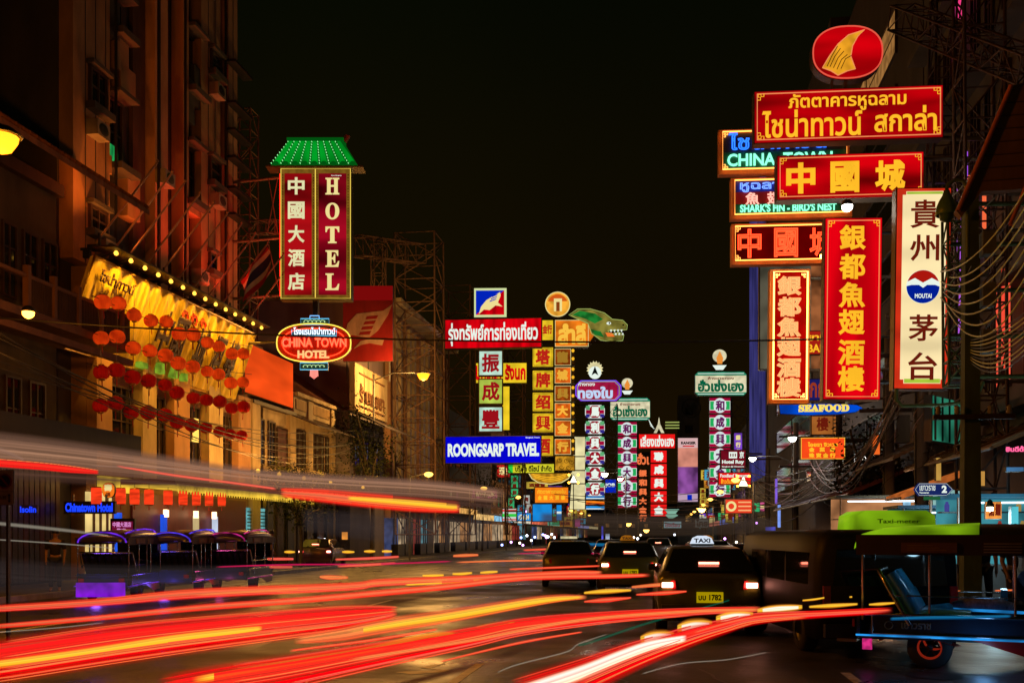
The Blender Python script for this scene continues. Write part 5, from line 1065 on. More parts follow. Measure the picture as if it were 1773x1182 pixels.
for k in range(14):
    a = P(1555 + rc.uniform(-14, 10), 680 + rc.uniform(-10, 20), 27); b = P(1405 + rc.uniform(-12, 30), 770 + k * 5, 52)
    cable('sagging pinkish cable between the seafood banner and the dark post', a, b, rc.uniform(.8, 2.2), .02, M('dusty_cable', (.2, .12, .12), .6) if k % 2 else wirem, G3)
for k in range(14):
    a = P(1450 + rc.uniform(-20, 20), 800 + rc.uniform(-20, 25), 45); b = P(1290 + rc.uniform(-8, 20), 800 + k * 5, 85)
    cable('sagging violet grey cable beyond the small orange sign', a, b, rc.uniform(.6, 2.5), .03, M('violet_cable', (.22, .17, .22), .6) if k % 2 else wirem, G3)
for k in range(8):
    cable('dark cable hanging between the lattice masts at the right', P(1700 + rc.uniform(-20, 60), 300 + 40 * k, 19), P(1560 + rc.uniform(-10, 20), 330 + 35 * k, 30), rc.uniform(.3, 1.2), .015, None, G2)
for k in range(7):
    cable('thin cable crossing the far street among the signs', P(960 + 20 * k, 855 + 6 * k, 95), P(1330, 835 + 9 * k, 88), rc.uniform(.3, 1.0), .03, M('violet_cable', 0), 'thin cables over the far street')
# utility poles along the right shops
for k, (px, t, lb) in enumerate(((1597, 27, 'dark utility pole behind the lime roofed minibus'), (1540, 33, 'dark utility pole with tangled wires right of the small orange sign'), (1452, 44, 'slim utility pole below the small orange sign'), (1378, 60, 'slim far utility pole among violet cables'), (1330, 78, 'farthest utility pole on the right kerb'))):
    p = P(px, 925, t); o = thing('utility_pole', lb, 'utility post', (p.x, p.y, .13)); bar('post', (0, 0, 0), (0, 0, 8.3), .16, M('pole_concrete', (.12, .1, .09), .8), o, 9)
    for z in (5.6, 7.4): box('cross_arm', (-1, -.25, z), (1, -.17, z + .12), wood, o)
    box('transformer_box', (.18, -.2, 4.6), (.6, .2, 5.5), M('meter_grey', 0), o); bar('conduit', (-.2, -.1, 0), (-.2, -.1, 7), .03, darkm, o, 5)
    for q in range(10):
        a0 = rc.uniform(0, 6.28); tube('wire_coil', [(.22 * math.cos(a0 + i * .7) * (1 + .5 * rc.random()), .22 * math.sin(a0 + i * .7) * (1 + .5 * rc.random()) - .15, 3.0 + q * .35 + i * .12 + .2 * rc.random()) for i in range(9)], .014, M('dusty_cable', 0) if q % 2 else wirem, o, 4)
# ================================================================== RIGHT SHOP FRONTS
def awning(label, X0, X1, px0, px1, z0, z1, mat, th=.08, name='awning'):
    ya_, yb_ = wy(px0, XR), wy(px1, XR); yc_ = (ya_ + yb_) / 2; h_ = (yb_ - ya_) / 2
    o = thing(name, label, 'awning', (XR, yc_, z0)); a, b = X0 - XR, X1 - XR
    v = [(a, -h_, 0), (a, h_, 0), (b, h_, z1 - z0), (b, -h_, z1 - z0)]
    mesh('canopy_sheet', v + [(p, q, r - th) for p, q, r in v], [(3, 2, 1, 0), (4, 5, 6, 7), (0, 4, 7, 3), (1, 2, 6, 5), (2, 3, 7, 6), (0, 1, 5, 4)], mat, o)
    n_ = max(3, int(h_ * 1.6))
    for k in range(n_ + 1):
        q = -h_ + 2 * h_ * k / n_; bar('rib', (a, q, .02), (b, q, z1 - z0 + .02), .03, mat, o, 5)
    bar('front_rail', (a, -h_, -.05), (a, h_, -.05), .04, steel, o, 6)
    return o
awning('grey ribbed awning behind the thick post above the teal shop sign', 6.7, 9, 1690, 1600, 4.0, 5.1, M('grey_tin', (.2, .19, .17), .55, .3, .4, 3))
awning('brown ribbed awning at the right edge above the blue food stall', 6.9, 9, 1900, 1700, 3.6, 4.5, M('brown_tin', (.17, .11, .06), .6, .3, .4, 3))
awning('orange lit awning left of the blue food stall', 6.4, 8.4, 1735, 1698, 2.75, 3.5, E_('orange_awning', (.9, .22, .04), .5, True, .5, 1.5, 2))
awning('dusty red awning over the shops behind the minibus', 6.6, 9, 1590, 1500, 3.2, 4.2, M('dusty_red', (.2, .05, .035), .7, 0, .4, 2))
awning('violet grey awning below the dark utility pole', 6.6, 9, 1495, 1410, 3.2, 4.0, M('violet_tin', (.15, .12, .15), .6, .2, .4, 2))
S = Sign('slanting_board', 'large slanting brown board hanging at the far right above the cables', 'board', (1655, 150, 1790, 400), 17, -.4)
S.poly('board', [(1748, 150), (1800, 150), (1800, 330), (1700, 330), (1664, 372), (1655, 360)], -.2, 0, M('board_brown', (.2, .09, .05), .7, 0, .4, 2)); S.tube('edge_beam', [(1750, 152), (1658, 362)], 4, .03, M('red_primer', (.6, .16, .08), .6), n=6); S.tube('edge_beam', [(1800, 270), (1748, 392)], 3.4, .03, M('red_primer', 0), n=6)
for k in range(7): S.box('board_seam', 1700, 180 + k * 22, 1800, 181 + k * 22, .0, .02, wood)
def stall(label, px, py0, py1, t, w, c1, c2, seed):
    """lit shop interior with shelves, seen through its open front"""
    r = random.Random(seed); a = P(px, 925, t); o = thing('food_stall', label, 'stall', (a.x, a.y, .13)); hz_ = (925 - py0) / F * t + EYE - .13
    box('back_wall', (-w / 2, .9, 0), (w / 2, 1.0, hz_), c1, o); box('counter', (-w / 2, -.3, 0), (w / 2, .1, .95), M('counter_steel', (.25, .27, .28), .3, .8), o); box('roof', (-w / 2 - .1, -.6, hz_), (w / 2 + .1, 1.05, hz_ + .07), c2, o)
    for x in (-w / 2 + .04, w / 2 - .04): bar('post', (x, -.55, 0), (x, -.55, hz_), .025, steel, o, 6)
    for k in range(3): box('shelf', (-w / 2, .55, 1.2 + k * .42), (w / 2, .88, 1.23 + k * .42), darkm, o)
    for k in range(16):
        x = -w / 2 + .1 + (w - .2) * r.random(); z = 1.23 + .42 * r.randrange(3); c = E_('goods_%d' % (k % 6), [(.5, .05, .03), (.05, .3, .35), (.6, .4, .1), (.1, .35, .1), (.6, .6, .6), (.1, .1, .5)][k % 6], .5, False)
        lathe('jar', [(0, 0), (.05, 0), (.055, .14), (.03, .19), (.03, .22), (0, .22)], c, o, 8, (x, .68, z))
    bar('tube_lamp', (-w * .4, -.2, hz_ - .1), (w * .4, -.2, hz_ - .1), .02, E_('cool_tube', (.6, .85, 1), 5, False), o, 6)
    return o
stall('blue lit food stall at the right edge behind the big three wheeler', 1742, 862, 0, 21, 2.3, E_('cyan_wall', (.07, .38, .45), .55, True, .5, 2), E_('blue_canvas', (.05, .25, .4), .4, True, .4, 1.5), 1); lamp('stall_glow', P(1735, 900, 20.2), (.4, .8, 1), 90, .3)
stall('teal shop interior seen between the posts of the big three wheeler', 1650, 880, 0, 24, 2.6, E_('teal_wall', (.06, .22, .25), .45, True, .6, 2), M('roof_tarp', (.03, .08, .12), .6), 2); lamp('stall_glow', P(1640, 915, 23), (.5, .8, 1), 60, .3)
stall('warm lit shop front behind the lime roofed minibus', 1540, 862, 0, 31, 3.2, E_('warm_wall', (.7, .3, .12), .6, True, .6, 1.6), M('roof_tarp', 0), 3); lamp('stall_glow', P(1540, 890, 30), (1, .5, .25), 90, .3)
for k, (px, py0, py1, t, c, lb, ch) in enumerate(((1720, 868, 898, 20, (1, .35, .06), 'orange lit banner with red characters on the blue food stall', '粥'), (1570, 868, 888, 30, (.3, .55, .75), 'tall pale blue drinks cooler between shop posts', None), (1700, 935, 955, 22.5, (.8, .1, .1), 'red and white round signs seen through the three wheeler', None))):
    S = Sign('stall_banner', lb, 'banner', (px - 14 if k == 0 else px - 7, py0, px + 14 if k == 0 else px + 7, py1), t, .8); S.casing(.05); S.face(E_('stall_face_%d' % k, c, .9, True, .4, 5), .6)
    if ch: S.text(ch, px - 10, py0 + 3, px, py1 - 5, inkr, bold=.07); S.text('麵', px + 1, py0 + 3, px + 11, py1 - 5, inkr, bold=.07)
street_lamp('bare white hot bulb over the orange stall banner', 1714, 880, 19.6, (1, .85, .6), 12, 60, 0, .06, post=False)
S = Sign('neon_sign', 'pink scribbled neon line high at the right edge', 'neon sign', (1738, 770, 1790, 800), 16, -.3); S.text('ยินดีต้อนรับ', 1740, 772, 1800, 782, E_('pink_scribble', (1, .12, .3), 1.3, False), bold=.05)
# ================================================================== small far lights and shop bits on the left, middle
def trims(lst, nm, cat):
    for (px, py, w, h, t, c, st_, lb) in lst:
        S = Sign(nm, lb, cat, (px - w / 2, py - h / 2, px + w / 2, py + h / 2), t, .8); S.casing(.12); S.face(E_('lit_%d_%d' % (px, py), c, st_, True, .3, 2), .5)
trims([(1668, 905, 18, 12, 24, (.9, .8, .4), .8, 'small yellow lit notice under the teal gold shop sign'), (1600, 892, 10, 26, 27, (.15, .5, .7), .7, 'upright teal lit panel left of the thick post'), (1757, 893, 12, 34, 20, (.1, .6, .7), .8, 'upright cyan lit panel at the right edge of the food stall'), (1517, 770, 13, 34, 36, (1, .16, .02), .8, 'upright orange red lit banner among the tangled cables'), (1544, 782, 9, 24, 34, (.4, .1, .8), .8, 'small purple lit strip beside the orange red banner'), (1545, 806, 8, 18, 34, (.5, .8, .1), .7, 'small lime lit strip below the purple one'), (1625, 812, 9, 40, 26, (.9, .5, .1), .6, 'narrow amber lit column between the awnings'), (1700, 828, 10, 26, 23, (1, .5, .1), .7, 'amber lit strip just right of the thick post'), (1757, 812, 30, 8, 19, (.1, .3, .6), .6, 'blue lit awning edge at the right edge'), (1590, 912, 34, 6, 26, (1, .25, .1), .8, 'red orange lit counter edge behind the minibus'), (572, 901, 11, 40, 62, (.2, .55, .4), .8, 'tall mint green lit panel among the dark left shops'), (597, 927, 11, 14, 60, (1, .35, .05), .9, 'small orange lit box in the left shops'), (558, 923, 9, 22, 61, (1, .6, .3), .8, 'narrow cream lit panel beside the mint panel'), (635, 909, 12, 24, 70, (.08, .3, .6), .8, 'blue lit panel in the middle of the left shops'), (611, 900, 5, 18, 66, (.5, .8, 1), .9, 'slim white blue lit strip in the left shops'), (546, 920, 8, 5, 60, (.9, .9, .9), .9, 'tiny white lit notice in the left shops'), (1349, 893, 6, 40, 62, (.25, .4, 1), .9, 'thin upright blue light beside the right pillars'), (1334, 918, 18, 14, 60, (.1, .1, .6), .9, 'small blue violet screen sign by the right kerb'), (1344, 850, 5, 44, 66, (.3, .15, .9), .8, 'thin upright violet strip sign on the right block'), (1043, 925, 4, 30, 110, (.1, .1, .9), 1, 'thin far blue upright light in the middle of the street'), (1052, 932, 8, 18, 105, (.5, .6, .8), .8, 'far pale blue lit kiosk'), (1000, 905, 10, 14, 110, (.6, .1, .3), .8, 'far pink lit shop bit under the blank panel'), (985, 930, 30, 5, 100, (.8, .7, .4), .8, 'far creamy lit stall strip under the blank panel')], 'lit_sign', 'sign')
_rb = random.Random(5); _more = [(_rb.uniform(860, 1110) if q % 2 else _rb.uniform(1330, 1420), _rb.uniform(922, 944), _rb.uniform(60, 130), _rb.choice([(.3, .4, 1), (.8, .85, 1), (.4, .8, 1), (.7, .3, 1), (1, .8, .6)])) for q in range(34)]
for k, (px, py, t, c) in enumerate(tuple(_more) + ((885, 938, 90, (.8, .7, .6)), (920, 935, 90, (.5, .8, 1)), (985, 938, 92, (.6, .7, 1)), (1000, 940, 95, (.9, .9, 1)), (1168, 925, 100, (.4, 1, .7)), (1310, 905, 60, (.4, .2, 1)), (1298, 935, 58, (.3, .3, 1)), (1375, 932, 45, (.2, .3, 1)), (1402, 931, 44, (.3, .4, 1)), (562, 933, 58, (1, .7, .4)), (910, 885, 100, (1, .6, .3)), (1340, 958, 50, (1, .3, .6)), (940, 925, 95, (1, .5, .8)), (960, 930, 95, (.4, .8, 1)), (1230, 935, 70, (.8, .4, 1)), (1255, 932, 70, (.3, .5, 1)), (1275, 938, 68, (1, .7, .8)), (1320, 930, 62, (.6, .4, 1)), (1205, 930, 90, (1, .8, .5)), (1355, 935, 55, (.5, .5, 1)))):
    o = thing('bare_bulb', ['small glowing bulb over the far left stalls', 'small glowing bulb over the far right stalls'][px > 1100], 'bulb', P(px, py, t), group=['bulbs over the far left stalls', 'bulbs over the far right stalls'][px > 1100])
    lathe('bulb_glass', [(0, -1), (.7, -.7), (1, 0), (.7, .7), (0, 1)], E_('bulb_%d' % (k % 10), c, 7, False), o, 10); o.children[0].scale = (t * .0012,) * 3; bar('flex', (0, 0, 0), (0, 0, .5), .01, darkm, o, 4)
# the crowd of small lit shop signs along both rows
cn = [('red', (1, .03, .02)), ('amber', (1, .4, .04)), ('white', (.85, .85, .75)), ('cyan', (.1, .6, .9)), ('green', (.05, .7, .25)), ('violet', (.35, .1, 1)), ('yellow', (1, .7, .08)), ('pink', (1, .15, .4))]
rs = random.Random(31); combos = [(c, sh, sd, ht) for c in range(8) for sh in range(3) for sd in range(2) for ht in range(2)]; rs.shuffle(combos)
glyphs = '金銀樓酒海鮮茶燕窩珠寶行藥店'
for c, sh, sd, ht in combos[:50]:
    X = rs.uniform(-19.2, -16.4) if sd == 0 else rs.uniform(6.7, 8.6); y = rs.uniform(88, 230) if sd == 0 else rs.uniform(85, 230)
    if sd == 0 and y < 84 and ht == 1: y += 40
    z = rs.uniform(2.9, 4.6) if ht == 0 else rs.uniform(5.0, 9.0 if sd == 0 else 11); w, h = ((.8, 2.4), (2.6, .8), (1.3, 1.3))[sh]; k_ = .6 + y / 260; w *= k_; h *= k_
    o = thing('shop_sign', 'small %s %s lit sign %s in the far %s row of shops' % (cn[c][0], ('upright', 'wide', 'square')[sh], ('low', 'high')[ht], ('left', 'right')[sd]), 'sign', (X, y, z), 0, 'small lit shop signs far along the street')
    box('casing', (-w / 2 - .05, 0, -.05), (w / 2 + .05, .2, h + .05), boxside, o); box('face_panel', (-w / 2, -.02, 0), (w / 2, -.002, h), E_('small_' + cn[c][0], cn[c][1], .5, True, .5, .7), o)
    st = ''.join(rs.choice(glyphs) for _ in range(3)); ink_ = inkr if c in (1, 2, 3, 4, 6) else paleg
    if sh == 0: [text(st[q], -w * .32, h * (.68 - .31 * q), w * .32, h * (.92 - .31 * q), -.04, ink_, o, bold=.05) for q in range(3)]
    elif sh == 1: text(st, -w * .4, h * .2, w * .4, h * .8, -.04, ink_, o, bold=.05)
    else: text(st[0], -w * .35, h * .15, w * .35, h * .85, -.04, ink_, o, bold=.05)
    bar('bracket_arm', (0, .1, h * .8), ((-2.5 if sd == 0 else 2), .1, h * .8), .04, steel, o, 5)
for k in range(16):
    sd = k % 2; y = 60 + k * 9.5; X = -15.6 if sd == 0 else 6.0
    o = thing('street_lamp', 'slim amber street lamp in the far %s kerb row' % ('left', 'right')[sd], 'street lamp', (X, y, .13), 0, ('far left', 'far right')[sd] + ' kerb street lamps')
    bar('post', (0, 0, 0), (0, 0, 5.2), .06, steel, o, 6); bar('arm', (0, 0, 5.1), (1.2 if sd == 0 else -1.2, 0, 5.4), .04, steel, o, 5)
    lathe('lamp_glass', [(0, -.2), (.22, -.12), (.3, 0), (.2, .1), (0, .14)], E_('amber_lamp_glass', (1, .5, .08), 4, False), o, 10, (1.2 if sd == 0 else -1.2, 0, 5.3))
    if k < 10: lamp('street_light_glow', (X + (1.2 if sd == 0 else -1.2), y, 4.9), (1, .5, .12), 90, .25)
# plants on the cream row balconies and pavement trees
leafm = M('dark_leaves', (.03, .036, .012), .9, 0, .6, 8, 0, .05); leafm2 = M('olive_leaves', (.09, .1, .015), .9, 0, .5, 8, 0, .05); bark = M('bark', (.05, .035, .02), .9)
def plant(label, x, y, z, h, w, n, seed, mat, cat='plant', name='potted_plant', trunk=False):
    r = random.Random(seed); o = thing(name, label, cat, (x, y, z)); vs, fs = [], []
    stems = []
    for k in range(5 if not trunk else 9):
        a = r.uniform(0, 6.28); e_ = Vector((math.cos(a) * w * r.uniform(.2, .5), math.sin(a) * w * r.uniform(.2, .5), h * r.uniform(.6, 1)))
        b_ = Vector((0, 0, h * .45 if trunk else 0)); stems.append((b_, e_)); tube('branch', [b_, b_.lerp(e_, .5) + Vector((0, 0, .05 * h)), e_], .02 if not trunk else .045, bark, o, 5)
    if trunk: tube('trunk', [(0, 0, 0), (.05, .03, h * .3), (0, 0, h * .55)], lambda f: .11 - .05 * f, bark, o, 8)
    for _ in range(n):
        b_, e_ = r.choice(stems); c = b_.lerp(e_, r.uniform(.35, 1.08)) + Vector((r.gauss(0, w * .14), r.gauss(0, w * .14), r.gauss(0, h * .07)))
        L = r.uniform(.06, .13) * (1.6 if trunk else 1); d = Vector((r.gauss(0, 1), r.gauss(0, 1), r.gauss(-.2, .6))).normalized() * L; q = d.cross(Vector((r.gauss(0, 1), r.gauss(0, 1), 1))).normalized() * L * .32
        k = len(vs); vs += [c, c + d * .5 + q, c + d, c + d * .5 - q]; fs.append((k, k + 1, k + 2, k + 3))
    cr = mesh('crown', vs, fs, mat, o)
    if not trunk: lathe('pot', [(.12, 0), (.17, .25), (.18, .26)], tile, o, 10)
    return o
for k, px in enumerate((470, 492, 515, 532, 552, 572, 592)):
    plant(['bushy plant below the mauve blind', 'low leafy plant near the first pilaster', 'trailing plant under the first tin awning', 'leafy plant under the pale shutters', 'dark bush under the second awning', 'spreading bush under the third awning', 'yellowish plant at the end of the cream row'][k], -18.7, wy(px, -18.7), 4.0, 1.1 + .3 * (k % 3), 1.6, 420, 40 + k, leafm2 if k % 2 else leafm)
plant('dark bushy tree standing before the end of the cream shophouses', -17.6, wy(643, -17.6), .13, 9.4, 4.6, 2600, 3, leafm, 'tree', 'street_tree', True)
plant('dark tree with a few yellow lit leaves right of the small orange sign', 7.6, wy(1500, 7.6), .13, 6.0, 2.8, 2200, 4, leafm, 'tree', 'street_tree', True)
plant('dim tree behind the far three wheelers on the left', -17.4, wy(520, -17.4), .13, 4.3, 3.2, 1200, 5, leafm, 'tree', 'street_tree', True)
plant('dim tree below the travel agency signs', -17.4, wy(835, -17.4), .13, 9, 4, 1500, 6, leafm2, 'tree', 'street_tree', True)
# ================================================================== VEHICLES
def loft(name, secs, mat, parent, smooth=True, cap=True):
    vs, fs = [], []; n = len(secs[0])
    for s_ in secs: vs += s_
    for i in range(len(secs) - 1):
        for k in range(n): k2 = (k + 1) % n; fs.append((i * n + k, i * n + k2, (i + 1) * n + k2, (i + 1) * n + k))
    if cap: fs.append(tuple(range(n - 1, -1, -1))); fs.append(tuple(range((len(secs) - 1) * n, len(secs) * n)))
    o = mesh(name, vs, fs, mat, parent, smooth)
    return o
def sec(y, zb, zm, zt, wb, wm, wt_): # cross section of a car body, from sill over roof
    R = [(wb, zb), (wm, zb + (zm - zb) * .45), (wm * .985, zm), (wt_, zt - .05), (wt_ * .86, zt)]
    return [(x, y, z) for x, z in R] + [(-x, y, z) for x, z in R[::-1]]
taill = E_('tail_light_lit', (1, .10, .05), 9, True); taild = M('tail_light_red', (.4, .01, .01), .25); glassb = M('car_glass', (.01, .012, .012), .05, 0, .1, 1, 0, 1)
def wheel(o, x, y, r, w, rim, name='wheel'):
    wo_ = lathe(name, [(r * .55, -w / 2), (r * .92, -w / 2), (r, -w * .3), (r, w * .3), (r * .92, w / 2), (r * .55, w / 2)], rubber, o, 22, (x, y, r)); wo_.rotation_euler = (0, math.pi / 2, 0)
    lathe('rim', [(r * .47, w * .1), (r * .5, -w * .3), (r * .57, -w * .45), (r * .6, -w * .42), (r * .6, w * .42), (r * .57, w * .45), (r * .5, w * .3), (r * .47, -w * .1)], rim, wo_, 24); lathe('hub', [(0, -w * .35), (r * .14, -w * .3), (r * .16, 0), (r * .14, w * .3), (0, w * .35)], darkm, wo_, 10)
    for k in range(6):
        a = k * math.pi / 3; bar('spoke', (.1 * r * math.cos(a), .1 * r * math.sin(a), -.02), (r * .55 * math.cos(a), r * .55 * math.sin(a), -w * .2), .012, darkm, wo_, 5)
    return wo_
def car(label, px, t, paint_, lit=True, cat='taxi', rz=0, sgn=None, plate=True, W_=.87, Hh=1.5, name='taxi'):
    p = P(px, 925, t); o = thing(name, label, cat, (p.x, p.y, 0), rz)
    secs = [sec(-2.25, .32, .9, 1.0, .70, .80, .72), sec(-2.2, .26, .98, 1.06, .78, W_ - .01, .76), sec(-1.98, .22, 1.0, 1.24, .8, W_, .70), sec(-1.68, .2, 1.0, Hh - .04, .8, W_, .65), sec(-.4, .2, 1.0, Hh, .8, W_, .64), sec(.5, .2, .98, Hh - .03, .8, W_, .62), sec(1.1, .2, .97, 1.1, .8, W_, .74), sec(2.0, .24, .85, .88, .78, W_ - .04, .7), sec(2.3, .32, .6, .66, .7, .74, .6)]
    loft('body', secs, paint_, o)
    mesh('rear_window', [(-.74, -2.2, 1.07), (.74, -2.2, 1.07), (.58, -1.72, Hh - .06), (-.58, -1.72, Hh - .06)], [(0, 1, 2, 3)], glassb, o).location = (0, -.03, .015)
    for s_ in (-1, 1):
        mesh('side_window', [(s_ * .86, -1.6, 1.03), (s_ * .86, .9, 1.01), (s_ * .665, .45, Hh - .1), (s_ * .67, -1.35, Hh - .1)], [(0, 1, 2, 3) if s_ > 0 else (3, 2, 1, 0)], glassb, o)
        tl = mesh('tail_light', [(s_ * .55, -2.27, .78), (s_ * .83, -2.2, .78), (s_ * .84, -2.19, .93), (s_ * .57, -2.27, .93), (s_ * .55, -2.22, .78), (s_ * .8, -2.15, .78), (s_ * .8, -2.14, .93), (s_ * .57, -2.22, .93)], BOXF if s_ > 0 else [f[::-1] for f in BOXF], taild, o)
        if lit: box('brake_bulb', (s_ * .7 - .09, -2.3, .81), (s_ * .7 + .09, -2.26, .89), E_('brake_bulb', (1, .35, .25), 14, True), o)
        for y in (-1.4, 1.45): wheel(o, s_ * .78, y, .31, .2, M('alloy', (.3, .3, .3), .35, .8))
        box('mirror', (s_ * .9 - .07, .8, 1.0), (s_ * .9 + .07, .9, 1.12), black, o)
        box('exhaust' if s_ < 0 else 'tow_cover', (s_ * .5 - .04, -2.32, .25), (s_ * .5 + .04, -2.2, .32), darkm, o)
    box('bumper', (-.8, -2.34, .32), (.8, -2.2, .52), paint_, o)
    if lit: box('high_brake_light', (-.17, -2.12, 1.2), (.17, -2.09, 1.235), E_('brake_strip', (1, .2, .12), 8, True), o)
    if plate:
        pl = box('number_plate', (-.22, -2.37, .56), (.22, -2.345, .74), E_('yellow_plate', (.6, .42, .0), .6, False), o)
        text('บบ 1782', -.19, .6, .19, .7, -2.375, black, o, bold=.04)
    if sgn:
        box('sign_base', (-.2, -.45, Hh), (.2, -.25, Hh + .03), black, o)
        prism('roof_sign', [(-.22, Hh + .03), (.22, Hh + .03), (.17, Hh + .14), (.08, Hh + .18), (-.08, Hh + .18), (-.17, Hh + .14)], -.44, -.28, sgn, o); text('TAXI', -.15, Hh + .05, .15, Hh + .13, -.45, M('sign_navy', (.02, .02, .15), .5), o, bold=.04)
    return o
yg_ = M('olive_taxi_paint', (.08, .085, .012), .28, .2, .15, 1, 0, .6); dk = M('plum_car_paint', (.05, .015, .03), .25, .3, .15, 1, 0, .6)
signw = E_('roof_sign_white', (.75, .85, 1), .9, False); signo = E_('roof_sign_amber', (.6, .2, .01), .5, False)
car('yellow green taxi seen from behind with brake lights on and white TAXI roof sign', 1213, 19.0, yg_, True, sgn=signw, rz=.03)
bpy.data.objects['taxi'].children and None
car('dark plum car beside the yellow green taxi', 1308, 23.5, dk, True, 'car', sgn=None, name='parked_car', plate=False)
car('dim taxi with amber roof sign further up the road', 1222, 36, yg_, False, sgn=signo, rz=.05)
car('low olive taxi ahead and left of the near taxi', 1085, 30, yg_, True, sgn=signo, rz=.08)
car('olive car in the middle lane below the blank panel', 985, 34, yg_, False, 'car', name='moving_car', rz=.1, plate=False)
car('dark car farther off in the middle lane', 1060, 44, dk, True, 'car', name='moving_car', rz=.05, plate=False)
car('small far car near the end of the road', 1140, 62, M('silver_paint', (.3, .3, .32), .3, .5), True, 'car', name='moving_car', plate=False)
car('dark sedan near the left shops behind the three wheelers', 560, 52, dk, True, 'car', name='parked_car', rz=.15, plate=False)
# --- three wheelers
def tuktuk(label, loc, rz, canopy, glow, hero=False):
    o = thing('three_wheeler', label, 'three wheeler', loc, rz)    # local: front = +x, left side faces -y
    side = M('navy_panel', (.015, .05, .1), .3, .2); redp = M('red_body_panel', (.3, .01, .01), .35)
    # roof canopy with rounded corners, arched
    secs = []
    for x, z, w in ((-1.55, 1.56, .45), (-1.5, 1.66, .58), (-1.2, 1.76, .62), (0, 1.8, .64), (.9, 1.79, .62), (1.35, 1.7, .58), (1.45, 1.6, .5)):
        secs.append([(x, -w, 1.5 + (z - 1.56) * .3), (x, -w, z - .06), (x, -w * .8, z), (x, 0, z + .04), (x, w * .8, z), (x, w, z - .06), (x, w, 1.5 + (z - 1.56) * .3)])
    loft('canopy', secs, canopy if not hero else M('dark_canopy_top', (.03, .03, .02), .5), o)
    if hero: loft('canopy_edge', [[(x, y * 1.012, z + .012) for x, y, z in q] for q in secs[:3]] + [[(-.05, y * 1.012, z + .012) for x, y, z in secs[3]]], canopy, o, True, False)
    box('canopy_valance', (-1.5, -.67, 1.44), (1.4, -.645, 1.70 if hero else 1.62), M('valance_dark', (.04, .02, .012), .6), o); box('canopy_valance', (-1.5, .645, 1.44), (1.4, .67, 1.62), M('valance_dark', 0), o)
    vp = box('advert_plate', (-.95, -.69, 1.47), (-.3, -.672, 1.6), M('advert_print', (.16, .07, .04), .6), o)
    for k in range(3): box('advert_print_bar', (-.88, -.694, 1.5 + k * .028), (-.42 - .08 * k, -.69, 1.512 + k * .028), M('advert_ink', (.3, .16, .03), .5), o)
    for k in range(4): box('vent_slat', (.0, -.69, 1.475 + k * .035), (.42, -.672, 1.49 + k * .035), M('pale_trim', (.3, .24, .18), .5), o)
    for x in (-1.42, -.62, .35, 1.2):
        for s_ in (-1, 1): bar('roof_post', (x, s_ * .63, .6), (x, s_ * .63, 1.5), .017, chrome, o, 8)
    # tub: side panels
    for s_ in (-1, 1):
        mesh('side_panel', [(-1.35, s_ * .66, .42), (1.0, s_ * .66, .42), (1.02, s_ * .66, .66), (-1.3, s_ * .66, .66)], [(0, 1, 2, 3)], side, o).data.materials[0] = side
        bar('side_rail', (-1.4, s_ * .68, .68), (1.1, s_ * .68, .68), .02, chrome, o, 8); bar('side_rail', (-1.3, s_ * .675, .43), (1.05, s_ * .675, .43), .014, chrome, o, 8)
        bar('grab_rail', (-1.1, s_ * .64, .92), (1.1, s_ * .64, .92), .01, chrome, o, 6)
        for x in (-1.3, .98): bar('side_rail', (x, s_ * .675, .43), (x, s_ * .675, .68), .013, chrome, o, 6)
        bar('light_strip', (-1.5, s_ * .69, .405), (1.0, s_ * .69, .405), .013, glow, o, 6)
        mesh('mudguard', [(-1.2, s_ * .67, .4), (-.95, s_ * .72, .4), (-.62, s_ * .72, .4), (-.3, s_ * .67, .3), (-.25, s_ * .5, .3), (-.62, s_ * .5, .45), (-.95, s_ * .5, .45), (-1.25, s_ * .5, .3)], [(0, 1, 6, 7), (1, 2, 5, 6), (2, 3, 4, 5)], redp, o)
        mesh('lower_skirt', [(-.2, s_ * .655, .41), (1.0, s_ * .655, .41), (1.1, s_ * .655, .22), (.5, s_ * .655, .2)], [(0, 1, 2, 3)], redp, o)
        wheel(o, -.62, s_ * .56, .27, .15, redp if not hero else E_('red_rim', (.5, .03, .01), .35, False)).rotation_euler = (math.pi / 2, 0, 0)
        box('tail_light', (-1.56, s_ * .5 - .07, .5), (-1.53, s_ * .5 + .07, .6), taild, o)
    wheel(o, 1.35, 0, .25, .13, redp).rotation_euler = (math.pi / 2, 0, 0)
    box('floor', (-1.5, -.64, .36), (1.1, .64, .4), darkm, o); box('rear_panel', (-1.5, -.62, .4), (-1.46, .62, .72), side, o)
    # seat: padded, ribbed, blue vinyl
    bv = M('black_vinyl', (.015, .015, .02), .3, 0, .2) if not hero else M('blue_vinyl', (.04, .3, .6), .22, 0, .2, 4, 0, .8)
    for k in range(7):
        y = -.56 + k * .187; s1 = tube('seat_back_roll', [(-.78, y, .64), (-.92, y, .92), (-1.1, y, 1.2)], .1, bv, o, 8); s1.scale = (1, 1, 1); tube('seat_roll', [(-.78, y, .64), (-.5, y, .68), (-.15, y, .66)], .095, bv, o, 8)
    tube('seat_frame', [(-.85, -.66, .55), (-1.02, -.66, .85), (-1.22, -.66, 1.24), (-1.2, .66, 1.24), (-1.05, .66, .85)], .03, chrome, o, 6)
    box('seat_base', (-.95, -.6, .4), (-.12, .6, .57), black, o)
    dsx = .45
    box('driver_seat', (dsx - .18, -.26, .5), (dsx + .2, .26, .64), bv, o); box('driver_seat_back', (dsx - .26, -.24, .64), (dsx - .18, .24, 1.0), bv, o)
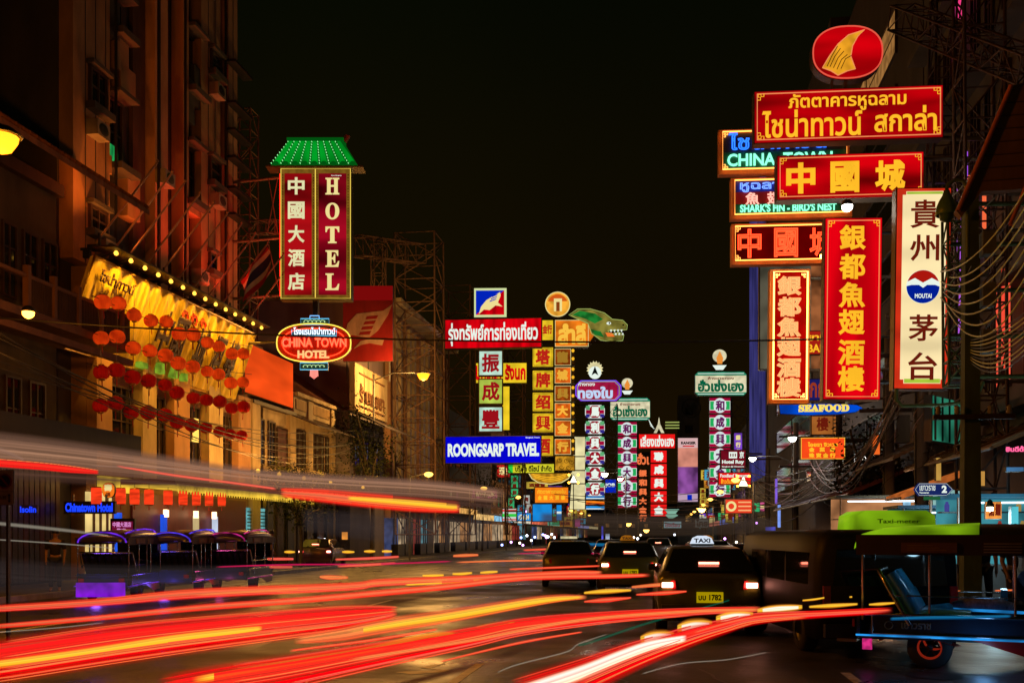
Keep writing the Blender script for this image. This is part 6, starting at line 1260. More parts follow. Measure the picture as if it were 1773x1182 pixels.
    tube('handlebar', [(1.0, -.34, .98), (1.12, -.12, 1.02), (1.12, .12, 1.02), (1.0, .34, .98)], .018, chrome, o, 6); bar('fork', (1.12, 0, 1.0), (1.35, 0, .27), .03, chrome, o, 7)
    loft('front_cowl', [[(1.2, -.55, .35), (1.22, -.6, .8), (1.24, -.3, .98), (1.24, .3, .98), (1.22, .6, .8), (1.2, .55, .35)], [(1.5, -.3, .35), (1.5, -.35, .7), (1.44, -.2, .86), (1.44, .2, .86), (1.5, .35, .7), (1.5, .3, .35)]], side, o, False)
    mesh('windscreen', [(1.26, -.55, .98), (1.26, .55, .98), (1.22, .55, 1.48), (1.22, -.55, 1.48)], [(0, 1, 2, 3)], M('screen_glass', (.02, .025, .03), .05, 0, 0, 1, 0, 1), o)
    lathe('headlight', [(0, .05), (.06, .04), (.08, 0), (.08, -.05)], chrome, o, 12, (1.55, 0, .62)).rotation_euler = (0, math.pi / 2, 0)
    if hero:
        box('rear_step', (-1.75, -.6, .3), (-1.5, .6, .34), chrome, o); text('เยาวราช', -.95, .5, -.6, .58, -.665, M('pale_blue_print', (.12, .25, .35), .4), o, bold=.03)
        tube('panel_emblem', [(-1.1 + .05 * math.cos(a * .7), -.668, .54 + .05 * math.sin(a * .7)) for a in range(9)], .006, M('pale_blue_print', 0), o, 4, True)
        box('glow_box', (.55, -.68, .24), (.95, -.66, .38), E_('violet_lamp_box', (.35, .03, .8), .9, True, .7, 12), o)
        box('glow_box', (-1.42, -.7, .22), (-1.3, -.68, .36), E_('pink_lamp_box', (.8, .03, .25), .7, True, .6, 12), o)
        bar('light_strip', (-.35, -.5, .76), (.45, -.5, .74), .02, glow, o, 6); bar('cabin_fill_tube', (-.9, 0, 1.68), (.6, 0, 1.7), .015, E_('fill_tube_light', (.5, .8, 1), 4, True), o, 6); lamp('cabin_fill', (-.2, -.3, 1.6), (.45, .8, 1), 14, .15, o); lamp('under_glow', (0, -.85, .25), (.2, .5, 1), 3, .1, o)  # cabin tube and its lamp are added to brighten the blue seat
        tube('spare_bag', [(-.35, -.3, .75), (-.1, -.3, .82), (.15, -.3, .8), (.35, -.3, .74)], lambda f: .12 - .05 * abs(f - .5), M('patterned_cloth', (.14, .15, .22), .8, 0, .7, 25), o, 10)
    return o
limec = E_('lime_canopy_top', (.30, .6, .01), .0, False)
limep = E_('lime_emissive_vinyl', (.36, .72, .01), .45, True, .8, 1.6)  # emission stands in for light from above on the lime vinyl
p = P(1690, 925, 12.9)
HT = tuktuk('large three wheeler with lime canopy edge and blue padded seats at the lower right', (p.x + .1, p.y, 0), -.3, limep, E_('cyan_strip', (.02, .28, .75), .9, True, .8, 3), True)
pur, mag = E_('purple_strip', (.2, .03, 1), .75, True, .8, 3), E_('magenta_strip', (.8, .03, .3), .6, True, .8, 3)
dcan = M('dark_canopy_vinyl', (.03, .02, .05), .3, 0, .2, 1, 0, .6)
for k, (px, t, g, lb) in enumerate(((212, 26.5, pur, 'leftmost parked three wheeler with purple lights and open purple lit rear'), (322, 29, E_('indigo_strip', (.1, .05, 1), .8, True, .8, 3), 'parked three wheeler with indigo roof light before the red hotel wall'), (418, 31, mag, 'parked three wheeler with magenta roof light near the teal shutters'))):
    p = P(px, 925, t); o = tuktuk(lb, (p.x, p.y, 0), TH + (1.62, 1.58, 1.52)[k], dcan, g)
    tube('rear_arch_light', [(-1.5, .6 * math.cos(a * math.pi / 10), 1.5 + .26 * math.sin(a * math.pi / 10)) for a in range(11)], .02, g, o, 6)
    tube('roof_light', [(-1.3, -.5, 1.72), (-.8, -.55, 1.81), (0, -.58, 1.85), (.8, -.55, 1.83), (1.2, -.5, 1.76)], .022, g, o, 6)
    if k == 0: box('lit_rear_board', (-1.62, -.6, .14), (-1.58, .6, .5), E_('violet_board', (.3, .01, .9), .8, True, .5, 3), o)
    lamp('under_glow', (-1.9, 0, .3), ((.3, .1, 1), (.2, .1, 1), (1, .1, .4))[k], 8, .1, o)
# --- minibus with lime roof behind the big three wheeler, blocking the middle right
p = P(1446, 925, 16); o = thing('minibus', 'dark minibus with bright lime roof panel between the taxi and the big three wheeler', 'minibus', (p.x, p.y, 0), TH * .9)
mb = M('brown_black_paint', (.006, .005, .006), .55, .0, .25, 1.5, 0, .25); wv = 1.0
loft('body', [[(x * .93, y, z) for x, z in ((.9, .3), (.98, .8), (.97, 1.3), (.9, 1.62), (.7, 1.7), (-.7, 1.7), (-.9, 1.62), (-.97, 1.3), (-.98, .8), (-.9, .3))] if y in (-2.4, 2.6) else [(x, y, z) for x, z in ((.95, .25), (1.0, .8), (.99, 1.35), (.93, 1.68), (.75, 1.77), (-.75, 1.77), (-.93, 1.68), (-.99, 1.35), (-1.0, .8), (-.95, .25))] for y in (-2.4, -2.2, -1, 1, 2.3, 2.6)], mb, o)
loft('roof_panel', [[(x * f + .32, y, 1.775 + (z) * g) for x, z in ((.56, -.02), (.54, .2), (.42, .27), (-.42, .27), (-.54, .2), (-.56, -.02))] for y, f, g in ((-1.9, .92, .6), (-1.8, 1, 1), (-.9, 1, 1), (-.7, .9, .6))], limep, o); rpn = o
text('Taxi-meter', .0, 1.86, .6, 1.92, -1.93, M('olive_print', (.1, .16, .01), .5), o, bold=.02)
mesh('rear_window', [(-.78, -2.43, 1.0), (.78, -2.43, 1.0), (.72, -2.41, 1.5), (-.72, -2.41, 1.5)], [(0, 1, 2, 3)], glassb, o)
for s_ in (-1, 1):
    box('tail_light', (s_ * .86 - .05, -2.44, .7), (s_ * .86 + .05, -2.41, 1.0), taild, o)
    for y in (-1.4, 1.6): wheel(o, s_ * .86, y, .33, .22, M('alloy', 0))
    for y0_, y1_ in ((-2.0, -.8), (-.7, .4), (.5, 1.5)): box('side_window', (s_ * .985 - .012, y0_, 1.0), (s_ * .985 + .012, y1_, 1.45), glassb, o)
box('bumper', (-.9, -2.5, .3), (.9, -2.4, .48), black, o)
# ================================================================== PEOPLE
skin_ = M('skin', (.28, .15, .09), .55, 0, .1); hairm = M('black_hair', (.01, .008, .008), .5)
def skinmesh(name, verts, edges, radii, mat, parent, sub=2):
    me = bpy.data.meshes.new(name); me.from_pydata(verts, edges, []); me.materials.append(mat); o = link(bpy.data.objects.new(name, me), parent)
    m = o.modifiers.new('skin', 'SKIN'); m.use_smooth_shade = True
    for i, r in enumerate(radii): sv = me.skin_vertices[0].data[i]; sv.radius = r if isinstance(r, tuple) else (r, r)
    me.skin_vertices[0].data[0].use_root = True
    m2 = o.modifiers.new('subdivision', 'SUBSURF'); m2.levels = 1; m2.render_levels = sub; return o
def person(label, loc, rz, J, shirt, trousers, bag=None):
    """J: joint positions; body continuous, clothes as children"""
    o = thing('person', label, 'person', loc, rz)
    names = ['pel', 'spi', 'che', 'nec', 'hea', 'top', 'shl', 'ell', 'wrl', 'hal', 'shr', 'elr', 'wrr', 'har', 'hil', 'knl', 'anl', 'tol', 'hir', 'knr', 'anr', 'tor']
    R = [(.13, .10), (.12, .09), (.145, .10), .052, (.078, .092), (.06, .07), .06, .042, .028, (.022, .036), .06, .042, .028, (.022, .036), .085, .058, .036, (.04, .03), .085, .058, .036, (.04, .03)]
    E0 = [(0, 1), (1, 2), (2, 3), (3, 4), (4, 5), (2, 6), (6, 7), (7, 8), (8, 9), (2, 10), (10, 11), (11, 12), (12, 13), (0, 14), (14, 15), (15, 16), (16, 17), (0, 18), (18, 19), (19, 20), (20, 21)]
    V = [Vector(J[n]) for n in names]; skinmesh('body', V, E0, R, skin_, o)
    sidx = [0, 1, 2, 6, 7, 10, 11]; mp = {a: i for i, a in enumerate(sidx)}
    mid = lambda a, b, f: V[a].lerp(V[b], f)
    sv = [mid(0, 1, .1), V[1], mid(2, 3, .1), V[6], mid(6, 7, .85), V[10], mid(10, 11, .85)]
    skinmesh('shirt', sv, [(0, 1), (1, 2), (2, 3), (3, 4), (2, 5), (5, 6)], [(.155, .12), (.14, .11), (.165, .115), .08, .062, .08, .062], shirt, o)
    tv = [V[0] + Vector((0, 0, .02)), V[14], V[15], mid(15, 16, .9), V[18], V[19], mid(19, 20, .9)]
    skinmesh('trousers', tv, [(0, 1), (1, 2), (2, 3), (0, 4), (4, 5), (5, 6)], [(.15, .12), .1, .075, .058, .1, .075, .058], trousers, o)
    h = V[4].lerp(V[5], .5); hd = lathe('hair', [(.0, .115), (.07, .095), (.098, .04), (.1, -.02), (.09, -.05)], hairm, o, 14, tuple(h + Vector((0, .015, .03))))
    for s_ in (-1, 1): lathe('ear', [(0, -.025), (.012, 0), (0, .025)], skin_, o, 6, tuple(V[4] + Vector((s_ * .088, 0, .0))))
    f = V[4] + Vector((0, -.095, 0)); lathe('nose', [(0, .03), (.012, -.005), (0, -.012)], skin_, o, 6, tuple(f + Vector((0, 0, -.005))))
    for s_ in (-1, 1): lathe('eye', [(0, -.008), (.012, 0), (0, .008)], hairm, o, 6, tuple(f + Vector((s_ * .033, .012, .028))))
    # fingers
    for w_, h_ in ((8, 9), (12, 13)):
        d = (V[h_] - V[w_]).normalized(); sx = Vector((0, 1, 0)) if abs(d.y) < .8 else Vector((1, 0, 0))
        for q in range(4):
            b0 = V[h_] + sx * (.026 - .017 * q); L = (.06, .07, .066, .05)[q]; tube('finger', [b0, b0 + d * L * .55, b0 + d * L * .95 + Vector((0, -.012, .0))], .008, skin_, o, 6)
        b0 = V[w_].lerp(V[h_], .4) + sx * .03; tube('thumb', [b0, b0 + sx * .02 + d * .03, b0 + sx * .022 + d * .058], .0095, skin_, o, 6)
    return o
stand = dict(pel=(0, 0, .93), spi=(0, .01, 1.1), che=(0, .01, 1.33), nec=(0, 0, 1.47), hea=(0, -.02, 1.58), top=(0, -.015, 1.66), shl=(.19, 0, 1.38), ell=(.24, .03, 1.1), wrl=(.23, -.05, .86), hal=(.23, -.07, .77), shr=(-.19, 0, 1.38), elr=(-.24, .03, 1.1), wrr=(-.22, -.1, .88), har=(-.21, -.13, .8), hil=(.09, 0, .88), knl=(.1, -.02, .48), anl=(.1, .02, .07), tol=(.11, -.13, .03), hir=(-.09, 0, .88), knr=(-.1, -.05, .48), anr=(-.11, .0, .07), tor=(-.12, -.15, .03))
sit = dict(pel=(0, 0, .0), spi=(0, .03, .17), che=(0, .02, .4), nec=(0, 0, .54), hea=(0, -.02, .65), top=(0, -.015, .73), shl=(.19, 0, .45), ell=(.25, -.12, .2), wrl=(.2, -.36, .22), hal=(.19, -.44, .23), shr=(-.19, 0, .45), elr=(-.25, -.12, .2), wrr=(-.2, -.36, .22), har=(-.19, -.44, .23), hil=(.09, -.02, -.02), knl=(.13, -.42, .0), anl=(.13, -.42, -.4), tol=(.13, -.55, -.43), hir=(-.09, -.02, -.02), knr=(-.13, -.42, .0), anr=(-.13, -.42, -.4), tor=(-.13, -.55, -.43))
dkc, nav, gry = M('black_cloth', (.012, .012, .016), .85), M('navy_cloth', (.02, .025, .06), .85), M('pale_cloth', (.3, .3, .33), .85)
p = P(1758, 925, 17.5); person('person in black standing behind the big three wheeler at the right edge', (p.x, p.y, .13), .3, stand, dkc, dkc)
p = P(1702, 925, 19.5); person('person in navy shirt standing at the food stall counter', (p.x, p.y, .13), 2.6, stand, nav, dkc)
p = P(1672, 925, 20.5); person('person in pale shirt beside the stall seen through the three wheeler', (p.x, p.y, .13), 1.2, stand, gry, nav)
hp = HT.location; cz, sz_ = math.cos(HT.rotation_euler.z), math.sin(HT.rotation_euler.z)
person('driver in dark clothes sitting in the front of the big three wheeler', (hp.x + .45 * cz, hp.y + .45 * sz_, .74), HT.rotation_euler.z + math.pi / 2, sit, nav, dkc)
for k, (px, t, lb, a, c) in enumerate(((96, 27.5, 'dim pedestrian on the pavement before the dark shutters', .4, dkc), (470, 40, 'dim pedestrian walking past the teal shutters', 2, nav), (1385, 34, 'person standing near the right kerb beyond the minibus', 1, gry), (1420, 38, 'second person near the right kerb under the small orange sign', 4, dkc))):
    p = P(px, 925, t); person(lb, (p.x, p.y, .13 if px < 900 else .0), a, stand, c, nav)
# ================================================================== LIGHT STREAKS of the passing traffic
def streak_mat(name, cols, s, den=10, alpha=1.0, seed=0, soft=.25, vary=.6):
    if name in MC: return MC[name]
    m = bpy.data.materials.new(name); m.use_nodes = True; MC[name] = m; n, l = m.node_tree.nodes, m.node_tree.links; n.clear()
    out = n.new('ShaderNodeOutputMaterial'); em = n.new('ShaderNodeEmission'); tr = n.new('ShaderNodeBsdfTransparent'); mx = n.new('ShaderNodeMixShader')
    uv = n.new('ShaderNodeUVMap'); uv.uv_map = 'UVMap'; sx = n.new('ShaderNodeSeparateXYZ'); l.new(uv.outputs[0], sx.inputs[0])
    rp = n.new('ShaderNodeValToRGB'); l.new(sx.outputs[1], rp.inputs[0]); e = rp.color_ramp.elements
    while len(e) > 1: e.remove(e[-1])
    for i, (p_, c) in enumerate(cols):
        q = e[0] if i == 0 else e.new(p_); q.position = p_; q.color = (*c, 1)
    mp = n.new('ShaderNodeMapping'); l.new(uv.outputs[0], mp.inputs[0]); mp.inputs['Scale'].default_value = (.25, den, 1); mp.inputs['Location'].default_value = (seed, seed * 1.7, 0)
    nz_ = n.new('ShaderNodeTexNoise'); nz_.inputs['Scale'].default_value = 1; nz_.inputs['Detail'].default_value = 3; l.new(mp.outputs[0], nz_.inputs[0])
    mr_ = n.new('ShaderNodeMapRange'); l.new(nz_.outputs[0], mr_.inputs[0]); mr_.inputs[1].default_value = .3; mr_.inputs[2].default_value = .7; mr_.inputs[3].default_value = s * (1 - vary); mr_.inputs[4].default_value = s * (1 + vary * .5)
    l.new(rp.outputs[0], em.inputs[0]); l.new(mr_.outputs[0], em.inputs[1])
    def edge(sock, w):
        a = n.new('ShaderNodeMath'); a.operation = 'SUBTRACT'; a.inputs[0].default_value = 1; l.new(sock, a.inputs[1]); b = n.new('ShaderNodeMath'); b.operation = 'MINIMUM'; l.new(sock, b.inputs[0]); l.new(a.outputs[0], b.inputs[1])
        r = n.new('ShaderNodeMapRange'); r.interpolation_type = 'SMOOTHSTEP'; l.new(b.outputs[0], r.inputs[0]); r.inputs[1].default_value = 0; r.inputs[2].default_value = w; return r
    ev, eu = edge(sx.outputs[1], soft), edge(sx.outputs[0], .06)
    a = n.new('ShaderNodeMath'); a.operation = 'MULTIPLY'; l.new(ev.outputs[0], a.inputs[0]); l.new(eu.outputs[0], a.inputs[1])
    nr = n.new('ShaderNodeMapRange'); l.new(nz_.outputs[0], nr.inputs[0]); nr.inputs[1].default_value = .25; nr.inputs[2].default_value = .6; nr.inputs[3].default_value = alpha * .6; nr.inputs[4].default_value = alpha
    b = n.new('ShaderNodeMath'); b.operation = 'MULTIPLY'; b.use_clamp = True; l.new(a.outputs[0], b.inputs[0]); l.new(nr.outputs[0], b.inputs[1])
    l.new(b.outputs[0], mx.inputs[0]); l.new(tr.outputs[0], mx.inputs[1]); l.new(em.outputs[0], mx.inputs[2]); l.new(mx.outputs[0], out.inputs[0])
    return m
def cr(pts, n):
    out = []; N = len(pts)
    for i in range(N - 1):
        p0, p1, p2, p3 = pts[max(i - 1, 0)], pts[i], pts[i + 1], pts[min(i + 2, N - 1)]
        for k in range(n):
            t = k / n; out.append([.5 * ((2 * b) + (-a + c) * t + (2 * a - 5 * b + 4 * c - d) * t * t + (-a + 3 * b - 3 * c + d) * t ** 3) for a, b, c, d in zip(p0, p1, p2, p3)])
    out.append(list(pts[-1])); return out
def ribbon(name, pts, h, mat, parent, org, dt=0):
    """upright glowing ribbon h metres over the road; pts: (photo x, photo y, width in px)"""
    vs, uv = [], []; q = cr(pts, 8); N = len(q)
    for i, (x, y, w) in enumerate(q):
        w *= 1.22
        t = (EYE - h) * F / (y - HY) + dt if not isinstance(h, tuple) else h[0] + (h[1] - h[0]) * i / (N - 1)
        p = P(x, y, t) - org; hw = w * t / F / 2
        vs += [p - Vector((0, 0, hw)), p + Vector((0, 0, hw))]; uv += [(i / (N - 1), 0), (i / (N - 1), 1)]
    return mesh(name, vs, [(2 * i, 2 * i + 2, 2 * i + 3, 2 * i + 1) for i in range(N - 1)], mat, parent, uv=uv)
_tr = random.Random(77)
def trail(label, layers, h=.85):
    x, y, w = layers[0][0][len(layers[0][0]) // 2]; t = (EYE - h) * F / (y - HY) if not isinstance(h, tuple) else h[0]
    p = P(x, y, t); org = Vector((p.x, p.y, 0)); o = thing('light_trail', label, 'light trail', org, group='light trails of the traffic')
    extra = []
    for pts, m in layers:
        wm = max(q[2] for q in pts)
        if m in (m_red, m_redo) and wm > 9:
            for k in range(int(wm / 4.5)):
                f = _tr.uniform(-.46, .46); w_ = _tr.uniform(1.0, 2.8); a_ = _tr.uniform(0, .35); b_ = _tr.uniform(.65, 1); n_ = len(pts)
                sel = pts if n_ < 5 else pts[int(a_ * (n_ - 1)):max(int(a_ * (n_ - 1)) + 3, math.ceil(b_ * (n_ - 1)) + 1)]
                extra.append(([(x_, y_ + f * 1.1 * ww, w_) for x_, y_, ww in sel], _tr.choice([m_pk, m_or, m_red, m_or, m_redo])))
    for i, (pts, m) in enumerate(layers[:1] + extra + layers[1:]): ribbon('light_streak', pts, h, m, o, org, -.02 * i if not isinstance(h, tuple) else 0)
    return o
RD, OR, YL, WH, MG = (1, .0, .004), (1, .10, .02), (1, .5, .02), (1, .85, .6), (1, .01, .12)
m_red = streak_mat('red_streak', [(0, (.7, 0, 0)), (.3, RD), (.5, (1, .03, .015)), (.7, (1, .01, .01)), (1, (.6, 0, 0))], 1.15, 14, 1.0, 1)
m_redo = streak_mat('red_orange_streak', [(0, RD), (.3, (1, .05, .02)), (.5, (1, .2, .08)), (.7, (1, .08, .03)), (1, RD)], 1.1, 8, 1.0, 2)
m_or = streak_mat('orange_streak', [(0, (1, .03, .01)), (.4, (1, .22, .06)), (.6, (1, .3, .08)), (1, (1, .04, .01))], 1.1, 6, 1.0, 3)
m_yl = streak_mat('yellow_streak', [(0, (1, .12, .01)), (.35, YL), (.65, (1, .62, .05)), (1, (1, .16, .01))], 1.15, 7, 1.0, 4, .3, .35)
m_wh = streak_mat('white_streak', [(0, (1, .3, .05)), (.3, WH), (.7, (1, .95, .85)), (1, (1, .3, .05))], 1.3, 5, 1.0, 5, .3, .3)
m_mg = streak_mat('magenta_streak', [(0, (.5, .0, .1)), (.5, MG), (1, (.5, 0, .1))], .9, 5, .9, 6)
m_pk = streak_mat('pink_orange_streak', [(0, (1, .01, .03)), (.5, (1, .18, .1)), (1, (1, .01, .03))], 1.1, 4, 1, 7)
m_gn = streak_mat('teal_streak', [(0, (.0, .1, .05)), (.5, (.0, .16, .09)), (1, (0, .1, .05))], .8, 4, .7, 8)
m_wt = streak_mat('thin_white_streak', [(0, (.5, .45, .35)), (1, (.5, .45, .35))], .8, 3, .6, 9, .5)
m_cy = streak_mat('cyan_streak', [(0, (.0, .12, .4)), (1, (.02, .35, .7))], .7, 5, .8, 10)
trail('upper red orange light trail reaching from the left edge to the near taxi', [([(-60, 1056, 12), (169, 1042, 14), (338, 1027, 18), (600, 1015, 15), (658, 1008, 14), (816, 1001, 12), (974, 992, 10), (1045, 991, 6)], m_redo), ([(330, 1030, 5), (600, 1013, 5), (816, 1000, 5), (974, 991, 5), (1043, 990, 4)], m_or)])
trail('second thinner orange light trail ending at the taxi tail light', [([(-60, 1088, 8), (169, 1069, 10), (338, 1052, 12), (500, 1040, 12), (658, 1026, 12), (784, 1014, 11), (910, 1000, 10), (1060, 997, 8), (1128, 995, 6)], m_redo), ([(480, 1041, 5), (658, 1025, 6), (784, 1013, 6), (910, 999, 6), (1060, 996, 5), (1120, 995, 4)], m_or)])
trail('broad red light trail sweeping in from the left edge with an orange core', [([(-80, 1152, 74), (0, 1144, 72), (203, 1113, 70), (406, 1089, 58), (600, 1069, 44), (690, 1058, 18)], m_red), ([(-80, 1158, 14), (0, 1149, 15), (150, 1129, 16), (300, 1106, 17), (400, 1094, 15), (456, 1087, 9)], m_yl), ([(-80, 1130, 12), (203, 1097, 12), (406, 1075, 10), (600, 1058, 7)], m_redo)])
trail('thick yellow light trail in the centre of the road with frayed left end', [([(506, 1109, 12), (590, 1098, 24), (658, 1085, 27), (784, 1065, 24), (910, 1043, 18), (970, 1035, 13), (1018, 1033, 6)], m_or), ([(600, 1095, 10), (690, 1080, 14), (784, 1066, 16), (910, 1044, 14), (960, 1037, 10), (1010, 1033, 5)], m_yl)])
trail('long red light trail curving from the lower left below the yellow one', [([(270, 1200, 60), (400, 1178, 62), (500, 1162, 58), (658, 1132, 46), (816, 1102, 36), (910, 1083, 30), (1060, 1067, 20), (1204, 1058, 13), (1320, 1054, 9)], m_red), ([(330, 1178, 14), (500, 1148, 15), (626, 1127, 14), (700, 1109, 13), (745, 1100, 11), (790, 1095, 6)], m_yl), ([(600, 1143, 8), (816, 1108, 7), (1000, 1074, 8), (1204, 1058, 8), (1320, 1055, 6)], m_or)])
trail('short pale orange dash of light above the long red trail', [([(925, 1070, 6), (975, 1067, 9), (1020, 1062, 5)], m_pk)])
trail('short yellow dash of light inside the long red trail', [([(824, 1086, 6), (860, 1081, 10), (892, 1076, 6)], m_yl)])
trail('white hot light trail in a broad red band at the bottom centre', [([(880, 1214, 76), (1000, 1174, 68), (1077, 1143, 56), (1128, 1124, 46), (1200, 1099, 36), (1255, 1084, 26), (1306, 1071, 20), (1400, 1064, 13), (1548, 1056, 10)], m_red), ([(880, 1206, 30), (1000, 1166, 27), (1077, 1135, 24), (1128, 1117, 20), (1190, 1104, 12)], m_wh), ([(1200, 1095, 6), (1306, 1068, 6), (1440, 1060, 4), (1545, 1055, 3)], m_redo)])
for k, (x, y, w, h, lb) in enumerate(((1138, 1103, 60, 16, 'largest'), (1203, 1084, 62, 17, 'second'), (1272, 1068, 66, 15, 'third'), (1350, 1053, 80, 9, 'smallest'))):
    trail('yellow white glowing blob over the bottom centre trail, %s of four' % lb, [([(x - w / 2, y + 4, h * .8), (x - w * .2, y + 1, h * 1.5), (x + w * .2, y - 1, h * 1.5), (x + w / 2, y - 3, h * .8)], m_yl), ([(x - w * .38, y + 3, h * .7), (x, y, h * 1.0), (x + w * .42, y - 2, h * .6)], m_wh)])
for (pts, m, lb, h) in (
    ([(1010, 1026, 4), (1050, 1023, 9), (1094, 1021, 4)], m_yl, 'short fat yellow dash left of the taxi number plate', .85),
    ([(1092, 1016, 4), (1140, 1012, 7), (1192, 1009, 4)], m_or, 'orange dash across the taxi bumper', .85),
    ([(1100, 1029, 3), (1150, 1026, 8), (1190, 1023, 3)], m_redo, 'dim orange patch of light below the taxi', .85),
    ([(1010, 1041, 3), (1050, 1038, 9), (1094, 1034, 3)], m_redo, 'dim orange patch of light left below the taxi', .85),
    ([(579, 968, 3), (640, 966, 5), (692, 963, 4)], m_pk, 'short pink dash in the left middle, upper of two', .85),
    ([(583, 980, 3), (640, 977, 5), (686, 974, 4)], m_pk, 'short pink dash in the left middle, lower of two', .85),
    ([(462, 967, 4), (485, 967, 5), (509, 967, 4)], m_pk, 'small pink dash near the parked three wheelers', .85),
    ([(466, 981, 4), (485, 981, 5), (507, 981, 4)], m_pk, 'small pink dash just below the first one by the three wheelers', .85),
    ([(372, 981, 2.5), (500, 977, 3), (650, 976, 3), (784, 971, 2.5)], m_mg, 'thin magenta light line in the left middle', .85),
    ([(784, 962, 4), (805, 961, 6), (829, 960, 4)], m_or, 'small orange dash in the middle distance', .85),
    ([(786, 973, 3), (900, 970, 3), (1000, 970, 3), (1062, 971, 2.5), (1090, 976, 2.5)], m_or, 'thin wavy orange light line in the middle distance', .85),
    ([(731, 996, 4), (750, 996, 6), (769, 995, 4)], m_yl, 'first of three yellow dashes above the orange trails', .85),
    ([(783, 993, 4), (800, 993, 6), (818, 991, 4)], m_yl, 'second of three yellow dashes above the orange trails', .85),
    ([(831, 991, 4), (846, 990, 6), (862, 989, 4)], m_yl, 'third of three yellow dashes above the orange trails', .85),
    ([(553, 998, 4), (572, 999, 9), (604, 999, 4)], m_or, 'small orange yellow dash left of the three yellow dashes', .85),
    ([(492, 955, 3), (501, 955, 6), (511, 955, 3)], m_yl, 'leftmost small yellow glow above the pink dashes', 1.0),
    ([(592, 955, 3), (602, 955, 6), (614, 955, 3)], m_yl, 'second small yellow glow above the pink dashes', 1.0),
    ([(630, 954, 3), (640, 954, 6), (650, 954, 3)], m_yl, 'third small yellow glow above the pink dashes', 1.0),
    ([(661, 954, 3), (669, 954, 6), (679, 954, 3)], m_yl, 'rightmost small yellow glow above the pink dashes', 1.0),
    ([(895, 958, 2), (980, 956, 2), (1050, 959, 2)], m_mg, 'faint far violet light line before the stalls', 1.1),
    ([(1000, 941, 4), (1050, 943, 6), (1100, 945, 4)], m_cy, 'far bluish streak before the kiosk', 1.3),
    ([(1389, 1039, 3), (1410, 1037, 4), (1428, 1034, 3)], m_yl, 'thin yellow dash at the side of the minibus', .85),
    ([(1470, 1033, 3), (1500, 1031, 4), (1526, 1028, 3)], m_yl, 'thin yellow dash near the three wheeler rear', .85),
    ([(1400, 1050, 4), (1440, 1048, 8), (1486, 1045, 4)], m_yl, 'fat yellow dash on the minibus side', .85),
    ([(1504, 1046, 3), (1525, 1045, 6), (1550, 1043, 3)], m_yl, 'short yellow dash touching the three wheeler', .85),
    ([(1586, 1028, 2.5), (1625, 1026, 3.5), (1664, 1022, 2)], m_or, 'thin orange line across the blue padded seat', .85),
    ([(1722, 1022, 2.5), (1750, 1021, 3), (1790, 1019, 2)], m_or, 'thin orange line at the right edge over the three wheeler', .85),
    ([(1540, 1071, 5), (1600, 1069, 6), (1680, 1068, 6), (1752, 1066, 5)], m_cy, 'blue light line along the three wheeler sill', .85),
    ([(1000, 1116, 4), (1020, 1112, 5), (1102, 1084, 5), (1179, 1061, 4), (1240, 1045, 3), (1283, 1032, 3)], m_gn, 'long teal light streak crossing the road below the taxi', .6),
    ([(905, 952, 3), (960, 950, 4), (1010, 951, 3)], m_redo, 'faint red dash before the olive car', 1.0),
    ([(1060, 953, 4), (1095, 954, 6), (1130, 954, 3)], m_redo, 'faint red dash behind the middle taxi', 1.0),
    ([(880, 985, 3), (960, 982, 4), (1040, 979, 3)], m_redo, 'thin red line below the olive car', .85),
    ([(700, 1012, 4), (800, 1006, 6), (905, 1003, 4)], m_yl, 'thin golden line inside the upper trails', .8),
    ([(500, 1126, 4), (640, 1108, 6), (760, 1088, 4)], m_redo, 'thin red line below the thick yellow trail', .85),
    ([(760, 1145, 3), (900, 1112, 5), (1010, 1093, 3)], m_redo, 'thin red line below the long red trail', .8),
    ([(1310, 1025, 4), (1340, 1025, 6), (1372, 1021, 4)], m_gn, 'short teal light streak right of the taxi', .6),
    ([(860, 1164, 2.5), (895, 1150, 3), (980, 1128, 3), (1002, 1114, 3), (1054, 1096, 2)], m_wt, 'thin white light line rising towards the taxi', .5),
    ([(1110, 1166, 2.5), (1180, 1148, 2.5), (1260, 1141, 2.5), (1330, 1128, 2)], m_wt, 'thin white light line at the bottom right of centre', .4),
    ([(-20, 1095, 2.5), (100, 1086, 2.5), (180, 1077, 2)], m_wt, 'thin white light line at the left edge between the trails', .6),
    ([(1373, 943, 2.5), (1450, 944, 3), (1549, 943, 2.5)], m_or, 'thin pale light line over the dark minibus', 1.5)):
    trail(lb, [(pts, m)], h)
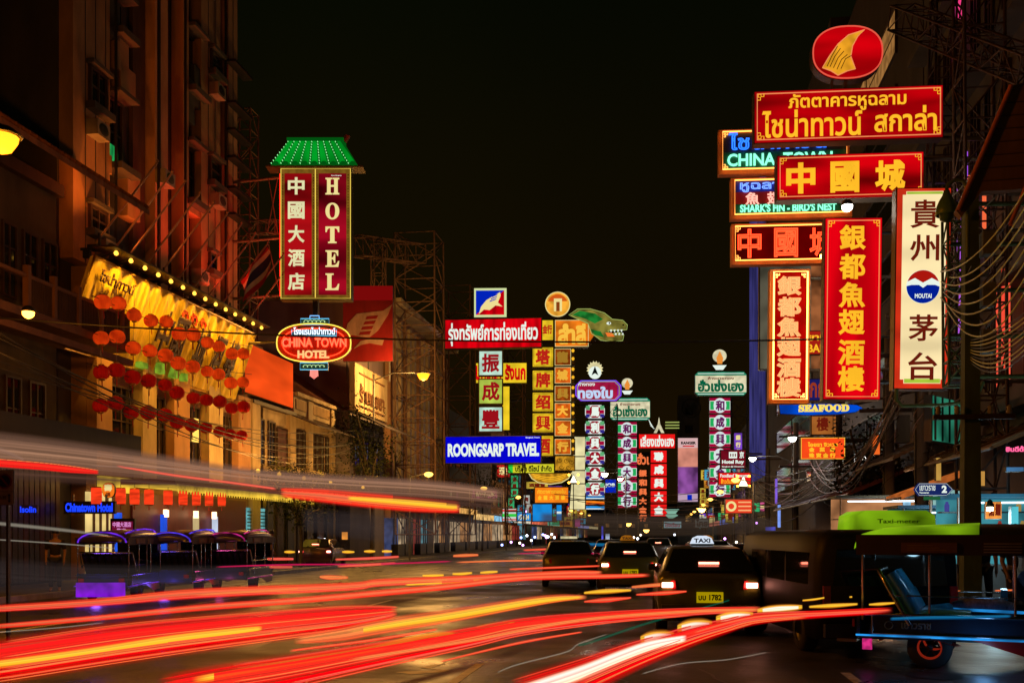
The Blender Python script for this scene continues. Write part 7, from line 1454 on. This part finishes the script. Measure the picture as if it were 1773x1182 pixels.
# the long pale brown blur and the red marker streaks of the big vehicle that passed on the left
m_bus = streak_mat('bus_blur_streak', [(0, (.03, .012, .01)), (.3, (.12, .055, .035)), (.6, (.38, .19, .11)), (.85, (.22, .11, .07)), (1, (.12, .055, .035))], 1.0, 12, .95, 12, .2, .6)
m_bus2 = streak_mat('bus_low_streak', [(0, (.03, .022, .022)), (.5, (.06, .045, .045)), (1, (.04, .03, .03))], 1.0, 10, .45, 14, .3, .5)
m_light = streak_mat('pale_roof_streak', [(0, (.4, .2, .14)), (1, (.5, .28, .2))], .8, 3, .6, 15, .4)
trail('broad brownish pale blur of a passing bus roof across the left', [([(-90, 782, 84), (120, 800, 70), (300, 818, 54), (450, 834, 44), (600, 844, 42), (750, 852, 40), (880, 864, 34)], m_bus), ([(-90, 755, 3), (60, 784, 3), (220, 800, 3), (400, 815, 3), (560, 838, 2)], m_light), ([(150, 806, 3), (330, 812, 3), (480, 818, 3), (600, 836, 2)], m_light)], (13.0, 44.0))
trail('dim violet grey blur of the passing bus side in the left middle', [([(520, 900, 40), (640, 912, 52), (760, 918, 56), (870, 925, 44)], m_bus2)], (30.0, 48.0))
trail('dim brown grey blur of the passing bus side at the far left', [([(-80, 990, 70), (120, 1003, 56), (400, 998, 40), (600, 990, 30)], m_bus2)], (14.0, 24.0))
trail('brownish blur band over the far traffic in the middle', [([(930, 906, 36), (1060, 909, 38), (1200, 911, 32), (1345, 910, 26)], streak_mat('far_blur_streak', [(0, (.03, .018, .01)), (1, (.055, .035, .025))], 1.0, 8, .8, 16, .2, .4))], (60.0, 40.0))
trail('long bright red streak high at the left edge', [([(-60, 797, 14), (60, 806, 13), (120, 812, 12), (172, 817, 6)], m_red), ([(-60, 795, 4), (60, 804, 4), (140, 813, 3)], m_redo)], (14.0, 18.0))
trail('thin red streak along the lower edge of the bus blur', [([(200, 806, 3), (300, 822, 4), (400, 835, 4), (480, 846, 4)], m_pk)], (19.0, 27.0))
trail('wide red and yellow streak of bus lights with squared end in the middle', [([(484, 852, 16), (560, 858, 24), (640, 866, 26), (720, 873, 26), (799, 878, 20)], m_redo), ([(600, 862, 8), (680, 868, 12), (740, 873, 13), (795, 878, 12)], m_yl), ([(484, 847, 5), (600, 855, 6), (700, 862, 5)], m_red)], (27.0, 42.0))
trail('pair of pale streaks at the left edge before the dark shutters', [([(-30, 903, 8), (110, 917, 7), (190, 927, 3)], m_wt), ([(-30, 932, 3), (110, 941, 3), (200, 949, 2)], m_wt)], (16.0, 22.0))
trail('pale lens shaped streak at the far left above the red one', [([(-30, 768, 10), (10, 782, 10), (42, 796, 6)], m_light)], (14.2, 15.0))
